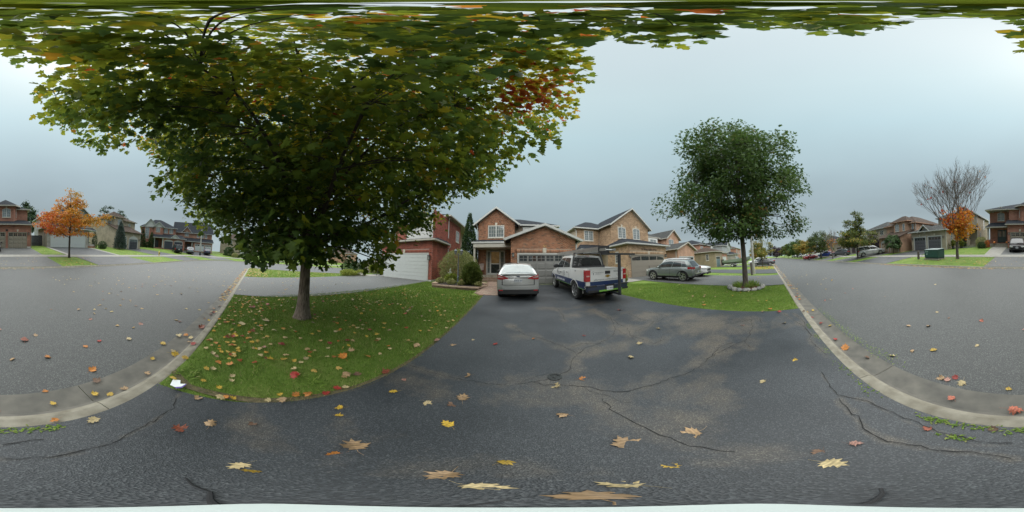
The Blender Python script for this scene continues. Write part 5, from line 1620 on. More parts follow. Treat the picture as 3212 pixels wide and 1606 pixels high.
    nr = np.array([0, 0, 1.0]) + r.normal(0, .45, (N, 3)) + outw * .35
    size = lsize * r.uniform(.65, 1.3, N)
    fr = frac[idx]
    hb = r.normal(0, .07, n)[idx]
    hue = hue_fn(P + np.array(base), fr, r) + hb if hue_fn else r.uniform(0, 1, N)
    hue = np.clip(hue, 0, 1)
    keep = P[:, 2] > z0 - .35
    if cull is not None: keep &= cull(P + np.array(base))
    P, ax, nr, size, hue = P[keep], ax[keep], nr[keep], size[keep], hue[keep]
    if n_big:
        d = np.linalg.norm(P + np.array(base) - np.array([0, 0, 1.7]), axis=1)
        o = np.argsort(d)
        big, rest = o[:n_big], o[n_big:]
        cache = {}
        for i in big:
            h = round(float(hue[i]) * 8) / 8
            if h not in cache:
                V, F, hu = leaf_geo(np.zeros((1, 3)), np.array([[0, 1., 0]]), np.array([[0, 0, 1.]]), np.ones(1), np.array([h]), SH_MAPLE)
                cache[h] = np_mesh('leaf', V, F, LM[ramp], {'hue': hu})
            a = Vector(ax[i]).normalized(); s_ = a.cross(Vector(nr[i])).normalized(); nn = s_.cross(a)
            M_ = Matrix((s_, a, nn)).transposed()
            obj('leaf', cache[h], t, tuple(P[i]), M_.to_euler(), float(size[i]))
        P, ax, nr, size, hue = P[rest], ax[rest], nr[rest], size[rest], hue[rest]
    V, F, hu = leaf_geo(P, ax, nr, size, hue, shape)
    tag(obj('crown', np_mesh('crown', V, F, LM[ramp], {'hue': hu}), t), kind='stuff')
    return t

# ------------------------------------------------------------------ the maple that hangs over the camera
MB_ = (-4.22, 1.35, ground(-4.22, 1.35))
def maple_hue(P, fr, r):
    n = len(P)
    h = .25 + .055 * (P[:, 2] - 2) + .12 * np.sin(P[:, 0] * 1.3 + 1) * np.sin(P[:, 1] * 1.1 + P[:, 2]) + r.normal(0, .10, n)
    h += .16 * np.clip(fr - .82, 0, .3) / .18 * r.random(n)
    h += np.where(r.random(n) < .035, .34, 0)
    for (c, rad, a) in (((.35, 2.3, 5.4), .75, .55), ((-.6, -2.0, 6.2), .7, .35), ((-1.0, 2.0, 3.2), .5, .22), ((-.2, 3.6, 5.6), .6, .3), ((1.2, .2, 7.2), .7, .3), ((-1.8, 1.1, 4.6), .4, .35)):
        d = np.linalg.norm(P - np.array(c), axis=1)
        h += a * np.exp(-(d / rad) ** 2) * (r.random(n) < .8)
    return np.clip(h, 0, .97)
def maple_cull(P):
    d = np.linalg.norm(P - np.array([0, 0, 1.7]), axis=1)
    # the trunk side is open low down; keep the lens clear
    rt = np.hypot(P[:, 0] + 4.22, P[:, 1] - 1.35)
    el = np.arctan2(P[:, 2] - 1.7, np.hypot(P[:, 0], P[:, 1]))
    az = np.arctan2(P[:, 0], P[:, 1])
    keep = (d > 1.75) & (P[:, 2] > 1.58)
    hd = np.hypot(P[:, 0], P[:, 1])
    right = (az > .58) & (hd > (P[:, 2] - 1.7) * (.215 + .05 * np.sin(az * 6)))
    back = (az < -2.95) & (hd > (P[:, 2] - 1.7) * (.46 + .08 * np.sin(az * 20)))
    dg = np.degrees
    el_i, az_i = dg(el) - 4.7 * np.cos(az), dg(az)
    jag = 2.5 * np.sin(az_i * 1.1) + 1.5 * np.sin(az_i * 2.7)
    low_r = (az_i > -42) & (az_i < 20) & (el_i < (az_i + 41) * .62 + jag)
    low_l = (az_i < -96) & (az_i > -170) & (el_i < (-94 - az_i) * .60 + jag)
    keep &= ~right & ~back & ~low_r & ~low_l
    # the crown stops short over the drive: at az 0..170 deg it ends high overhead
    return keep
tree('large maple with green and gold leaves arching over the driveway and the viewer', MB_, .165, 2.7,
     [(1.62, 2.3), (2.0, 2.75), (2.5, 3.3), (3.0, 3.75), (3.6, 4.2), (4.4, 4.65), (5.2, 5.2), (6.0, 5.6), (6.8, 5.5), (7.6, 4.8), (8.4, 3.6), (9.2, 1.8)],
     1400, 66, .118, 'maple', SH_MAPLE_S, seed=4, limbs=22, cl_r=.34, flat=.42, hue_fn=maple_hue, name='maple_tree', cull=maple_cull, n_big=300, droop=.55, limb_start=1.75, flare=1.5, shell=.5, limb_r=.36, void=-1.0)

# ------------------------------------------------------------------ the oak at the right, in its ring of stones
def oak_hue(P, fr, r):
    h = .28 + r.normal(0, .13, len(P)) + .03 * (P[:, 2] - 6)
    low = np.exp(-((P[:, 2] - 3.8) / 1.0) ** 2) * (r.random(len(P)) < .22)
    return h + .42 * low
tree('tall dark green oak on the right lawn growing in a ring of stones', (8.65, 1.3, ground(8.65, 1.3)), .145, 5.2,
     [(2.75, 1.9), (3.4, 2.7), (4.2, 3.05), (5.2, 3.2), (6.4, 3.15), (7.6, 2.8), (8.6, 2.2), (9.5, 1.4), (10.1, .8), (10.5, .3)],
     900, 62, .17, 'oak', SH_OAK, seed=8, limbs=16, cl_r=.38, flat=.55, hue_fn=oak_hue, name='oak_tree', bmat=M_bark2, limb_start=2.5, shell=.45, lump=.26, void=-.38, vk=2.7)

# ------------------------------------------------------------------ street trees opposite
def orange_hue(P, fr, r):
    return np.clip(.42 + .30 * np.clip((P[:, 0] + 6.7) / 3.5, -1, 1) - .05 * (P[:, 2] - 4.5) + r.normal(0, .14, len(P)), 0, 1)
tree('slim street tree with orange and red leaves before the grey house', (-6.75, -14.9, ground(-6.75, -14.9)), .10, 4.4,
     [(2.3, 1.8), (2.9, 2.9), (3.6, 3.3), (4.3, 2.5), (5.0, 1.7), (5.7, 1.2), (6.4, .8), (7.0, .35)],
     230, 54, .20, 'orange', SH_OAK, seed=15, limbs=12, cl_r=.34, flat=.42, hue_fn=orange_hue, name='street_tree', bmat=M_bark_dk, limb_start=1.9, shell=.45, lump=.25)
def pear_hue(P, fr, r): return .3 + .25 * np.clip((fr - .6), 0, 1) + r.normal(0, .2, len(P)) + .25 * (r.random(len(P)) < .15) - .03 * (P[:, 2] - 4)
tree('slender yellow green street tree beside the silver minivan', (22.9, -14.0, ground(22.9, -14)), .12, 4.5,
     [(2.0, 1.6), (2.6, 3.0), (3.4, 3.3), (4.2, 2.7), (5.2, 1.9), (6.2, 1.3), (7.0, 1.0), (7.9, .6), (8.6, .2)],
     260, 54, .24, 'yellow_green', SH_LEAF, seed=22, limbs=12, cl_r=.38, flat=.5, hue_fn=pear_hue, name='street_tree', bmat=M_bark_dk, limb_start=1.8, lump=.25)
tree('rounded dark green weeping tree before the orange brown house', (19.2, -18.6, ground(19.2, -18.6)), .07, 1.6,
     [(1.0, 1.2), (1.4, 1.35), (2.0, 1.3), (2.6, 1.05), (3.0, .6), (3.2, .2)],
     110, 46, .19, 'evergreen', SH_LEAF, seed=23, limbs=8, cl_r=.18, flat=.8, hue_fn=lambda P, f, r: r.uniform(.3, 1, len(P)) , name='weeping_tree', bmat=M_bark_dk, droop=2.2, limb_start=1.2)
tree('bushy green street tree behind the red car', (40.2, -13.4, ground(40.2, -13.4)), .13, 3.6,
     [(1.9, 2.2), (2.8, 3.4), (4.0, 3.6), (5.2, 3.2), (6.3, 2.0), (7.0, .8)],
     190, 50, .30, 'yellow_green', SH_LEAF, seed=24, limbs=9, cl_r=.5, flat=.6, hue_fn=lambda P, f, r: np.clip(.12 + r.normal(0, .13, len(P)) + .5 * (P[:, 1] < -15.0) * (P[:, 2] > 3.3) * r.random(len(P)), 0, 1), name='street_tree', bmat=M_bark_dk)
tree('purple leaved bush beside the tan house opposite', (28.0, -21.5, ground(28, -21.5)), .1, 1.5, [(.3, 1.0), (1.2, 1.7), (2.4, 1.7), (3.4, 1.2), (4.2, .4)], 120, 44, .26, 'purple', SH_LEAF, seed=25, limbs=6, cl_r=.35,
     hue_fn=lambda P, f, r: r.uniform(0, 1, len(P)), name='large_bush', cat='bush', bmat=M_bark_dk, limb_start=.3)

def bare(label, base, h, spread, seed, leaves=None, name='bare_tree', tr=.13, th=2.4, depth=5):
    rr = random.Random(seed)
    t = thing(name, label, 'tree', base)
    MB().tube([(0, 0, -.1), (0, 0, .05), (.02, 0, .5), (.0, .03, th * .6), (.03, 0, th)], [tr * 1.35, tr * 1.2, tr, tr * .9, tr * .85], 14).build('trunk', M_bark2, t, smooth=True)
    mb = MB(); tips = []
    def grow(p, d, L, r, k):
        n = 4; pl = [p]
        for i in range(n):
            d = (d + Vector((rr.gauss(0, .07), rr.gauss(0, .07), .05))).normalized()
            p = p + d * (L / n); pl.append(p)
        mb.tube(pl, [r * (1 - .5 * i / n) for i in range(n + 1)], 6 if k > 2 else 4, cap=False)
        tips.append(pl[-1]); tips.append(pl[2])
        if k <= 0: return
        for c in range(rr.choice((2, 3, 3))):
            a = rr.uniform(0, 6.28); s = rr.uniform(.22, .5)
            b = pl[rr.choice((2, 3, 4))]
            nd = (d + Vector((math.cos(a) * s, math.sin(a) * s, rr.uniform(-.05, .1)))).normalized()
            grow(b, nd, L * rr.uniform(.62, .82), max(.008, r * .55), k - 1)
    for i in range(13):
        a = i * 2.4 + rr.uniform(-.2, .2); s = (.12 + .5 * ((i * .618) % 1)) * spread
        grow(Vector((.02, 0, th * rr.uniform(.8, 1.0))), Vector((math.cos(a) * s, math.sin(a) * s, 1)).normalized(), (h - th) * .40, tr * .45, depth - 1)
    mb.build('branches', M_bark_gr, t, smooth=True, recalc=False)
    if leaves:
        cen, rad, n, sz = leaves
        r = np.random.default_rng(seed)
        tp = np.array([tuple(p) for p in tips])
        d = np.linalg.norm((tp - np.array(cen)) / np.array(rad), axis=1)
        tp = tp[d < 1]
        ex = np.array(cen) + r.normal(0, .45, (60, 3)) * np.array(rad)
        tp = np.concatenate([tp, ex])
        P = tp[r.integers(0, len(tp), n)] + r.normal(0, .16, (n, 3))
        sp = r.random(n) < .012
        allt = np.array([tuple(p) for p in tips])
        P[sp] = allt[r.integers(0, len(allt), sp.sum())]
        hue = np.clip(.55 - .12 * (P[:, 0] - cen[0]) * -1 - .1 * (cen[2] - P[:, 2]) + r.normal(0, .17, n), 0, 1)
        V, F, hu = leaf_geo(P, r.normal(0, 1, (n, 3)) + np.array([0, 0, -.7]), r.normal(0, .6, (n, 3)) + np.array([0, 0, 1]), sz * r.uniform(.6, 1.3, n), hue, SH_MAPLE_S)
        tag(obj('crown', np_mesh('crown', V, F, LM['orange'], {'hue': hu}), t), kind='stuff')
    return t
bare('mostly bare maple with orange leaves low down beside the green utility box', (6.2, -14.3, ground(6.2, -14.3)), 8.8, 1.75, 31, ((-.55, .3, 3.2), (1.35, 1.4, 1.6), 1500, .18), tr=.14, th=2.3, depth=6)
bare('thin bare street tree between the grey crossover and the blue car', (32.0, -13.3, ground(32, -13.3)), 7.5, .8, 35, ((.3, -.3, 3.4), (1.5, 1.5, 1.0), 160, .16), tr=.12, th=2.2, depth=3)

# ------------------------------------------------------------------ further trees along the street
far_trees = [
 (47.5, -13.0, 5.6, 2.6, 'yellow_green', .75, 'bare topped amber street tree past the red car'),
 (55, -13.2, 6.3, 3.0, 'yellow_green', .85, 'amber and orange street tree, third beyond the red car'),
 (63, -13.0, 7.0, 3.4, 'yellow_green', .6, 'yellowing street tree beyond the white van'),
 (74, -13.5, 8.2, 3.8, 'oak', .3, 'tall green street tree far along the opposite kerb'),
 (88, -13, 8.5, 4.0, 'oak', .4, 'dark green street tree near the end of the opposite kerb'),
 (104, -13, 9, 4.2, 'yellow_green', .5, 'yellow green tree closing the far end of the street'),
 (134, -7, 10, 7.5, 'purple', .6, 'wide dark purple tree at the end of the street'),
 (160, -16, 12, 8, 'oak', .4, 'big green tree behind the dark purple one'),
 (160, 8, 11, 8, 'oak', .5, 'big green tree at the street end on this side'),
 (29.2, 1.1, 5.4, 2.0, 'yellow_green', .55, 'small golden green tree by the parked grey sedan'),
 (52, 3.2, 6, 2.6, 'yellow_green', .8, 'orange tinted kerbside tree past the grey sedan'),
 (72, 3.2, 7, 3, 'yellow_green', .5, 'yellow green kerbside tree further past the grey sedan'),
 (-44.0, 8.4, 3.2, .8, 'yellow_green', .3, 'little staked sapling on the corner verge'),
 (-51, -1.5, 5.5, 2.6, 'oak', .4, 'round green tree on the outer corner of the bend'),
 (-56, 22, 6.5, 3.0, 'oak', .5, 'green tree along the side street'),
 (-58, 3, 6, 2.4, 'yellow_green', .4, 'light green tree between two houses across the side street'),
]
for i, (x, y, h, r_, k, hb, lab) in enumerate(far_trees):
    z = ground(x, y) if x < 120 else -.8
    st = min(1.9, h * .3)
    tree(lab, (x, y, z), max(.05, h * .016), h * .55, [(st, r_ * .6), (st + (h - st) * .3, r_), (st + (h - st) * .65, r_ * .8), (h, r_ * .15)], 70 if h > 4 else 20, 56, .21 * max(1, math.hypot(x, y) / 26) * (.8 if h < 4 else 1),
         k, SH_LEAF, seed=50 + i, limbs=7, cl_r=r_ * .16, flat=.7, hue_fn=(lambda b: lambda P, f, r: np.clip(b + r.normal(0, .16, len(P)), 0, 1))(hb), name='distant_tree', bmat=M_bark_dk, group='trees along the street', lump=.2)
# woods behind the houses
for (x, y, h, r_, lab) in ((-36, -47, 15, 4, 'dark tree top showing behind the brown roofed house'), (-41, -46, 13.5, 3.5, 'dark tree top showing left of the two pediments'), (-7.5, -46, 12, 3.5, 'dark tree behind the gap beside the red brick house opposite')):
    tree(lab, (x, y, 1.8), .2, h * .5, [(3, r_), (h * .5, r_), (h * .8, r_ * .7), (h, .3)], 150, 50, .5, 'evergreen', SH_LEAF, seed=int(-x), limbs=7, cl_r=.6, hue_fn=lambda P, f, r: r.uniform(0, .8, len(P)), name='distant_tree', bmat=M_bark_dk)

# ------------------------------------------------------------------ evergreens and shrubs: dense shells of small sprays
def shrub(label, base, prof_, n, lsize, ramp, seed, name='shrub', shape=SH_LEAF, hue=(.2, .9), droop=.0, cat='shrub', group=None, stem=.03, up=.6, lump=.06, inner=.35):
    r = np.random.default_rng(seed)
    t = thing(name, label, cat, base, 0, group)
    R_ = prof(prof_)
    z = r.uniform(prof_[0][0], prof_[-1][0], n * 4)
    w = R_(z); w = w / w.max()
    z = z[r.random(len(z)) < w + .05][:n]; n = len(z)
    az = r.uniform(0, 2 * np.pi, n)
    rad = R_(z) * (1 + lump * np.sin(4 * az + z * 5) + lump * np.sin(9 * az - z * 7)) * r.random(n) ** inner
    P = np.stack([np.cos(az) * rad, np.sin(az) * rad, z], 1)
    ow = np.stack([np.cos(az), np.sin(az), np.zeros(n)], 1)
    ax = ow * .8 + r.normal(0, .45, (n, 3)) + np.array([0, 0, up - droop])
    nr = ow * .6 + r.normal(0, .5, (n, 3)) + np.array([0, 0, .8])
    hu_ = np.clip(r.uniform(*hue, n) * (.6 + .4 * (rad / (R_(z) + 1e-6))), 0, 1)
    V, F, hh = leaf_geo(P, ax, nr, lsize * r.uniform(.6, 1.3, n), hu_, shape)
    tag(obj('foliage', np_mesh('foliage', V, F, LM[ramp], {'hue': hh}), t), kind='stuff')
    MB().tube([(0, 0, -.08), (0, 0, prof_[-1][0] * .6)], [stem * 1.3, stem * .5], 7).build('stem', M_bark_dk, t)
    return t
zg = ground
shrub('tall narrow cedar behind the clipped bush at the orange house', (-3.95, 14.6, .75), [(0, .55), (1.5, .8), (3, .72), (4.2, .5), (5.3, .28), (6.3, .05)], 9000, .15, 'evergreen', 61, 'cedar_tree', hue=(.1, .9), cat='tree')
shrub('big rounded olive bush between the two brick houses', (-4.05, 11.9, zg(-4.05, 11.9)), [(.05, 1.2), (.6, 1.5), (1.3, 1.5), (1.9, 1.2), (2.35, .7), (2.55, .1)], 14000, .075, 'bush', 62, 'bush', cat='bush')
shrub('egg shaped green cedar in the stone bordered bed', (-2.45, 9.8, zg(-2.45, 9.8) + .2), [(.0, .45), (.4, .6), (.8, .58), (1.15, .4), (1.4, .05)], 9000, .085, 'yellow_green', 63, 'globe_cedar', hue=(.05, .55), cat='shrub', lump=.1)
shrub('lime green leafy plant at the back of the stone bordered bed', (-4.05, 10.4, zg(-4, 10.4) + .15), [(0, .25), (.3, .45), (.5, .35), (.62, .1)], 900, .11, 'lime', 64, 'hosta', hue=(0, .8), cat='plant')
for i, (x, y, s, lab) in enumerate(((-4.55, 9.75, .3, 'brown low shrub at the left end of the stone bed'), (-3.7, 9.55, .28, 'reddish low plant beside the lamp post in the bed'), (-3.0, 9.4, .22, 'faded low plant between the boulder and the round cedar'), (-1.95, 9.35, .2, 'grey low plant at the front right of the stone bed'))):
    shrub(lab, (x, y, zg(x, y) + .18), [(0, s * .8), (s * .6, s), (s * 1.2, s * .3)], 700, .07, 'bush', 65 + i, 'low_plant', hue=(.3, 1), cat='plant')
shrub('small bright green shrub at the corner of the taupe garage door', (7.0, 8.9, zg(7, 8.9)), [(0, .3), (.3, .45), (.6, .38), (.85, .08)], 3500, .06, 'lime', 71, 'shrub', hue=(0, .55))
shrub('yellow green spreading plant where the left lawn meets the grey drive', (-13.6, 8.8, zg(-13.6, 8.8)), [(0, .7), (.35, .9), (.6, .3)], 2600, .10, 'lime', 72, 'spreading_plant', hue=(.2, 1), cat='plant')
shrub('second lighter plant left of the boulder by the grey drive', (-13.1, 9.9, zg(-13, 9.9)), [(0, .5), (.35, .6), (.55, .2)], 1600, .10, 'lime', 73, 'spreading_plant', hue=(.3, .9), cat='plant')
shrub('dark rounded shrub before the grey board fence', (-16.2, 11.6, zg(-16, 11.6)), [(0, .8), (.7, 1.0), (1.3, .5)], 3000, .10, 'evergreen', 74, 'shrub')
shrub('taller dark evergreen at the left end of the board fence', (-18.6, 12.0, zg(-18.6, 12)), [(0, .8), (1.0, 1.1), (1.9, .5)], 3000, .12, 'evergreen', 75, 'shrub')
shrub('brown and green grass plant beside the white garage corner', (-12.6, 12.6, zg(-12.6, 12.6)), [(0, .3), (.4, .5), (.6, .2)], 900, .2, 'bush', 76, 'ornamental_grass', SH_BLADE, hue=(.3, 1), cat='plant')
shrub('feathery tall grass before the board fence', (-14.6, 12.9, zg(-14.6, 12.9)), [(0, .3), (.6, .55), (1.1, .3)], 900, .35, 'lime', 77, 'ornamental_grass', SH_BLADE, hue=(.3, .9), cat='plant')
# opposite
shrub('blue spruce between the black garage doors and the lawn', (-21.3, -23.6, zg(-21.3, -23.6)), [(.15, 1.25), (.8, 1.15), (1.8, 1.0), (3.0, .8), (4.2, .5), (5.2, .15), (5.6, .02)], 9000, .17, 'spruce', 81, 'spruce_tree', SH_LEAF, hue=(.1, 1), cat='tree', lump=.14)
shrub('round dark bush by the steps of the grey house', (-17.4, -24.0, zg(-17.4, -24)), [(0, .7), (.6, .9), (1.1, .6), (1.35, .1)], 1500, .13, 'evergreen', 82, 'bush', cat='bush')
shrub('smaller round bush at the edge of the steps', (-16.9, -23.3, zg(-16.9, -23.3)), [(0, .45), (.4, .55), (.75, .3)], 900, .12, 'evergreen', 83, 'bush', cat='bush')
shrub('narrow evergreen by the maroon door', (-16.5, -25.3, 1.2), [(0, .45), (1.2, .5), (2.2, .3), (3.0, .03)], 1500, .14, 'evergreen', 84, 'cedar_tree', cat='tree')
for i, (x, y, h) in enumerate(((-33.5, -28.2, 5.3), (-35.0, -26.4, 4.5))):
    shrub(('taller' if i == 0 else 'shorter') + ' pointed evergreen at the tall window of the pediment house', (x, y, 1.5), [(0, .7), (h * .4, .75), (h * .75, .4), (h, .03)], 1800, .25, 'evergreen', 85 + i, 'cedar_tree', cat='tree')
shrub('low shrubs between the two pointed evergreens', (-34.4, -27.2, 1.5), [(0, .7), (1.0, .8), (1.7, .3)], 900, .25, 'evergreen', 87, 'shrub')
shrub('dark clipped bush at the porch pier of the red house', (5.9, -22.2, zg(5.9, -22.2)), [(0, .5), (.5, .6), (.85, .3)], 1500, .10, 'evergreen', 88, 'bush', cat='bush')
shrub('pale hydrangea behind the clipped bush by the porch', (6.2, -23.2, zg(6.2, -23.2)), [(0, .6), (.8, .9), (1.5, .5)], 1500, .14, 'bush', 89, 'hydrangea', cat='bush', hue=(.5, 1))
shrub('orange red shrub beside the porch pier', (5.3, -23.0, zg(5.3, -23)), [(0, .3), (.5, .4), (1.0, .2)], 700, .11, 'orange', 90, 'shrub', hue=(.5, 1))
shrub('green bush at the foot of the pillar on the tan house', (9.9, -25.4, 1.2), [(0, .4), (.4, .5), (.8, .2)], 700, .12, 'evergreen', 91, 'bush', cat='bush')
for i, (x, y) in enumerate(((10.2, -22.0), (9.2, -22.8))):
    p = thing('potted_plant', ('leafy potted plant nearest the grey garage door' if i == 0 else 'leafy potted plant nearer the porch pillar of the tan house'), 'planter', (x, y, zg(x, y)))
    MB().lathe([(.14, 0), (.2, .1), (.12, .4), (.26, .75), (.28, .8), (.2, .8)], 12).build('urn', M_metal_dk, p)
    r = np.random.default_rng(i); n = 260
    P = np.array([0, 0, .8]) + r.normal(0, .18, (n, 3)); ax = r.normal(0, 1, (n, 3)) + np.array([0, 0, .6])
    V, F, hh = leaf_geo(P, ax, r.normal(0, 1, (n, 3)), .3 * r.uniform(.6, 1.2, n), r.uniform(.2, .8, n), SH_LEAF)
    tag(obj('foliage', np_mesh('foliage', V, F, LM['yellow_green'], {'hue': hh}), p), kind='stuff')
shrub('clipped hedge mound beyond the bend at the left', (-49.3, -8.3, 1.0), [(0, 1.5), (1.5, 1.6), (2.6, .8)], 1500, .3, 'evergreen', 92, 'hedge', cat='hedge')
shrub('round russet bush beyond the bend at the left', (-47.6, -6.2, .8), [(0, .8), (.6, .95), (1.2, .4)], 800, .22, 'bush', 93, 'bush', cat='bush', hue=(.6, 1))
# ================================================================== VEHICLES   (local: +y forward, x right, z up; y measured from the rear bumper)
def paint(name, c, metal=0.0, rough=.28, coat=1.0):
    return mat(name, c, rough, metal=metal, var=.03, scale=2, coat=coat, spec=.4)
M_tyre = mat('tyre', (.022, .022, .023), .85, var=.2, scale=40)
M_alloy = mat('alloy', (.55, .56, .56), .3, metal=.9, var=.05)
M_alloy_dk = mat('dark_alloy', (.16, .165, .17), .35, metal=.8, var=.05)
M_plastic = mat('black_plastic', (.022, .023, .025), .55, var=.1)
M_under = mat('underbody', (.012, .012, .012), .9, var=0)
M_cglass = glass('car_glass', (.030, .036, .038), .03)
M_cglass_sky = glass('car_glass_painted_sky', (.22, .26, .26), .03)  # sky reflection of the sedan's rear window painted in as a pale base colour
M_redl = mat('red_lens', (.35, .012, .014), .15, var=.1, coat=1)
M_whitel = mat('clear_lens', (.55, .56, .56), .12, var=.1, coat=1)
M_pinkl = mat('reverse_lens', (.45, .28, .26), .15, var=.1, coat=1)
M_chrome = mat('chrome', (.7, .7, .7), .12, metal=1.0, var=0)
M_plate = mat('plate', (.55, .58, .60), .4, var=.02)
M_plate_b = mat('plate_ink', (.06, .08, .16), .5, var=0)

class Car:
    def __init__(s, label, loc, yaw, L, W, H, wb, ro, wr, top, belt, cab, body, sill=.24, ends=None, cat='car', name='parked_car', group=None, tumble=.80, bed=None, pitch=0.0,
                 arch_m=None, rim_m=None, rim_n=5, glass_m=None, roof_m=None, under=.19):
        s.L, s.W, s.H, s.wb, s.ro, s.wr = L, W, H, wb, ro, wr
        s.Tp, s.Bp = prof(top), prof(belt)
        s.ends = prof(ends or [(0, .80), (.06, .88), (.18, .945), (.45, .985), (.9, 1), (L - 1.0, 1), (L - .5, .96), (L - .22, .88), (L - .08, .76), (L, .62)])
        s.sill, s.bed, s.body, s.cab, s.tumble = sill, bed, body, cab, tumble
        s.gl = glass_m or M_cglass
        s.t = thing(name, label, cat, loc, 0, group, rot=(pitch, 0, yaw))
        s.axles = (ro, ro + wb)
        s.make_body(); s.make_cabin(roof_m)
        MB().box(-(W / 2 - .24), W / 2 - .24, .25 - L / 2, L / 2 - .3, under, .62).build('underbody', M_under, s.t)
        s.wheels(rim_m or M_alloy, rim_n)
    def Y(s, y): return y - s.L / 2
    def section(s, y, arch=True):
        w = s.W / 2 * float(s.ends(y)); S, T = float(s.Bp(y)), float(s.Tp(y))
        e = min(y, s.L - y)
        b = s.sill + max(0, .10 - e * .5)
        if s.bed and s.bed[0] < y < s.bed[1]:
            p = [(.80 * w, b), (.97 * w, b + .05), (w, b + .18), (w, .66), (.985 * w, S - .08), (.955 * w, S), (.90 * w, S), (.885 * w, s.bed[2]), (0, s.bed[2])]
        else:
            S = min(S, T)
            p = [(.80 * w, b), (.965 * w, b + .05), (w, b + .17), (w, b + .5 * (S - b)), (.985 * w, S - .10), (.945 * w, S), (.84 * w, S + .55 * (T - S) + .006), (.5 * w, S + .95 * (T - S) + .006), (0, T + .008)]
        if arch:
            for yc in s.axles:
                r = s.wr + .065; d = abs(y - yc)
                if d < r:
                    az = s.wr + math.sqrt(r * r - d * d)
                    p = [(x, max(z, min(az, S - .1))) if i < 5 else (x, z) for i, (x, z) in enumerate(p)]
        return p
    def make_body(s):
        ys = list(np.arange(0, s.L, .05)) + [s.L, .02, s.L - .02]
        for yc in s.axles: ys += [yc + k * (s.wr + .065) * m for k in (-1, 1) for m in (.999, .97, .9, .75, .5)]
        if s.bed: ys += [s.bed[0] - .001, s.bed[0] + .001, s.bed[1] - .001, s.bed[1] + .001]
        ys = sorted(set(round(float(y), 4) for y in ys))
        mb = MB(); n = 0
        for y in ys:
            p = s.section(y)
            full = p + [(-x, z) for x, z in reversed(p[:-1])]
            n = len(full)
            mb.v += [(x, s.Y(y), z) for x, z in full]
        for i in range(len(ys) - 1):
            for k in range(n - 1): mb.f.append((i * n + k, i * n + k + 1, (i + 1) * n + k + 1, (i + 1) * n + k))
        mb.f.append(tuple(range(n))); mb.f.append(tuple(range(len(ys) * n - 1, (len(ys) - 1) * n - 1, -1)))
        s.ob = mb.build('body', s.body, s.t, smooth=True, sharp=38)
    def side_x(s, y, z):
        p = s.section(y, arch=False)
        xs, zs = [q[0] for q in p[:6]], [q[1] for q in p[:6]]
        return float(np.interp(z, zs, xs))
    def end_y(s, x, front=False):
        """distance from the bumper plane at which the plan outline reaches half width x"""
        ys = np.linspace(0, 1.0, 120)
        ws = np.array([s.W / 2 * float(s.ends(s.L - y if front else y)) for y in ys])
        i = int(np.argmax(ws >= min(abs(x) / .985, ws.max() - 1e-4)))
        return ys[i]
    # cabin: yr rear base, yrt roof rear, yft roof front, yc cowl
    def make_cabin(s, roof_m):
        yr, yrt, yft, yc = s.cab[:4]
        s.roofdrop = s.cab[4] if len(s.cab) > 4 else .05
        mb = MB(); ns, nv, na = 14, 5, 9
        def add_grid(fn, a, b):
            o = len(mb.v)
            for i in range(a + 1):
                for j in range(b + 1): mb.v.append(fn(i / a, j / b))
            for i in range(a):
                for j in range(b):
                    q = o + i * (b + 1) + j; mb.f.append((q, q + 1, q + b + 2, q + b + 1))
        for sg in (-1, 1): add_grid(lambda u, v, sg=sg: s.cabp(u, v, sg), ns, nv)
        add_grid(lambda u, v: s.roofp(u, v * 2 - 1), ns, na)
        for fr in (0, 1): add_grid(lambda u, v, fr=fr: s.screenp(u * 2 - 1, v, fr), na, nv)
        bm = bmesh.new(); me = mb.mesh('cabin', s.body, recalc=False); bm.from_mesh(me)
        bmesh.ops.remove_doubles(bm, verts=bm.verts, dist=.002); bmesh.ops.recalc_face_normals(bm, faces=bm.faces); bm.to_mesh(me); bm.free()
        me.polygons.foreach_set('use_smooth', [True] * len(me.polygons)); me.set_sharp_from_angle(angle=R(40))
        o = obj('cabin', me, s.t)
    def edge_top(s, u):
        yr, yrt, yft, yc = s.cab[:4]
        y = yrt + (yft - yrt) * u
        z = s.H - .035 - s.roofdrop * (abs(2 * u - 1.1) ** 2.2)
        x = s.W / 2 * s.tumble * (1 - .05 * abs(2 * u - 1) ** 2)
        return x, y, z
    def edge_bot(s, u):
        yr, yrt, yft, yc = s.cab[:4]
        y = yr + (yc - yr) * u
        w = s.W / 2 * float(s.ends(y))
        return .935 * w, y, float(min(s.Bp(y), s.Tp(y))) - .005
    def cabp(s, u, v, sg, off=0.0):
        a, b = s.edge_bot(u), s.edge_top(u)
        bul = .035 * math.sin(math.pi * v) + off
        return (sg * (a[0] + (b[0] - a[0]) * v + bul), s.Y(a[1] + (b[1] - a[1]) * v), a[2] + (b[2] - a[2]) * v + off * .3)
    def roofp(s, u, t, off=0.0):
        x, y, z = s.edge_top(u)
        return (x * t, s.Y(y), z + .05 * (1 - t * t) ** .8 * .9 + off)
    def screenp(s, t, v, front, off=0.0):
        u = 1.0 if front else 0.0
        a, b = s.edge_bot(u), s.edge_top(u)
        x = a[0] + (b[0] - a[0]) * v + .035 * math.sin(math.pi * v)
        dy = (.10 if front else -.05) * (1 - t * t)
        zz = a[2] + (b[2] - a[2]) * v + .045 * (1 - t * t) * v
        sgn = 1 if front else -1
        return (x * t, s.Y(a[1] + (b[1] - a[1]) * v) + dy * (1 - v * .6) + sgn * off, zz + off * .6)
    def patch(s, fn, a, b, name, m, parent=None, th=.01):
        mb = MB()
        for i in range(a + 1):
            for j in range(b + 1): mb.v.append(fn(i / a, j / b))
        for i in range(a):
            for j in range(b):
                q = i * (b + 1) + j; mb.f.append((q, q + 1, q + b + 2, q + b + 1))
        return mb.build(name, m, parent or s.t, smooth=True, recalc=False)
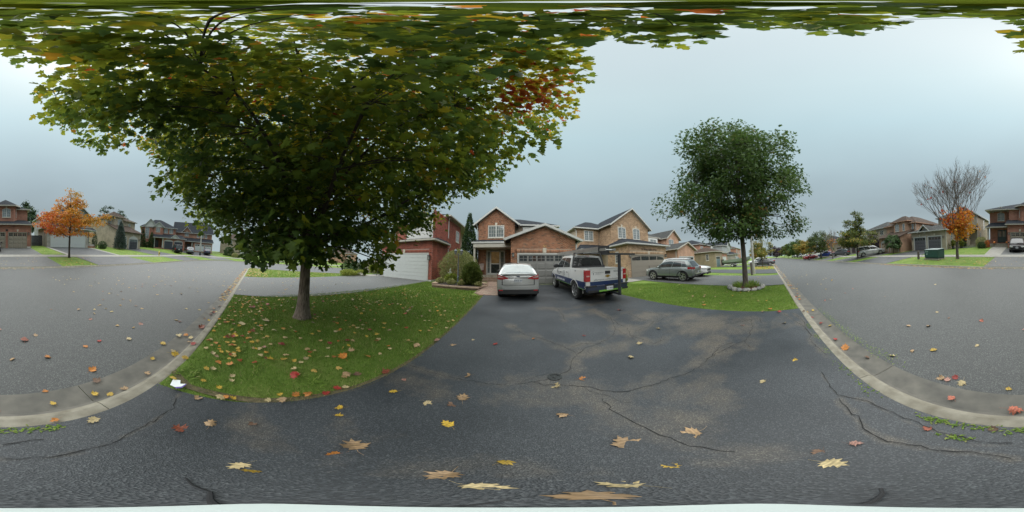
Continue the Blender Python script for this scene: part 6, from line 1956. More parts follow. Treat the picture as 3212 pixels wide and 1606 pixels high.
    def side_glass(s, quads, m=None):
        """quads: (u at v0 rear, u at v0 front, u at v1 rear, u at v1 front, v0, v1)"""
        for sg in (-1, 1):
            for (a0, a1, b0, b1, v0, v1) in quads:
                def fn(i, j):
                    v = v0 + (v1 - v0) * j
                    u = (a0 + (a1 - a0) * i) * (1 - j) + (b0 + (b1 - b0) * i) * j
                    return s.cabp(u, v, sg, .007)
                s.patch(fn, 6, 4, 'window', m or s.gl)
    def screens(s, rear=(.86, .80, .12, .9), front=(.9, .86, .06, .93), rm=None):
        for fr, (t0, t1, v0, v1), nm in ((1, front, 'windshield'), (0, rear, 'rear_window')):
            s.patch(lambda i, j: s.screenp((i * 2 - 1) * (t0 + (t1 - t0) * j), v0 + (v1 - v0) * j, fr, .009), 8, 5, nm, (rm or s.gl) if not fr else s.gl)
    def side_patch(s, y0, y1, z0, z1, name, m, off=.008, parent=None, sides=(-1, 1), ny=8, nz=5, arch=False):
        os_ = []
        for sg in sides:
            def fn(i, j):
                y = (y0(j) if callable(y0) else y0) * (1 - i) + (y1(j) if callable(y1) else y1) * i
                a = z0(y) if callable(z0) else z0
                b = z1(y) if callable(z1) else z1
                z = a + (b - a) * j
                if arch:
                    for yc in s.axles:
                        r = s.wr + .08; d = abs(y - yc)
                        if d < r: z = max(z, s.wr + math.sqrt(r * r - d * d))
                return (sg * (s.side_x(y, z) + off), s.Y(y), z)
            os_.append(s.patch(fn, ny, nz, name, m, parent))
        return os_
    def doors(s, cuts, z0, handle_m=None, hz=-.17, seam=True):
        for sg in (-1, 1):
            for (a, b) in cuts:
                top = lambda y: float(s.Bp(y)) - .012
                s.side_patch(a - .008, b + .008, z0 - .008, lambda y: top(y) + .004, 'seam', M_under, .0035, None, (sg,), 6, 5)
                d = s.side_patch(a, b, z0, top, 'door', s.body, .0075, None, (sg,), 8, 6)[0]
                y = a + .12; z = top(y) + hz
                MB().box(-.012, .028, -.01, .17, -.018, .018).build('door_handle', handle_m or s.body, d, loc=(sg * (s.side_x(y, z) + .0) - (.016 if sg < 0 else 0), s.Y(y), z))
    def end_patch(s, x0, x1, zl, zh, name, m, front=False, off=.015, n=10, parent=None, mirror=False, nz=2, th=.03, dy=0.0):
        res = []
        for sg in ((1, -1) if mirror else (1,)):
            mb = MB()
            def P(i, j, d):
                x = x0 + (x1 - x0) * i
                a, b = (zl(x) if callable(zl) else zl), (zh(x) if callable(zh) else zh)
                y = s.end_y(x, front) - off + d + dy
                return (sg * x, s.Y(s.L - y if front else y), a + (b - a) * j)
            for d in (0, th):
                for i in range(n + 1):
                    for j in range(nz + 1): mb.v.append(P(i / n, j / nz, d))
            k = (n + 1) * (nz + 1)
            for d in (0, k):
                for i in range(n):
                    for j in range(nz):
                        q = d + i * (nz + 1) + j; mb.f.append((q, q + 1, q + nz + 2, q + nz + 1))
            rim = [i * (nz + 1) for i in range(n + 1)] + [n * (nz + 1) + j for j in range(1, nz + 1)] + [i * (nz + 1) + nz for i in range(n - 1, -1, -1)] + [j for j in range(nz - 1, 0, -1)]
            for q in range(len(rim)):
                a, b = rim[q], rim[(q + 1) % len(rim)]; mb.f.append((a, b, b + k, a + k))
            res.append(mb.build(name, m, parent or s.t, smooth=True, sharp=50))
        return res
    def wheels(s, rm, nsp):
        r, w = s.wr, .22
        tm = MB(); tm.lathe([(r * .62, -w * .46), (r * .93, -w * .5), (r, -w * .36), (r, w * .36), (r * .93, w * .5), (r * .62, w * .46), (r * .60, w * .2), (.0, w * .15)], 28, axis='x')
        tyre = tm.mesh('wheel', M_tyre, smooth=True, sharp=30)
        ri = MB()
        ri.lathe([(r * .68, w * .40), (r * .69, w * .50), (r * .62, w * .49), (r * .60, w * .36)], 28, axis='x', cap=False)
        for k in range(nsp):
            a = 2 * math.pi * k / nsp
            for da in (-.16, .16):
                c0, s0 = math.cos(a + da * .4), math.sin(a + da * .4); c1, s1 = math.cos(a + da), math.sin(a + da)
                ww = r * .055
                p = [(c0 * r * .1 - s0 * ww, s0 * r * .1 + c0 * ww), (c0 * r * .1 + s0 * ww, s0 * r * .1 - c0 * ww), (c1 * r * .64 + s1 * ww, s1 * r * .64 - c1 * ww), (c1 * r * .64 - s1 * ww, s1 * r * .64 + c1 * ww)]
                ri.prism([(w * .42, y, z) for y, z in p], (w * .07, 0, 0))
        ri.lathe([(r * .17, w * .4), (r * .17, w * .5), (r * .06, w * .53), (0, w * .53)], 14, axis='x')
        rim = ri.mesh('rim', rm, smooth=False)
        for yc in s.axles:
            for sg in (-1, 1):
                o = obj('wheel', tyre, s.t, (sg * (s.W / 2 - w * .5 - .015), s.Y(yc), r), (0, 0, 0 if sg > 0 else math.pi))
                obj('rim', rim, o)
    def mirrors(s, m, y=None, z=None, k=1.0):
        y = y if y else s.cab[3] - .42; z = z if z else float(s.Bp(y)) + .05
        for sg in (-1, 1):
            x = s.side_x(y, z - .12)
            mb = MB(); mb.lathe([(0, -.055 * k), (.055 * k, -.05 * k), (.075 * k, 0), (.06 * k, .05 * k), (0, .062 * k)], 12, axis='y')
            mb.v = [(a * 1.45, b, c * 1.05) for a, b, c in mb.v]
            for i, v in enumerate(mb.v): mb.v[i] = (v[0] + sg * (x + .13), v[1] + s.Y(y), v[2] + z + .03)
            mb.tube([(sg * (x - .04), s.Y(y), z - .04), (sg * (x + .1), s.Y(y), z - .005)], .025, 6)
            mb.build('mirror', m, s.t, smooth=True)
    def arches(s, m, wd=.05):
        for yc in s.axles:
            for sg in (-1, 1):
                mb = MB(); n = 18
                for i in range(n + 1):
                    a = math.pi * (-.06 + 1.12 * i / n)
                    for rr_ in (s.wr + .055, s.wr + .055 + wd):
                        y, z = yc + rr_ * math.cos(a), max(.2, s.wr + rr_ * math.sin(a))
                        x = s.side_x(max(.12, min(s.L - .12, y)), z)
                        mb.v += [(sg * (x + .018), s.Y(y), z), (sg * (x - .03), s.Y(y), z)]
                for i in range(n):
                    a = i * 4; b = a + 4
                    mb.f += [(a, a + 2, b + 2, b), (a, b, b + 1, a + 1), (a + 2, a + 3, b + 3, b + 2)]
                mb.build('arch_trim', m, s.t, smooth=True, recalc=False)
    def plate(s, txt, z, front=False, off=.02, w=.30, h=.15, x=0.0, border=False):
        y = -off if not front else s.L + off
        mb = MB().box(x - w / 2, x + w / 2, s.Y(y) - .006, s.Y(y) + .006, z - h / 2, z + h / 2)
        p = mb.build('license_plate', M_plate, s.t)
        if txt:
            me = text_mesh('plate_text', txt, h * .52, M_plate_b, 'CENTER', .002)
            obj('plate_text', me, p, (x, s.Y(y) + (.008 if front else -.008), z - h * .2), (R(90), 0, math.pi if front else 0))
        return p

def simple_lights(c, zt, zh, hw=.42, tw=.3, th=.16):
    W = c.W / 2
    c.end_patch(W * .62, W * .97, zt - th / 2, zt + th / 2, 'taillight', M_redl, False, .016, 8, mirror=True)
    c.end_patch(W * .52, W * .95, zh - .07, lambda x: zh + .05 + .05 * (x / W), 'headlight', M_whitel, True, .016, 8, mirror=True)

def sedan(label, loc, yaw, body, L=4.5, W=1.8, H=1.45, pitch=0.0, group=None, gl=None, rim=None):
    wb = L * .585; ro = L * .215
    c = Car(label, loc, yaw, L, W, H, wb, ro, .325, [(0, .86), (.05, .98), (.12, 1.03), (.55, 1.06), (L * .66, 1.01), (L * .76, .96), (L - .5, .86), (L - .15, .80), (L - .03, .74), (L, .62)],
            [(0, .80), (.2, .92), (L * .3, .95), (L * .7, .91), (L - .5, .76), (L, .56)], (.50, 1.28, L * .555, L * .735, .06), body, pitch=pitch, group=group, glass_m=gl, rim_m=rim)
    c.side_glass([(.22, .47, .14, .46, .10, .86), (.50, .90, .49, .93, .10, .86)])
    c.screens()
    c.doors([(1.25, 2.05), (2.09, 3.1)], .34)
    simple_lights(c, .86, .66)
    c.end_patch(-W * .44, W * .44, .34, .42, 'bumper', M_plastic, True, .02); c.end_patch(-W * .44, W * .44, .28, .44, 'bumper', M_plastic, False, .02)
    c.end_patch(-.45, .45, .5, .64, 'grille', M_plastic, True, .02)
    c.mirrors(body)
    c.plate('', .72)
    return c
def suv(label, loc, yaw, body, L=4.5, W=1.82, H=1.64, pitch=0.0, group=None, rim=None, gl=None, arch=True, belt=1.04, cat='car'):
    wb = L * .59; ro = L * .2
    c = Car(label, loc, yaw, L, W, H, wb, ro, .36, [(0, .98), (.06, 1.06), (.3, belt + .02), (L * .68, belt + .02), (L * .78, 1.03), (L - .45, .98), (L - .12, .92), (L - .03, .86), (L, .72)],
            [(0, .9), (.2, belt - .02), (L * .3, belt), (L * .72, belt - .07), (L - .5, .88), (L, .68)], (.12, .52, L * .55, L * .745, .07), body, sill=.30, pitch=pitch, group=group, tumble=.80, rim_m=rim, glass_m=gl, under=.24, cat=cat)
    c.side_glass([(.13, .25, .12, .22, .12, .84), (.27, .52, .24, .52, .10, .86), (.55, .92, .54, .95, .10, .86)])
    c.screens(rear=(.80, .72, .18, .86))
    c.doors([(L * .235, L * .43), (L * .44, L * .665)], .42)
    if arch: c.arches(M_plastic); c.side_patch(ro + .4, ro + wb - .4, .30, .40, 'sill_trim', M_plastic, .012)
    simple_lights(c, .98, .76)
    c.end_patch(-W * .46, W * .46, .38, .52, 'bumper', M_plastic, False, .02); c.end_patch(-W * .44, W * .44, .34, .46, 'bumper', M_plastic, True, .02)
    c.end_patch(-.5, .5, .54, .76, 'grille', M_plastic, True, .02)
    c.mirrors(body)
    for sg in (-1, 1):
        MB().tube([c.roofp(u, sg * .86, .03) for u in (.06, .12, .5, .85, .95)], [.008, .016, .016, .016, .008], 6).build('roof_rail', M_alloy_dk, c.t)
    return c
def minivan(label, loc, yaw, body, pitch=0.0, H=1.75, group=None):
    L, W = 5.1, 1.98
    wb, ro = 3.05, 1.05
    c = Car(label, loc, yaw, L, W, H, wb, ro, .345, [(0, 1.02), (.05, 1.1), (.3, 1.12), (3.9, 1.08), (4.3, 1.0), (4.8, .84), (L, .62)], [(0, .95), (.2, 1.05), (2, 1.06), (3.9, 1.0), (4.5, .86), (L, .58)],
            (.10, .28, 3.05, 4.15, .06), body, pitch=pitch, group=group, tumble=.86, sill=.24)
    c.side_glass([(.05, .32, .06, .33, .08, .82), (.345, .60, .355, .62, .08, .82), (.625, .93, .645, .95, .08, .82)])
    c.screens(rear=(.88, .84, .14, .86))
    c.doors([(1.6, 2.75), (2.79, 3.75)], .36)
    W2 = W / 2
    c.end_patch(W2 * .78, W2 * .97, .74, 1.08, 'taillight', M_redl, False, .016, 6, mirror=True)
    c.end_patch(W2 * .55, W2 * .95, .66, .84, 'headlight', M_whitel, True, .016, 8, mirror=True)
    c.end_patch(-W2 * .9, W2 * .9, .34, .52, 'bumper', body, False, .04); c.end_patch(-.5, .5, .45, .66, 'grille', M_plastic, True, .02)
    c.mirrors(body); c.plate('', .82)
    return c

PITCH = math.atan(.055)
# ------------------------------------------------------------------ the silver sedan on the driveway
p_silver = paint('silver_paint', (.40, .415, .41), .45, .32)
L_ = 4.53
s1 = Car('silver four door sedan parked nose in on the dark driveway', (.255, 6.72 + L_ / 2, ground(.2, 9) + .012), 0, L_, 1.83, 1.55, 2.65, .98, .335,
         [(0, 1.04), (.03, 1.09), (.07, 1.12), (.14, 1.125), (.3, 1.13), (.62, 1.16), (3.0, 1.07), (3.5, 1.0), (4.05, .89), (4.35, .78), (L_, .62)],
         [(0, .98), (.2, 1.03), (1.3, 1.04), (3.2, .97), (4.0, .82), (L_, .58)], (.46, 1.22, 2.5, 3.35, .055), p_silver, pitch=PITCH, glass_m=M_cglass,
         ends=[(0, .90), (.05, .935), (.15, .965), (.4, .99), (.9, 1), (3.5, 1), (4.0, .96), (4.3, .88), (4.45, .76), (L_, .62)], tumble=.74)
s1.side_glass([(.20, .46, .13, .45, .10, .86), (.49, .90, .48, .93, .10, .86)])
s1.screens(rear=(.90, .86, .06, .93), rm=M_cglass_sky)
s1.doors([(1.25, 2.05), (2.09, 3.1)], .34)
W2 = s1.W / 2
s1.end_patch(.40, .905, lambda x: .90 + .03 * max(0, (.62 - x) / .22), lambda x: .965 + .155 * max(0, (x - .40) / .505) ** .8, 'taillight', M_redl, False, .014, 12, mirror=True)
for o in s1.end_patch(.60, .84, lambda x: .975, lambda x: .99 + .085 * ((x - .60) / .24), 'lens', M_pinkl, False, .02, 8, mirror=True): pass
s1.end_patch(-W2 * .70, W2 * .70, .665, .678, 'boot_seam', M_under, False, .006)
for sg in (-1, 1):
    s1.end_patch(sg * W2 * .695, sg * W2 * .73, .67, .90, 'boot_seam', M_under, False, .006, 2)
s1.end_patch(-.40, .40, .955, .975, 'boot_seam', M_under, False, .007)
s1.end_patch(-W2 * .93, W2 * .93, .49, .62, 'bumper', p_silver, False, .05, 14)
s1.end_patch(-W2 * .92, W2 * .92, .30, .48, 'valance', M_plastic, False, .045, 14)
s1.end_patch(W2 * .68, W2 * .86, .43, .48, 'reflector', M_redl, False, .052, 4, mirror=True)
s1.plate('CEKX 381', .86, off=.016, w=.31, h=.155)
MB().box(-.17, .17, s1.Y(.02), s1.Y(.09), 1.105, 1.13).build('brake_light', M_redl, s1.t)
mb = MB(); mb.lathe([(0, -.012), (.075, -.01), (.075, .004), (0, .006)], 20, axis='y'); mb.v = [(a, b + s1.Y(-.004), c * .4 + 1.025) for a, b, c in mb.v]; mb.build('badge', mat('blue_badge', (.05, .07, .12), .3, var=.1, coat=1), s1.t, smooth=True)
mb = MB().tube([s1.roofp(.06, 0, .01), tuple(Vector(s1.roofp(.06, 0, .03)) + Vector((0, -.04, .03)))], [.018, .012], 8)
mb.tube([tuple(Vector(s1.roofp(.06, 0, .03)) + Vector((0, -.03, .02))), tuple(Vector(s1.roofp(.06, 0, .03)) + Vector((0, -.19, .20)))], [.005, .003], 5); mb.build('antenna', M_plastic, s1.t)
s1.mirrors(M_plastic, 3.02)
# spoiler lip
s1.end_patch(-W2 * .78, W2 * .78, 1.095, 1.13, 'spoiler', p_silver, False, .03, 12, th=.10)

# ------------------------------------------------------------------ the white pickup with ladder rack
p_white = paint('white_paint', (.62, .635, .63), 0, .22)
m_blue = paint('blue_wrap', (.012, .028, .105), 0, .35); m_green = paint('green_wrap', (.16, .38, .05), 0, .4)
L_ = 5.40
pk = Car('white crew cab pickup with blue and green stripes and ladder rack', (3.53, 5.46 + L_ / 2, ground(3.5, 8) + .012), R(.4), L_, 1.91, 1.95, 3.25, 1.12, .395,
         [(0, 1.36), (1.6, 1.36), (1.61, 1.34), (3.9, 1.28), (4.1, 1.27), (4.9, 1.18), (5.25, 1.05), (L_, .85)], [(0, 1.355), (1.55, 1.355), (1.62, 1.32), (3.9, 1.22), (4.6, 1.14), (5.2, 1.0), (L_, .8)],
         (1.66, 1.80, 3.25, 4.05, .04), p_white, pitch=PITCH, sill=.50, bed=(.06, 1.57, .85), tumble=.80, cat='pickup truck', name='pickup_truck', under=.30,
         ends=[(0, .965), (.05, .985), (.2, 1), (4.6, 1), (5.0, .97), (5.25, .9), (L_, .78)], rim_n=6)
pk.side_glass([(.05, .43, .05, .42, .10, .84), (.46, .92, .45, .94, .10, .84)])
pk.screens(rear=(.90, .84, .10, .84))
pk.doors([(1.78, 2.68), (2.72, 3.72)], .60, M_chrome)
W2 = pk.W / 2
pk.arches(p_white, .035)
for sg in (-1, 1):
    tl = MB().prism([(sg * .765, pk.Y(-.02), .88), (sg * .958, pk.Y(-.01), .88), (sg * .966, pk.Y(.16), .90), (sg * .966, pk.Y(.16), 1.30), (sg * .958, pk.Y(-.01), 1.30), (sg * .765, pk.Y(-.02), 1.32)], (-sg * .0, .0, 0)) if 0 else MB().add([(sg * a, pk.Y(b), c) for c, d in ((.88, 0), (1.31, .0)) for a, b in ((.765, -.022), (.95, -.014), (.97, .14), (.765, .14))], [(0, 1, 2, 3), (4, 5, 6, 7), (0, 1, 5, 4), (1, 2, 6, 5), (2, 3, 7, 6), (3, 0, 4, 7)])
    tl = tl.build('taillight', M_redl, pk.t)
    MB().box(min(sg * .80, sg * .93), max(sg * .80, sg * .93), pk.Y(-.028), pk.Y(-.01), 1.06, 1.11).build('lens', M_pinkl, tl)
tg = MB().box(-W2 * .815, W2 * .815, pk.Y(-.015), pk.Y(.06), .72, 1.36).build('tailgate', p_white, pk.t)
MB().box(-W2 * .83, W2 * .83, pk.Y(-.035), pk.Y(.0), 1.35, 1.385).build('tailgate_cap', p_white, tg)
MB().box(-W2 * .815, W2 * .815, pk.Y(-.019), pk.Y(-.012), .715, .87).build('stripe', m_blue, tg)
mb = MB().box(-.12, .12, pk.Y(-.03), pk.Y(-.01), 1.14, 1.26); mb.build('tailgate_handle', M_plastic, tg)
gold = mat('gold_emblem', (.55, .36, .08), .3, metal=.7, var=.1)
MB().prism([(x * 1.0, pk.Y(-.017), z + 1.06) for x, z in ((-.05, .045), (.05, .045), (.05, .02), (.13, .02), (.11, -.022), (.05, -.022), (.05, -.05), (-.05, -.05), (-.05, -.022), (-.13, -.022), (-.11, .02), (-.05, .02))], (0, -.012, 0)).build('emblem', gold, tg)
ink = mat('grey_lettering', (.10, .11, .12), .5, var=0); ink_w = mat('white_lettering', (.7, .72, .74), .5, var=0)
def tg_text(txt, x, z, sz, m=ink): obj('lettering', text_mesh('lettering', txt, sz, m, ext=.002), tg, (x, pk.Y(-.018), z), (R(90), 0, 0))
tg_text('pillartopost.com/bradwesthill', -.62, .90, .10); tg_text('905.825.7709', .29, 1.20, .085); tg_text('PILLARTOPOST', -.55, 1.185, .055); tg_text('HOME INSPECTORS', -.55, 1.14, .03)
tg_text('BOOK ONLINE', .42, 1.09, .035); tg_text('OR CALL', .46, 1.04, .035)
mb = MB()
for (a, b) in (((-.72, 1.20), (-.635, 1.26)), ((-.635, 1.26), (-.55, 1.20))): mb.tube([(a[0], pk.Y(-.019), a[1]), (b[0], pk.Y(-.019), b[1])], .004, 4)
mb.box(-.648, -.622, pk.Y(-.022), pk.Y(-.015), 1.12, 1.21); mb.build('logo', ink, tg)
# stripes along the sides
pk.side_patch(.05, 5.1, lambda y: .585, lambda y: .86 + .03 * (y / 5), 'stripe', m_blue, .0105, ny=60, nz=4, arch=True)
pk.side_patch(.05, 5.1, lambda y: .52, lambda y: .585, 'stripe', m_green, .0105, ny=60, nz=2, arch=True)
def side_text(txt, y, z, sz, m, left=True):
    x = pk.side_x(y, z) + .014
    obj('lettering', text_mesh('lettering', txt, sz, m, ext=.002), pk.t, (-x, pk.Y(y), z), (R(90), 0, R(-90)))
side_text('pillartopost.com', 3.65, .66, .20, ink_w); side_text('PILLARTOPOST', 3.45, 1.03, .075, ink); side_text('HOME INSPECTORS', 3.45, .96, .045, ink)
for k in range(5): side_text(('WE INSPECT', 'HOMES CONDOS', 'NEW BUILDS', 'MOULD RADON', 'AND MORE'), 0, 0, 0, ink) if 0 else side_text(['We inspect', 'Homes, condos', 'New builds', 'Mould, radon', 'and more'][k], 2.55, 1.15 - .06 * k, .045, ink)
mb = MB()
for (a, b) in (((3.64, 1.10), (3.56, 1.18)), ((3.56, 1.18), (3.48, 1.10))): mb.tube([(-(W2 + .004), pk.Y(a[0]), a[1]), (-(W2 + .004), pk.Y(b[0]), b[1])], .006, 4)
mb.box(-(W2 + .012), -(W2 - .01), pk.Y(3.545), pk.Y(3.575), .99, 1.10); mb.build('logo', ink, pk.t)
side_text('4x4', 1.05, 1.22, .09, ink)
# step bumper
m_steelblue = mat('bumper_blue', (.025, .035, .07), .4, metal=.2, var=.1, coat=.5)
m_steel = mat('bumper_steel', (.05, .055, .065), .35, metal=.4, var=.1)
bp_ = pk.end_patch(-W2 * .97, W2 * .97, .50, .70, 'bumper', m_steelblue, False, .16, 14, th=.15)[0]
MB().box(-W2 * .99, -W2 * .60, pk.Y(-.175), pk.Y(-.03), .69, .73).build('step_pad', M_plastic, bp_); MB().box(W2 * .60, W2 * .99, pk.Y(-.175), pk.Y(-.03), .69, .73).build('step_pad', M_plastic, bp_)
MB().box(-W2 * .96, -W2 * .55, pk.Y(-.168), pk.Y(-.06), .48, .56).build('corner_step', M_plastic, bp_); MB().box(W2 * .55, W2 * .96, pk.Y(-.168), pk.Y(-.06), .48, .56).build('corner_step', M_plastic, bp_)
MB().box(-W2 * .5, W2 * .62, pk.Y(-.17), pk.Y(-.1), .49, .55).build('stripe', m_green, bp_)
MB().box(-.22, .22, pk.Y(-.168), pk.Y(-.15), .50, .74).build('plate_recess', M_plastic, bp_)
pk.plate('DA 48922', .60, off=.175)
pk.mirrors(M_plastic, 3.62, 1.36, 1.5)
# guard and light bar behind the cab
g = MB()
for sg in (-1, 1):
    g.tube([(sg * .84, pk.Y(1.57), 1.34), (sg * .70, pk.Y(1.70), 2.03)], .035, 6)
g.tube([(-.70, pk.Y(1.70), 2.01), (.70, pk.Y(1.70), 2.01)], .03, 6); g.box(-.86, .86, pk.Y(1.5), pk.Y(1.6), 1.34, 1.42)
gr = g.build('headache_rack', M_plastic, pk.t)
for k in range(12):
    z = 1.46 + k * .042; x = .82 - .14 * (z - 1.34) / .7
    MB().box(-x, x, pk.Y(1.57 + (z - 1.34) * .18) - .006, pk.Y(1.57 + (z - 1.34) * .18) + .006, z - .008, z + .008).build('louvre', M_plastic, gr)
MB().box(-.25, .25, pk.Y(1.66), pk.Y(1.72), 2.03, 2.07).build('light_bar', M_whitel, gr)
MB().box(-.11, .11, pk.Y(1.765), pk.Y(1.79), 1.87, 1.90).build('brake_light', M_redl, pk.t)
# T shaped carrier in the hitch that holds the ladder's tail
hc = MB(); hc.box(.20, .28, pk.Y(-.52), pk.Y(-.42), .33, 1.93); hc.box(.20, .28, pk.Y(-.52), pk.Y(.1), .33, .41); hc.box(-.55, 1.02, pk.Y(-.52), pk.Y(-.43), 1.87, 1.94)
hc.build('hitch_carrier', mat('carrier_steel', (.045, .05, .055), .5, metal=.3, var=.15), pk.t)
lad = thing('extension_ladder', 'long aluminium extension ladder lashed over the roof of the white pickup', 'ladder', (0, 0, 0))
lad.parent = None
M_alum = mat('aluminium', (.52, .53, .52), .38, metal=.8, var=.1)
mw = Matrix.Translation(pk.t.location) @ Matrix.Rotation(R(.4), 4, 'Z') @ Matrix.Rotation(PITCH, 4, 'X')
lad.matrix_world = mw
a0, a1 = Vector((-.42, pk.Y(-.72), 1.90)), Vector((-.42, pk.Y(5.1), 1.90))
for k, (x, z) in enumerate(((-.62, 0), (-.22, 0), (-.58, .085), (-.26, .085))):
    MB().box(x - .015, x + .015, pk.Y(-.85 if k < 2 else -.4), pk.Y(4.6 if k < 2 else 4.9), 2.0 + z, 2.085 + z).build('rail', M_alum, lad)
rung = MB().tube([(-.60, 0, 0), (-.24, 0, 0)], .016, 6).mesh('rung', M_alum)
for k in range(17):
    obj('rung', rung, lad, (0, pk.Y(-.7 + .31 * k), 2.04)); obj('rung', rung, lad, (0, pk.Y(-.3 + .305 * k), 2.125))
MB().box(-.66, -.2, pk.Y(-.46), pk.Y(-.42), 1.93, 2.2).build('strap', M_plastic, lad)

# ------------------------------------------------------------------ neighbours' cars
p_grey = paint('green_grey_paint', (.20, .225, .22), .55, .3)
sv = suv('grey green crossover parked on the grey drive before the taupe garage door', (10.85, 7.35, ground(10.8, 7.2) + .012), R(5), p_grey, L=4.36, W=1.81, H=1.63, pitch=PITCH, rim=M_alloy)
sv.end_patch(-.5, .5, .52, .60, 'bumper_skid', M_alloy, False, .035); sv.plate('CRKT 614', .66, off=.02)
wv = suv('white crossover parked nose out beyond the grey green one', (13.95, 7.9, ground(13.9, 7.6) + .012), R(180 + 3), p_white, L=4.9, W=1.95, H=1.77, pitch=-PITCH, rim=M_alloy, arch=False, belt=1.1)
wv.end_patch(-.62, .62, .26, .36, 'bumper_trim', M_plastic, True, .03); wv.end_patch(.5, .85, .42, .52, 'fog_light', M_whitel, True, .02, mirror=True)
p_dgrey = paint('dark_grey_paint', (.085, .09, .10), .6, .3); p_black = paint('black_paint', (.008, .008, .010), .1, .3, .25); p_red = paint('red_paint', (.25, .012, .02), .2, .3)
p_bl = paint('blue_paint', (.02, .05, .30), .3, .3); p_lsilver = paint('light_silver_paint', (.48, .50, .50), .5, .3); p_navy = paint('navy_paint', (.03, .04, .07), .4, .3)
sedan('grey sedan at the kerb end of the drive past the boat', (31.2, 1.2, ground(31, 1.2) + .02), R(12), p_dgrey, 4.7, pitch=.02)
suv('white crossover half hidden behind the grey kerbside sedan', (35.8, 2.2, ground(36, 2) + .02), R(5), p_white)
sedan('small dark hatchback further along behind the grey sedan', (43.5, 1.6, ground(43, 1.6) + .02), R(10), p_navy, 4.2)
hb = sedan('black hatchback nose out before the khaki garage doors', (.85, -19.9, ground(.85, -19.9) + .02), R(2), p_black, 4.4, 1.78, 1.5, pitch=-.085)
hb.plate('BZPM 207', .55, True, .02); hb.end_patch(-.1, .1, .67, .74, 'badge', M_chrome, True, .025)
minivan('silver minivan parked before the arched garage of the orange brown house', (23.3, -17.0, ground(23.3, -17) + .02), R(157), p_lsilver, pitch=.08)
suv('dark grey crossover on the pale drive past the bare thin tree', (35.0, -16.6, ground(35, -16.6) + .02), R(-38), p_dgrey, L=4.7, H=1.7)
sedan('bright blue compact car beside the green street tree', (42.4, -15.6, ground(42.4, -15.6) + .02), R(-20), p_bl, 4.3, H=1.5)
sedan('red hatchback glimpsed behind the blue compact car', (45.5, -17.6, ground(45.5, -17.6) + .02), R(-15), p_red, 4.2)
sedan('dark red sedan with its tail at the opposite kerb', (44.3, -11.8, ground(44.3, -11.8) + .05), R(-152), p_red, 4.6, pitch=.05)
minivan('white panel van parked before the rust brick house', (53.5, -17.0, ground(53.5, -17) + .02), R(-35), p_white, H=2.0)
for i, (x, y, m, lab) in enumerate(((70, -15.5, p_white, 'white car far along the opposite side under the amber tree'), (78, -15.5, p_black, 'black car next after the far white car'), (92, -15, p_white, 'white car near the end of the opposite side'))):
    sedan(lab, (x, y, ground(x, y) + .02), R(-30 - 20 * i), m, group='cars far along the street')
minivan('black minivan on the drive of the house with white pediments', (-35.2, -18.6, ground(-35.2, -18.6) + .06), R(128), p_black, pitch=.08, H=1.85)
suv('dark silver crossover beside the black minivan', (-38.4, -16.6, ground(-38.4, -16.6) + .06), R(118), paint('steel_paint', (.22, .24, .27), .5), pitch=.06)
suv('navy crossover on the drive behind the lamp post', (-43.5, -13.6, ground(-43.5, -13.6) + .06), R(112), p_navy, pitch=.06)

# ------------------------------------------------------------------ boat on its trailer
bt = thing('motor_boat', 'grey green aluminium motor boat with a low windscreen on a trailer', 'boat', (29.9, 5.9, ground(29.9, 5.9)), R(178))
m_hull = mat('hull', (.25, .29, .27), .4, metal=.3, var=.08)
mb = MB(); st = [(0, .95, .62, 1.35), (1.0, 1.0, .60, 1.38), (2.2, 1.0, .60, 1.45), (3.4, .85, .66, 1.55), (4.3, .55, .82, 1.66), (4.9, .18, 1.05, 1.75), (5.15, .02, 1.3, 1.8)]
for (y, w, b, g_) in st:
    pr = [(0, b), (w * .55, b + .1), (w * .9, b + .35), (w, g_), (w * .92, g_), (w * .8, b + .45 if w > .3 else g_ - .1), (0, b + .4 if w > .3 else g_ - .1)]
    full = pr + [(-x, z) for x, z in reversed(pr[1:-1])]
    mb.v += [(x, y - 2.5, z) for x, z in full]; nn_ = len(full)
for i in range(len(st) - 1):
    for k in range(nn_): mb.f.append((i * nn_ + k, i * nn_ + (k + 1) % nn_, (i + 1) * nn_ + (k + 1) % nn_, (i + 1) * nn_ + k))
mb.f.append(tuple(range(nn_))); mb.build('hull', m_hull, bt, smooth=True)
MB().prism([(-.8, .3, 1.45), (.8, .3, 1.45), (.6, -.1, 1.9), (-.6, -.1, 1.9)], (0, .03, .02)).build('windscreen', M_win, bt)
MB().box(-.18, .18, -2.95, -2.5, .45, 1.55).build('outboard_motor', M_plastic, bt)
tr = thing('boat_trailer', 'galvanised boat trailer under the grey green motor boat', 'trailer', tuple(bt.location), R(178))
mb = MB(); mb.tube([(-.6, -2.2, .5), (-.6, 1.5, .5), (0, 3.2, .5), (0, 4.0, .5)], .04, 6); mb.tube([(.6, -2.2, .5), (.6, 1.5, .5), (0, 3.2, .5)], .04, 6); mb.tube([(-.95, -.6, .34), (.95, -.6, .34)], .04, 6); mb.tube([(0, 3.7, .5), (0, 3.6, 1.3)], .04, 6)
mb.build('frame', M_alum, tr)
wm_ = MB().lathe([(.0, -.08), (.30, -.08), (.33, -.05), (.33, .05), (.30, .08), (0, .08)], 18, axis='x').mesh('wheel', M_tyre, smooth=True, sharp=40)
for sg in (-1, 1):
    o = obj('wheel', wm_, tr, (sg * 1.02, -.6, .33)); MB().lathe([(0, -.09), (.17, -.09), (.17, .09), (0, .09)], 14, axis='x').build('rim', M_trim, o)
    MB().prism([(sg * .9, -1.05, .55), (sg * .9, -.9, .74), (sg * .9, -.3, .74), (sg * .9, -.15, .55), (sg * .9, -.3, .70), (sg * .9, -.9, .70)], (sg * .25, 0, 0)).build('mudguard', M_alum, tr)
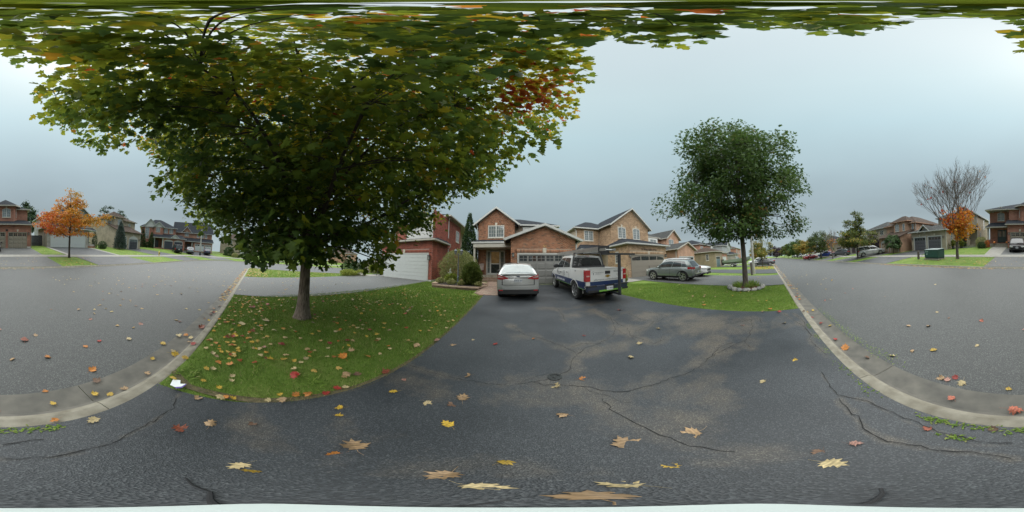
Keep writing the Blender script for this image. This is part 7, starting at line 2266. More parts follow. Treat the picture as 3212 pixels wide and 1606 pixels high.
# ================================================================== GARDEN AND STREET OBJECTS
# stone bordered bed by the walk
M_wallst = [mat('wall_stone_%d' % i, c, .9, var=.25, scale=10, bump=.6, bscale=30) for i, c in enumerate([(.17, .115, .08), (.21, .15, .105), (.14, .10, .075)])]
M_cap = mat('cap_stone', (.30, .22, .16), .85, var=.15, scale=8, bump=.3)
zb = ground(-3.4, 9.6)
bed = thing('planter_bed', 'low brown stone bordered planting bed beside the paver walk', 'planter', (-3.4, 9.8, zb))
rs = random.Random(9)
def course(p, q, z, h, d, L_, mats, nm, over=0.0):
    n = max(1, round(math.dist(p, q) / L_)); a = math.atan2(q[1] - p[1], q[0] - p[0]); l = math.dist(p, q) / n
    for i in range(n):
        x0, x1 = i * l + .006, (i + 1) * l - .006
        j = rs.uniform(-.008, .008)
        mb = MB().add([(x0, -over + j, 0), (x1, -over + j, 0), (x1, d, 0), (x0, d, 0), (x0 + .01, -over + j + .015, h), (x1 - .01, -over + j + .015, h), (x1, d, h), (x0, d, h)],
                      [(0, 3, 2, 1), (4, 5, 6, 7), (0, 1, 5, 4), (1, 2, 6, 5), (2, 3, 7, 6), (3, 0, 4, 7)])
        o = mb.build(nm, mats[rs.randrange(len(mats))], bed)
        o.location = (p[0] + 3.4, p[1] - 9.8, z - zb); o.rotation_euler = (0, 0, a)
for (p, q) in (((-4.75, 8.98), (-1.9, 8.84)), ((-1.9, 8.84), (-1.55, 10.6)), ((-1.55, 10.6), (-1.9, 11.3)), ((-5.2, 10.6), (-4.75, 8.98))):
    z = ground(*p) - .06
    course(p, q, z, .17, .28, .42, M_wallst, 'wall_stone')
    course(p, q, z + .175, .075, .33, .55, [M_cap], 'cap_stone', .03)
MB().prism([(x + 3.4, y - 9.8, .10) for x, y in ((-4.6, 9.15), (-2.05, 9.05), (-1.8, 10.5), (-2.0, 11.2), (-4.9, 10.8))], (0, 0, .08)).build('soil', M_soil, bed)
# boulder in the bed
def rock(name, label, cat, loc, s, m, seed, parent=None, group=None):
    r = np.random.default_rng(seed)
    bm = bmesh.new(); bmesh.ops.create_icosphere(bm, subdivisions=2, radius=1)
    for v in bm.verts:
        k = 1 + .16 * math.sin(v.co.x * 3 + seed) + .14 * math.sin(v.co.y * 4 + seed * 2) + r.normal(0, .05)
        v.co = Vector((v.co.x * s[0] * k, v.co.y * s[1] * k, max(-.35, v.co.z) * s[2] * k))
    me = bpy.data.meshes.new(name); bm.to_mesh(me); bm.free(); me.materials.append(m)
    o = obj(name, me, parent, loc)
    if not parent: tag(o, label, cat, group)
    return o
rock('boulder', 'tan upright boulder in the bed right of the lamp post', 'rock', (-3.02, 9.75, ground(-3, 9.75) + .25), (.16, .14, .30), mat('tan_rock', (.30, .19, .10), .9, var=.4, scale=9, bump=.5), 3)
rock('boulder', 'grey flat boulder in the planting at the edge of the left grey drive', 'rock', (-12.95, 9.7, ground(-13, 9.7) + .12), (.45, .25, .24), mat('grey_rock', (.30, .29, .25), .9, var=.3, scale=8, bump=.5), 4)
# garden lamp post with two lantern heads
M_lampblue = mat('lamp_post_paint', (.10, .125, .155), .45, var=.15, coat=.3)
lx, ly = -3.35, 9.8; lz = ground(lx, ly) + .18
lp = thing('lamp_post', 'blue grey garden lamp post with two lantern heads', 'lamp post', (lx, ly, lz))
MB().lathe([(.085, -.1), (.085, .02), (.06, .06), (.05, .40), (.065, .43), (.045, .48), (.030, .52), (.024, 1.85), (.035, 1.87), (.035, 1.92), (.015, 1.96)], 14).build('post', M_lampblue, lp, smooth=True)
for sg in (-1, 1):
    MB().tube([(0, 0, 1.88), (sg * .10, 0, 1.84), (sg * .19, 0, 1.86), (sg * .2, 0, 1.90)], .013, 6).build('arm', M_lampblue, lp)
    h = MB().lathe([(.03, 1.9), (.055, 1.93), (.06, 1.935)], 6, (sg * .2, 0, 0)); h.lathe([(.115, 2.11), (.09, 2.15), (.03, 2.20), (.012, 2.24), (0, 2.25)], 6, (sg * .2, 0, 0))
    for k in range(6):
        a = k * math.pi / 3; h.tube([(sg * .2 + .058 * math.cos(a), .058 * math.sin(a), 1.93), (sg * .2 + .095 * math.cos(a), .095 * math.sin(a), 2.12)], .007, 4)
    ln = h.build('lantern', M_lampblue, lp)
    MB().lathe([(.05, 1.94), (.085, 2.11)], 6, (sg * .2, 0, 0)).build('lamp_glass', M_lampglass, ln)
# small pale statue behind the lamp post
st_ = thing('garden_statue', 'small pale garden statue beneath the big rounded bush', 'statue', (-4.35, 11.0, ground(-4.3, 11) + .2))
MB().lathe([(.14, 0), (.14, .12), (.08, .16), (.07, .3), (.13, .45), (.12, .62), (.06, .70), (.075, .80), (.05, .90), (0, .93)], 12).build('figure', mat('pale_stone', (.50, .52, .48), .8, var=.2), st_, smooth=True)
# porch chair
ch = thing('porch_chair', 'pale sling chair with reddish legs on the porch left of the front door', 'chair', (-2.78, 14.25, 1.2))
mf = mat('rusty_frame', (.20, .06, .04), .6, var=.2); ms = mat('sling', (.30, .24, .21), .8)
MB().box(-.26, .26, -.25, .25, .40, .43).build('seat', ms, ch); MB().prism([(-.25, .24, .44), (.25, .24, .44), (.22, .42, 1.02), (-.22, .42, 1.02)], (0, .02, 0)).build('backrest', ms, ch)
for x in (-.26, .26):
    for y in (-.24, .26): MB().tube([(x, y, 0), (x, y, .42)], .014, 6).build('leg', mf, ch)
    MB().tube([(x, -.25, .42), (x * 1.1, -.25, .62), (x * 1.1, .3, .64)], .014, 6).build('arm', mf, ch)
# gas and hydro boxes on the dark red wall
MB().box(-5.98, -5.72, 13.9, 14.25, ground(-5.9, 14) - .05, ground(-5.9, 14) + .55).build('meter_box', mat('meter_grey', (.27, .29, .31), .5), None)
tag(bpy.context.scene.objects['meter_box'], 'grey utility meter box at the foot of the dark red side wall', 'meter box')

# stone ring round the oak
ring = thing('tree_ring', 'ring of grey field stones with mulch at the foot of the oak', 'planter', (8.65, 1.3, ground(8.65, 1.3)))
M_rs = [mat('field_stone_%d' % i, c, .9, var=.25, scale=9, bump=.6, bscale=25) for i, c in enumerate([(.27, .27, .255), (.33, .325, .30), (.22, .225, .22)])]
for k in range(17):
    a = 2 * math.pi * k / 17 + rs.uniform(-.05, .05)
    x, y = .88 * math.cos(a), .88 * math.sin(a)
    o = rock('stone', None, None, (x, y, ground(8.65 + x, 1.3 + y) - ground(8.65, 1.3) + .06), (rs.uniform(.13, .19), rs.uniform(.10, .14), rs.uniform(.10, .14)), M_rs[k % 3], 20 + k, ring)
    o.rotation_euler = (0, 0, a + math.pi / 2)
mb = MB(); n = 20
mb.v = [(0, 0, .10)] + [(.84 * math.cos(2 * math.pi * i / n), .84 * math.sin(2 * math.pi * i / n), .05 + .055 * .84 * math.sin(2 * math.pi * i / n)) for i in range(n)]
mb.f = [(0, 1 + i, 1 + (i + 1) % n) for i in range(n)]
mb.build('mulch', mat('red_mulch', (.13, .035, .02), .95, col2=(.06, .03, .02), scale=25, bump=1), ring)
r = np.random.default_rng(44); n = 620
cl = r.uniform(0, 2 * np.pi, 26); cr_ = r.uniform(.25, .68, 26); ci = r.integers(0, 26, n)
P = np.stack([np.cos(cl[ci]) * cr_[ci], np.sin(cl[ci]) * cr_[ci], np.full(n, .07)], 1) + r.normal(0, .04, (n, 3)) * np.array([1, 1, .2])
ax = r.normal(0, .5, (n, 3)) + np.array([0, 0, 1.0]); ax[:, :2] += np.stack([np.cos(cl[ci]), np.sin(cl[ci])], 1) * .5
V, F, hh = leaf_geo(P, ax, r.normal(0, 1, (n, 3)), r.uniform(.18, .42, n), r.uniform(.25, .95, n), SH_BLADE)
lily = thing('day_lilies', 'strappy yellowing day lilies growing round the foot of the oak', 'plant', (8.65, 1.3, ground(8.65, 1.3)))
tag(obj('foliage', np_mesh('foliage', V, F, M_blade, {'hue': hh}), lily), kind='stuff')

# right hand side: wooden post and concrete pole between the drives
M_wood_dk = mat('dark_post_wood', (.10, .085, .075), .9, var=.3, scale=14)
o = MB().box(-.085, .085, -.085, .085, -.1, 1.15).build('wooden_post', M_wood_dk, None, loc=(15.25, 1.65, ground(15.3, 1.6))); tag(o, 'short dark wooden post beside the concrete pole right of the oak', 'post')
o = MB().tube([(0, 0, -.1), (0, 0, 7.8)], [.13, .09], 12).build('concrete_pole', mat('pole_concrete', (.34, .34, .31), .9, var=.15, scale=8), None, smooth=True, loc=(15.95, 1.5, ground(15.9, 1.5))); tag(o, 'pale concrete street pole rising behind the oak crown', 'pole')
# opposite: wooden post, green utility box with its number, hydrant, lamp post, mailbox post
o = MB().lathe([(.13, -.1), (.125, .78), (.10, .86), (.0, .88)], 10).build('wooden_post', M_wood_dk, None, loc=(10.55, -13.9, ground(10.5, -13.9))); tag(o, 'stubby round wooden post left of the green utility box', 'post')
ub = thing('utility_box', 'dark green pad mounted utility box numbered 7244 on the far verge', 'utility box', (8.65, -14.1, ground(8.6, -14.1)), R(180 - 8))
m_ug = mat('utility_green', (.012, .06, .05), .45, var=.15, coat=.2); m_ugl = mat('utility_lid', (.16, .21, .21), .5)
MB().box(-.95, .95, -.62, .62, -.15, .07).build('pad', M_conc, ub)
MB().box(-.85, .85, -.5, .5, .07, .20).build('plinth', mat('utility_plinth', (.01, .03, .028), .5), ub)
MB().prism([(-.87, -.54, .20), (-.87, .52, .20), (-.87, .52, 1.02), (-.87, -.54, .93)], (1.74, 0, 0)).build('cabinet', m_ug, ub)
MB().prism([(-.89, -.56, .935), (-.89, .54, 1.025), (-.89, .54, 1.055), (-.89, -.56, .965)], (1.78, 0, 0)).build('lid', m_ugl, ub)
obj('number', text_mesh('number', '7244', .21, mat('box_number', (.42, .55, .55), .5, var=0), ext=.003), ub, (-.80, -.543, .70), (R(90), 0, 0))
MB().prism([(-.62, -.545, .52), (-.55, -.545, .60), (-.48, -.545, .52), (-.55, -.545, .44)], (0, .004, 0)).build('sticker', MATS['box_number'], ub)
hy = thing('fire_hydrant', 'yellow fire hydrant beside the far sidewalk', 'hydrant', (-24.0, -16.2, ground(-24, -16.2)))
m_hy = mat('hydrant_yellow', (.55, .45, .10), .5, var=.1)
MB().lathe([(.17, 0), (.17, .06), (.11, .07), (.11, .55), (.15, .56), (.15, .62), (.12, .64), (.10, .74), (.04, .80), (.03, .86), (0, .86)], 14).build('barrel', m_hy, hy, smooth=True)
MB().tube([(-.2, 0, .45), (.2, 0, .45)], .055, 8).build('side_nozzle', m_hy, hy); MB().tube([(0, 0, .42), (0, .22, .42)], .075, 8).build('pumper_nozzle', M_plastic, hy)
sl_ = thing('street_lamp', 'tall pale concrete lamp post standing on the outer verge of the bend', 'lamp post', (-38.6, -13.8, ground(-38.6, -13.8)))
MB().tube([(0, 0, -.1), (0, 0, 7.5)], [.19, .11], 12).build('post', MATS['pole_concrete'], sl_, smooth=True)
MB().tube([(0, 0, 0), (0, 0, .95)], [.215, .205], 12).build('base_band', M_plastic, sl_, smooth=True)
MB().tube([(0, 0, 7.4), (1.2, .6, 7.8), (2.0, 1.0, 7.8)], .045, 6).build('arm', M_alum, sl_); MB().box(1.8, 2.5, .9, 1.2, 7.74, 7.88).build('lamp_head', M_alum, sl_)
o = thing('mail_post', 'dark kerbside post between the two street trees past the minivan', 'post', (38.4, -13.0, ground(38.4, -13)))
MB().box(-.12, .12, -.12, .12, 0, 1.3).build('post', M_plastic, o); MB().box(-.3, .3, -.2, .2, 1.3, 1.42).build('cap', M_plastic, o)
tb = thing('waste_bin', 'dark bin at the porch of the house with pediments', 'bin', (-38.2, -23.2, 1.72)); MB().box(-.3, .3, -.3, .3, 0, .9).build('bin', M_plastic, tb); MB().box(-.33, .33, -.33, .33, .9, .97).build('lid', M_plastic, tb)
for i, (x, y, z, s) in enumerate(((4.35, -23.75, 1.62, .2), (2.5, -23.7, 1.62, .17))):
    o = MB().lathe([(0, 0), (s * .7, .02), (s, s * .5), (s * .95, s), (s * .5, s * 1.5), (.03, s * 1.45), (.02, s * 1.8), (0, s * 1.8)], 12).build('pumpkin', mat('pumpkin', (.50, .16, .03), .5), None, smooth=True, loc=(x, y, z))
    tag(o, ('larger pumpkin left of the teal double doors' if i == 0 else 'smaller pumpkin right of the teal double doors'), 'pumpkin')
vs = thing('stone_urn', 'pale stone urn on the steps of the grey house', 'urn', (-15.0, -24.7, 1.75)); MB().lathe([(.12, 0), (.06, .08), (.22, .3), (.28, .42), (.24, .42)], 12).build('bowl', MATS['pale_stone'], vs, smooth=True)
# paper cup scrap where the lawn meets the kerb
pc = thing('paper_scrap', 'torn white paper with a purple edge at the lawn corner by the kerb', 'litter', (-1.43, -.62, ground(-1.4, -.62) + .03), R(35))
MB().add([(-.09, -.03, 0), (.02, -.07, .005), (.075, -.03, .02), (.08, .03, .03), (.05, .075, .045), (.015, .03, .02), (-.06, .045, .01)], [(0, 1, 2, 3, 5), (3, 4, 5), (0, 5, 6)]).build('paper', mat('white_paper', (.72, .78, .78), .6, var=.03), pc, recalc=False)
MB().add([(.076, -.035, .018), (.1, -.02, .02), (.105, .03, .03), (.06, .085, .05), (.05, .076, .046), (.081, .03, .031)], [(0, 1, 2, 5), (5, 2, 3, 4)]).build('edge', mat('purple_print', (.10, .06, .30), .5), pc, recalc=False)
# foot of the camera support on the asphalt
cs = thing('camera_stand', 'pale foot of the camera stand on the asphalt at the very bottom', 'stand', (0, .14, ground(0, .14) + .012))
mp_ = mat('pale_rubber', (.60, .68, .66), .6, var=.03)
MB().prism([(.062 * math.cos(a) if abs(math.cos(a)) < .4 else .085 * math.cos(a), .042 * math.sin(a), 0) for a in [2 * math.pi * i / 24 for i in range(24)]], (0, 0, .02)).build('foot', mp_, cs)
for pts in (((-.32, -.15), (-.26, -.11), (-.2, -.06), (-.13, -.04), (-.07, -.02)), ((.19, -.16), (.15, -.13), (.11, -.09), (.07, -.05))):
    MB().tube([(x, y, .004) for x, y in pts], .0035, 6).build('strap', M_plastic, cs)
MB().tube([(-.02, .06, .006), (.0, .14, .006), (.02, .22, .006), (.0, .28, .006)], .003, 6).build('strap', M_plastic, cs)

# ------------------------------------------------------------------ FALLEN LEAVES
FC = {'tan': (.42, .28, .15), 'cream': (.55, .44, .23), 'yellow': (.56, .37, .045), 'orange': (.52, .20, .035), 'red': (.34, .035, .025), 'rust': (.22, .06, .03), 'brown': (.20, .115, .07), 'pink': (.42, .22, .17), 'coral': (.48, .14, .08)}
def dead_leaf_mesh(c, seed):
    r_ = random.Random(seed)
    pts = [(0, -.02), (.10, .0), (.30, -.06), (.26, .08), (.50, .14), (.38, .24), (.62, .44), (.42, .45), (.40, .55), (.22, .52), (.30, .74), (.36, .80), (.20, .80), (.12, .78), (0, 1.05)]
    pts = [(x * r_.uniform(.85, 1.12), y) for x, y in pts]
    if r_.random() < .4:
        q = r_.randrange(3, 11); pts[q] = (pts[q][0] * .55, pts[q][1] * .9)
    full = pts + [(-x * r_.uniform(.85, 1.15), y + r_.gauss(0, .015)) for x, y in reversed(pts[1:-1])]
    cu, tw = r_.uniform(.05, .75), r_.uniform(-.35, .35)
    hz = lambda x, y: .03 + cu * (x * x) * 1.1 + cu * .8 * max(0, y - .45) ** 2 + tw * x * y + .02 * math.sin(9 * x + seed) 
    # two rings: centre, mid ring, outline
    mb = MB(); ctr = (0, .34)
    mb.v.append((ctr[0], ctr[1], hz(*ctr)))
    mid = [(ctr[0] + (x - ctr[0]) * .5, ctr[1] + (y - ctr[1]) * .5) for x, y in full]
    for x, y in mid: mb.v.append((x, y, hz(x, y) - .012))
    for x, y in full: mb.v.append((x, y, hz(x, y)))
    n = len(full)
    for i in range(n):
        j = (i + 1) % n
        mb.f += [(0, 1 + i, 1 + j), (1 + i, 1 + n + i, 1 + n + j, 1 + j)]
    mb.tube([(0, .02, .03), (r_.uniform(-.1, .1), -.3, .05), (r_.uniform(-.3, .3), -.62, .02)], [.014, .011, .009], 4, cap=False)
    mb.v = [(x, y - .35, z) for x, y, z in mb.v]
    return mb.mesh('fallen_leaf', MATS['dead_' + c], smooth=True, recalc=False, sharp=60)
def dead_mat(c, rgb):
    m, n, l, b = base_mat('dead_' + c)
    tc = n.new('ShaderNodeTexCoord')
    ns = n.new('ShaderNodeTexNoise'); ns.inputs['Scale'].default_value = 3.5; ns.inputs['Detail'].default_value = 6
    l.new(tc.outputs['Object'], ns.inputs['Vector'])
    oi = n.new('ShaderNodeObjectInfo')
    r = n.new('ShaderNodeValToRGB'); e = r.color_ramp.elements
    e[0].position, e[0].color = .3, (*[v * .62 for v in rgb], 1); e[1].position, e[1].color = .68, (*[min(.75, v * 1.2) for v in rgb], 1)
    l.new(ns.outputs['Fac'], r.inputs['Fac'])
    # veins
    w = n.new('ShaderNodeTexWave'); w.wave_type = 'RINGS'; w.inputs['Scale'].default_value = 1.5; w.inputs['Distortion'].default_value = 4
    l.new(tc.outputs['Object'], w.inputs['Vector'])
    mx = n.new('ShaderNodeMix'); mx.data_type = 'RGBA'; mx.blend_type = 'MULTIPLY'; mx.inputs['Factor'].default_value = .3
    l.new(r.outputs['Color'], mx.inputs['A']); l.new(w.outputs['Color'], mx.inputs['B'])
    mr = n.new('ShaderNodeMapRange'); mr.inputs['To Min'].default_value = .78; mr.inputs['To Max'].default_value = 1.15
    l.new(oi.outputs['Random'], mr.inputs['Value'])
    m2 = n.new('ShaderNodeMix'); m2.data_type = 'RGBA'; m2.blend_type = 'MULTIPLY'; m2.inputs['Factor'].default_value = 1
    l.new(mx.outputs['Result'], m2.inputs['A']); l.new(mr.outputs[0], m2.inputs['B'])
    l.new(m2.outputs['Result'], b.inputs['Base Color']); b.inputs['Roughness'].default_value = .55
    MATS['dead_' + c] = m
for c, rgb in FC.items(): dead_mat(c, rgb)
DL = {c: [dead_leaf_mesh(c, 10 * i + k) for k in range(7)] for i, c in enumerate(FC)}
rl = random.Random(77)
def surf(x, y):
    if y > -.78:
        on_drive = -1.33 < x < 4.79
        return ground(x, y) + (.013 if on_drive else .028)
    if y > -.97: return .012
    if y > -1.31: return -.085 + .02 * (-.97 - y) / .34 + .01
    u = min(1, max(0, (-1.31 - y) / 9.7))
    return zroad(x, y) + .02 + .05 * (1 - (2 * u - 1) ** 2) + .006
PLACED = []
def place_leaf(x, y, s, c):
    o = obj('fallen_leaf', DL[c][rl.randrange(7)], None, (x, y, surf(x, y)), (rl.gauss(0, .16), rl.gauss(0, .16), rl.uniform(0, 6.28)), (s * rl.uniform(.85, 1.1), s * rl.uniform(.95, 1.1), s))
    if rl.random() < .18: o.rotation_euler[0] += math.pi; o.location.z += .25 * s
    PLACED.append((o, x, y, s, c))
LV = [(-0.6,0.55,0.12,'tan'),(-0.49,0.09,0.08,'cream'),(-0.44,0.13,0.06,'yellow'),(-0.16,0.5,0.1,'tan'),(-0.05,0.4,0.08,'cream'),(0.18,0.36,0.08,'cream'),(0.08,0.28,0.09,'tan'),(0.49,0.72,0.13,'tan'),(0.8,0.54,0.12,'tan'),(0.48,-0.06,0.09,'cream'),(0.41,0.42,0.06,'yellow'),(-0.02,0.67,0.06,'yellow'),(-0.96,-0.14,0.09,'tan'),(-0.83,-0.28,0.09,'rust'),(-0.39,1.08,0.09,'yellow'),(-0.67,1.31,0.08,'cream'),(-0.48,1.38,0.08,'brown'),(-0.43,1.52,0.13,'tan'),(-1.04,1.31,0.08,'yellow'),(-1.11,0.76,0.07,'yellow'),(-1.0,0.69,0.06,'yellow'),(-0.56,0.43,0.06,'orange'),(-0.52,1.99,0.09,'tan'),(-1.12,1.57,0.06,'pink'),(-1.01,0.12,0.06,'brown'),(0.36,1.24,0.09,'tan'),(0.44,1.77,0.11,'cream'),(0.77,1.81,0.09,'orange'),(1.62,1.94,0.11,'cream'),(2.05,2.21,0.11,'cream'),(2.86,2.41,0.1,'cream'),(1.42,3.14,0.08,'red'),(0.42,3.3,0.07,'orange'),(3.18,4.24,0.12,'red'),(2.2,-0.23,0.08,'yellow'),(1.74,0.19,0.07,'cream'),(4.66,-0.19,0.14,'red'),(4.96,0.07,0.13,'orange'),(4.73,0.31,0.13,'tan'),(3.79,-0.24,0.1,'cream'),(3.7,0.72,0.08,'pink'),(5.16,2.27,0.12,'orange'),(0.51,-0.62,0.06,'coral'),(0.64,-0.24,0.06,'pink'),(0.62,-0.06,0.06,'brown'),(0.62,-1.4,0.09,'cream'),(0.73,-1.48,0.08,'red'),(0.86,-1.41,0.09,'tan'),(0.79,-1.41,0.08,'pink'),(0.15,-1.41,0.06,'yellow'),(0.07,-1.07,0.11,'coral'),(1.3,-1.95,0.1,'yellow'),(1.55,-1.76,0.07,'tan'),(1.69,-1.48,0.09,'cream'),(1.91,-1.19,0.08,'brown'),(2.36,-1.07,0.14,'orange'),(0.6,-1.12,0.07,'coral'),(0.17,-0.75,0.06,'brown'),(0.72,-2.31,0.07,'cream'),(1.84,-2.64,0.09,'tan'),(2.2,-2.44,0.09,'tan'),(0.91,-3.25,0.1,'coral'),(-0.56,-0.73,0.09,'cream'),(-0.34,-0.83,0.06,'orange'),(-1.1,-1.0,0.09,'tan'),(-0.93,-1.02,0.07,'yellow'),(-0.81,-1.1,0.07,'yellow'),(-0.96,-1.28,0.09,'brown'),(-0.42,-1.1,0.06,'yellow'),(-0.42,-1.32,0.06,'orange'),(-1.05,-1.51,0.1,'orange'),(-0.65,-2.0,0.1,'orange'),(-1.28,-2.08,0.08,'orange'),(-1.5,-1.05,0.08,'tan'),(-1.83,-1.21,0.07,'yellow'),(-2.04,-1.88,0.09,'cream'),(-0.41,-2.54,0.12,'rust'),(-1.57,-2.12,0.09,'red'),(-2.7,-2.17,0.11,'pink'),(-2.76,-1.28,0.12,'cream'),(-2.16,-1.04,0.12,'yellow'),(-2.04,-0.82,0.1,'yellow'),(-2.51,-0.88,0.1,'red'),(-2.33,-1.36,0.11,'yellow'),(-3.4,-1.04,0.16,'rust'),(-3.42,-1.59,0.07,'rust'),(-1.37,-0.17,0.09,'cream'),(-1.31,-0.35,0.08,'tan'),(-1.39,-0.12,0.06,'orange'),(-1.38,-0.06,0.06,'yellow'),(-1.37,0.24,0.06,'cream'),(-1.46,0.35,0.06,'yellow'),(-1.37,0.36,0.08,'tan'),(-1.43,0.49,0.08,'orange'),(-1.41,0.6,0.08,'orange'),(-1.37,0.76,0.08,'red'),(-1.41,0.91,0.09,'red'),(-1.39,0.98,0.07,'cream'),(-1.82,0.57,0.12,'red'),(-1.54,-0.22,0.06,'yellow'),(-1.51,-0.71,0.09,'yellow'),(-2.74,0.57,0.14,'red'),(-2.26,0.52,0.1,'yellow'),(-2.19,0.66,0.07,'yellow'),(-2.12,0.73,0.07,'cream'),(-1.98,0.61,0.07,'cream'),(-2.28,0.34,0.1,'yellow'),(-2.09,-0.2,0.09,'orange'),(-1.89,-0.46,0.08,'yellow'),(-2.6,1.4,0.11,'red'),(-2.42,1.28,0.08,'cream'),(-2.07,1.36,0.13,'orange'),(-2.12,1.24,0.08,'orange'),(-2.55,1.73,0.09,'red'),(-1.87,1.67,0.09,'orange'),(-2.18,1.57,0.1,'tan'),(-1.62,1.14,0.12,'tan'),(-1.56,1.25,0.11,'brown'),(-1.39,1.55,0.11,'rust'),(-1.57,2.5,0.12,'tan'),(-1.37,2.88,0.11,'pink'),(-0.74,3.17,0.06,'cream'),(-0.31,3.05,0.09,'red'),(-1.02,2.83,0.1,'tan'),(-1.81,-0.13,0.07,'cream'),(-1.71,-0.12,0.06,'cream'),(-1.62,-0.41,0.06,'yellow'),(-2.57,-0.15,0.09,'yellow'),(-2.67,-0.54,0.08,'orange'),(-2.31,-0.49,0.09,'cream'),(-2.25,-0.42,0.07,'tan'),(-2.09,-0.36,0.09,'orange'),(-3.08,-0.27,0.13,'yellow'),(-2.98,-0.4,0.1,'rust'),(-3.39,0.06,0.11,'rust'),(-3.4,0.52,0.11,'cream'),(-4.0,0.39,0.19,'cream'),(-3.74,-0.19,0.16,'cream'),(-5.02,0.27,0.1,'yellow'),(-5.42,0.52,0.16,'red'),(-5.12,0.03,0.19,'rust'),(-3.08,1.24,0.09,'yellow'),(-3.18,1.43,0.09,'yellow'),(-3.03,1.75,0.1,'cream'),(-2.78,2.06,0.07,'yellow'),(-2.81,2.93,0.13,'yellow'),(-2.74,2.43,0.09,'red'),(-2.93,3.97,0.09,'red')]
WORDS = {'tan': 'dry tan', 'cream': 'pale cream', 'yellow': 'golden yellow', 'orange': 'bright orange', 'red': 'deep red', 'rust': 'rusty red', 'brown': 'brown', 'pink': 'pinkish', 'coral': 'coral'}
def spot(x, y):
    if y > -.78 and -1.34 < x < 4.79: return 'drive'
    if y > -.78: return 'leftlawn' if x < 0 else 'rightlawn'
    if y > -.97: return 'kerb'
    return 'gutter' if y > -1.31 else 'road'
PL = {'drive': 'on the dark driveway', 'leftlawn': 'on the left lawn', 'rightlawn': 'on the right lawn', 'kerb': 'on the kerb', 'gutter': 'in the gutter', 'road': 'on the road'}
MARKS = {'drive': [('the iron cap', .49, 1.96), ('the silver sedan', .25, 6.7), ('the white pickup', 3.4, 5.4), ('the stone ring', 5.2, 1.2), ('the camera stand', 0, .14), ('the paper scrap', -1.43, -.62), ('the maple trunk', -1.9, 1.4)],
         'leftlawn': [('the maple trunk', -4.2, 1.35), ('the paper scrap', -1.43, -.62), ('the stone bed', -3.4, 8.8), ('the sedan', -.7, 6.8), ('the grey left drive', -6.9, 1.5)],
         'rightlawn': [('the stone ring', 8.65, 1.3), ('the white pickup', 4.6, 6)],
         'kerb': [('the paper scrap', -1.43, -.62), ('the stone ring', 8.65, 1.3)], 'gutter': [('the paper scrap', -1.43, -.62), ('the stone ring', 8.65, 1.3), ('the camera stand', 0, .14)],
         'road': [('the camera stand', 0, .14), ('the maple trunk', -4.2, 1.35), ('the stone ring', 8.65, 1.3)]}
for (x, y, s, c) in LV: place_leaf(x, y, s * 1.03, c)
# the scattered rest, thickest under the maple and along the left gutter
cols = ['tan', 'cream', 'cream', 'yellow', 'yellow', 'orange', 'tan', 'rust', 'brown', 'pink', 'red']
def scatter(n, fn, s0, s1, cs=cols):
    for _ in range(n):
        x, y = fn(); place_leaf(x, y, rl.uniform(s0, s1), rl.choice(cs))
scatter(64, lambda: (rl.uniform(-6.3, -1.5), rl.uniform(-.5, 5.0)), .07, .11)
scatter(22, lambda: (rl.uniform(-8, -2.2), rl.uniform(-1.28, -.95)), .07, .11)
scatter(22, lambda: (rl.uniform(-7, 0), rl.uniform(-5.5, -1.5)), .06, .10, ['tan', 'tan', 'cream', 'brown', 'pink'])
scatter(14, lambda: (rl.uniform(5.2, 9), rl.uniform(-.4, 4)), .07, .10, ['cream', 'cream', 'tan', 'yellow', 'orange'])
scatter(8, lambda: (rl.uniform(2.5, 6), rl.uniform(-1.3, -.8)), .07, .10)
scatter(10, lambda: (rl.uniform(1.5, 9), rl.uniform(-6, -1.8)), .06, .10, ['tan', 'cream', 'brown', 'coral'])
# each leaf is named by its colour, what it lies on and how near it lies to a landmark
sets = {}
for it in PLACED:
    sp_ = spot(it[1], it[2])
    mk = min(MARKS[sp_], key=lambda m: math.hypot(it[1] - m[1], it[2] - m[2]))
    sets.setdefault((it[4], sp_, mk), []).append(it)
ORD = ['closest to', 'second closest to', 'third closest to', 'fourth closest to', 'fifth closest to', 'sixth closest to']
for (c, sp_, mk), its in sets.items():
    its.sort(key=lambda it: math.hypot(it[1] - mk[1], it[2] - mk[2]))
    for k, it in enumerate(its):
        how = ORD[k] if k < 6 else 'well away from'
        tag(it[0], '%s fallen leaf %s, %s %s' % (WORDS[c], PL[sp_], how, mk[0]), 'leaf', 'fallen %s leaves %s by %s' % (WORDS[c], PL[sp_], mk[0]))
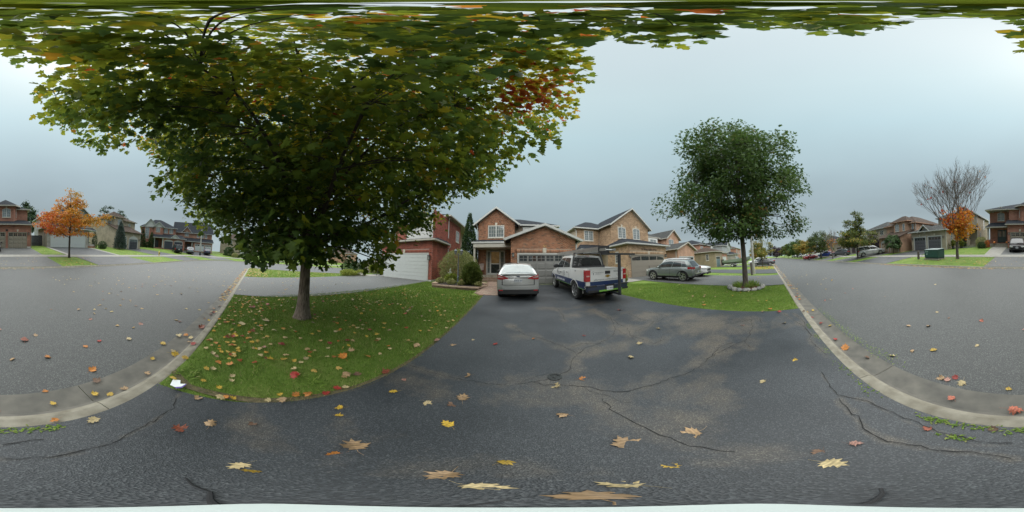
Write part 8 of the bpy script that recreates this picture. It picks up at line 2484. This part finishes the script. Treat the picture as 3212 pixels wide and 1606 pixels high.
# beyond counting: small litter further off, one mesh
r = np.random.default_rng(5)
def litter(name, regs, m='orange', seed=5):
    r = np.random.default_rng(seed)
    Ps, hs, ss = [], [], []
    for (x0, x1, y0, y1, n, h0, h1, s) in regs:
        x = r.uniform(min(x0, x1), max(x0, x1), n); y = r.uniform(min(y0, y1), max(y0, y1), n)
        z = np.array([(ground(a, b) + .03) if (b > -.78 or b < -11.3) else surf(a, b) + .01 for a, b in zip(x, y)])
        Ps.append(np.stack([x, y, z], 1)); hs.append(r.uniform(h0, h1, n)); ss.append(np.full(n, s) * r.uniform(.7, 1.2, n))
    P, h, s = np.concatenate(Ps), np.concatenate(hs), np.concatenate(ss); n = len(P)
    V, F, hu = leaf_geo(P, np.stack([r.normal(0, 1, n), r.normal(0, 1, n), r.normal(0, .12, n)], 1), np.array([[0, 0, 1.]]) + r.normal(0, .15, (n, 3)), s, h, SH_MAPLE_S)
    return tag(obj(name, np_mesh(name, V, F, m, {'hue': hu})), kind='stuff')
M_litter = leaf_mat('leaf_litter', [(0, (.50, .42, .22)), (.35, (.42, .29, .15)), (.6, (.50, .33, .06)), (.8, (.46, .17, .04)), (1, (.25, .06, .03))], trans=.1, rough=.6)
litter('leaf_litter', [(-6.7, -1.5, .5, 7.5, 260, 0, 1, .08), (-6.6, -2.2, -.75, .4, 150, 0, 1, .075), (-12.5, -6.8, -.7, 6, 60, 0, .9, .09), (-22, -13, -.7, 9, 420, 0, .6, .10), (-22, -13, -.7, 1.2, 300, 0, .8, .11), (-21, -6, -1.28, -.98, 220, 0, 1, .1), (-20, -2, -8, -1.4, 170, 0, .5, .085),
                       (5, 9, -.5, 8, 24, 0, .6, .08), (9.4, 14, -.5, 6, 14, 0, .5, .08), (14.3, 15.8, -.6, 5, 16, 0, .6, .09), (6, 40, -1.28, -.98, 180, 0, 1, .1), (6, 40, -4, -1.3, 50, 0, .8, .1), (22, 29, -.7, 2.8, 380, .5, .95, .13),
                       (2, 13, -11.25, -10.7, 240, 0, 1, .11), (3, 12.7, -15, -11.6, 130, 0, .9, .10), (3, 12, -19, -16.6, 50, 0, .5, .10), (-9, -5, -15, -11.6, 70, 0, .9, .11), (-4.7, -8, -12.5, -11.4, 30, 0, 1, .12), (-4, 2.5, -15, -11.6, 40, 0, 1, .10), (-23, -16, -15, -11.6, 120, 0, .6, .10), (-22, -15, -22, -16.6, 120, 0, .7, .11),
                       (-6.5, -4.5, -21, -16.6, 30, 0, .6, .1), (2.5, 4, -15, -11.8, 60, 0, 1, .1), (-3, 2.5, -11.2, -10.6, 30, 0, 1, .1)], M_litter)
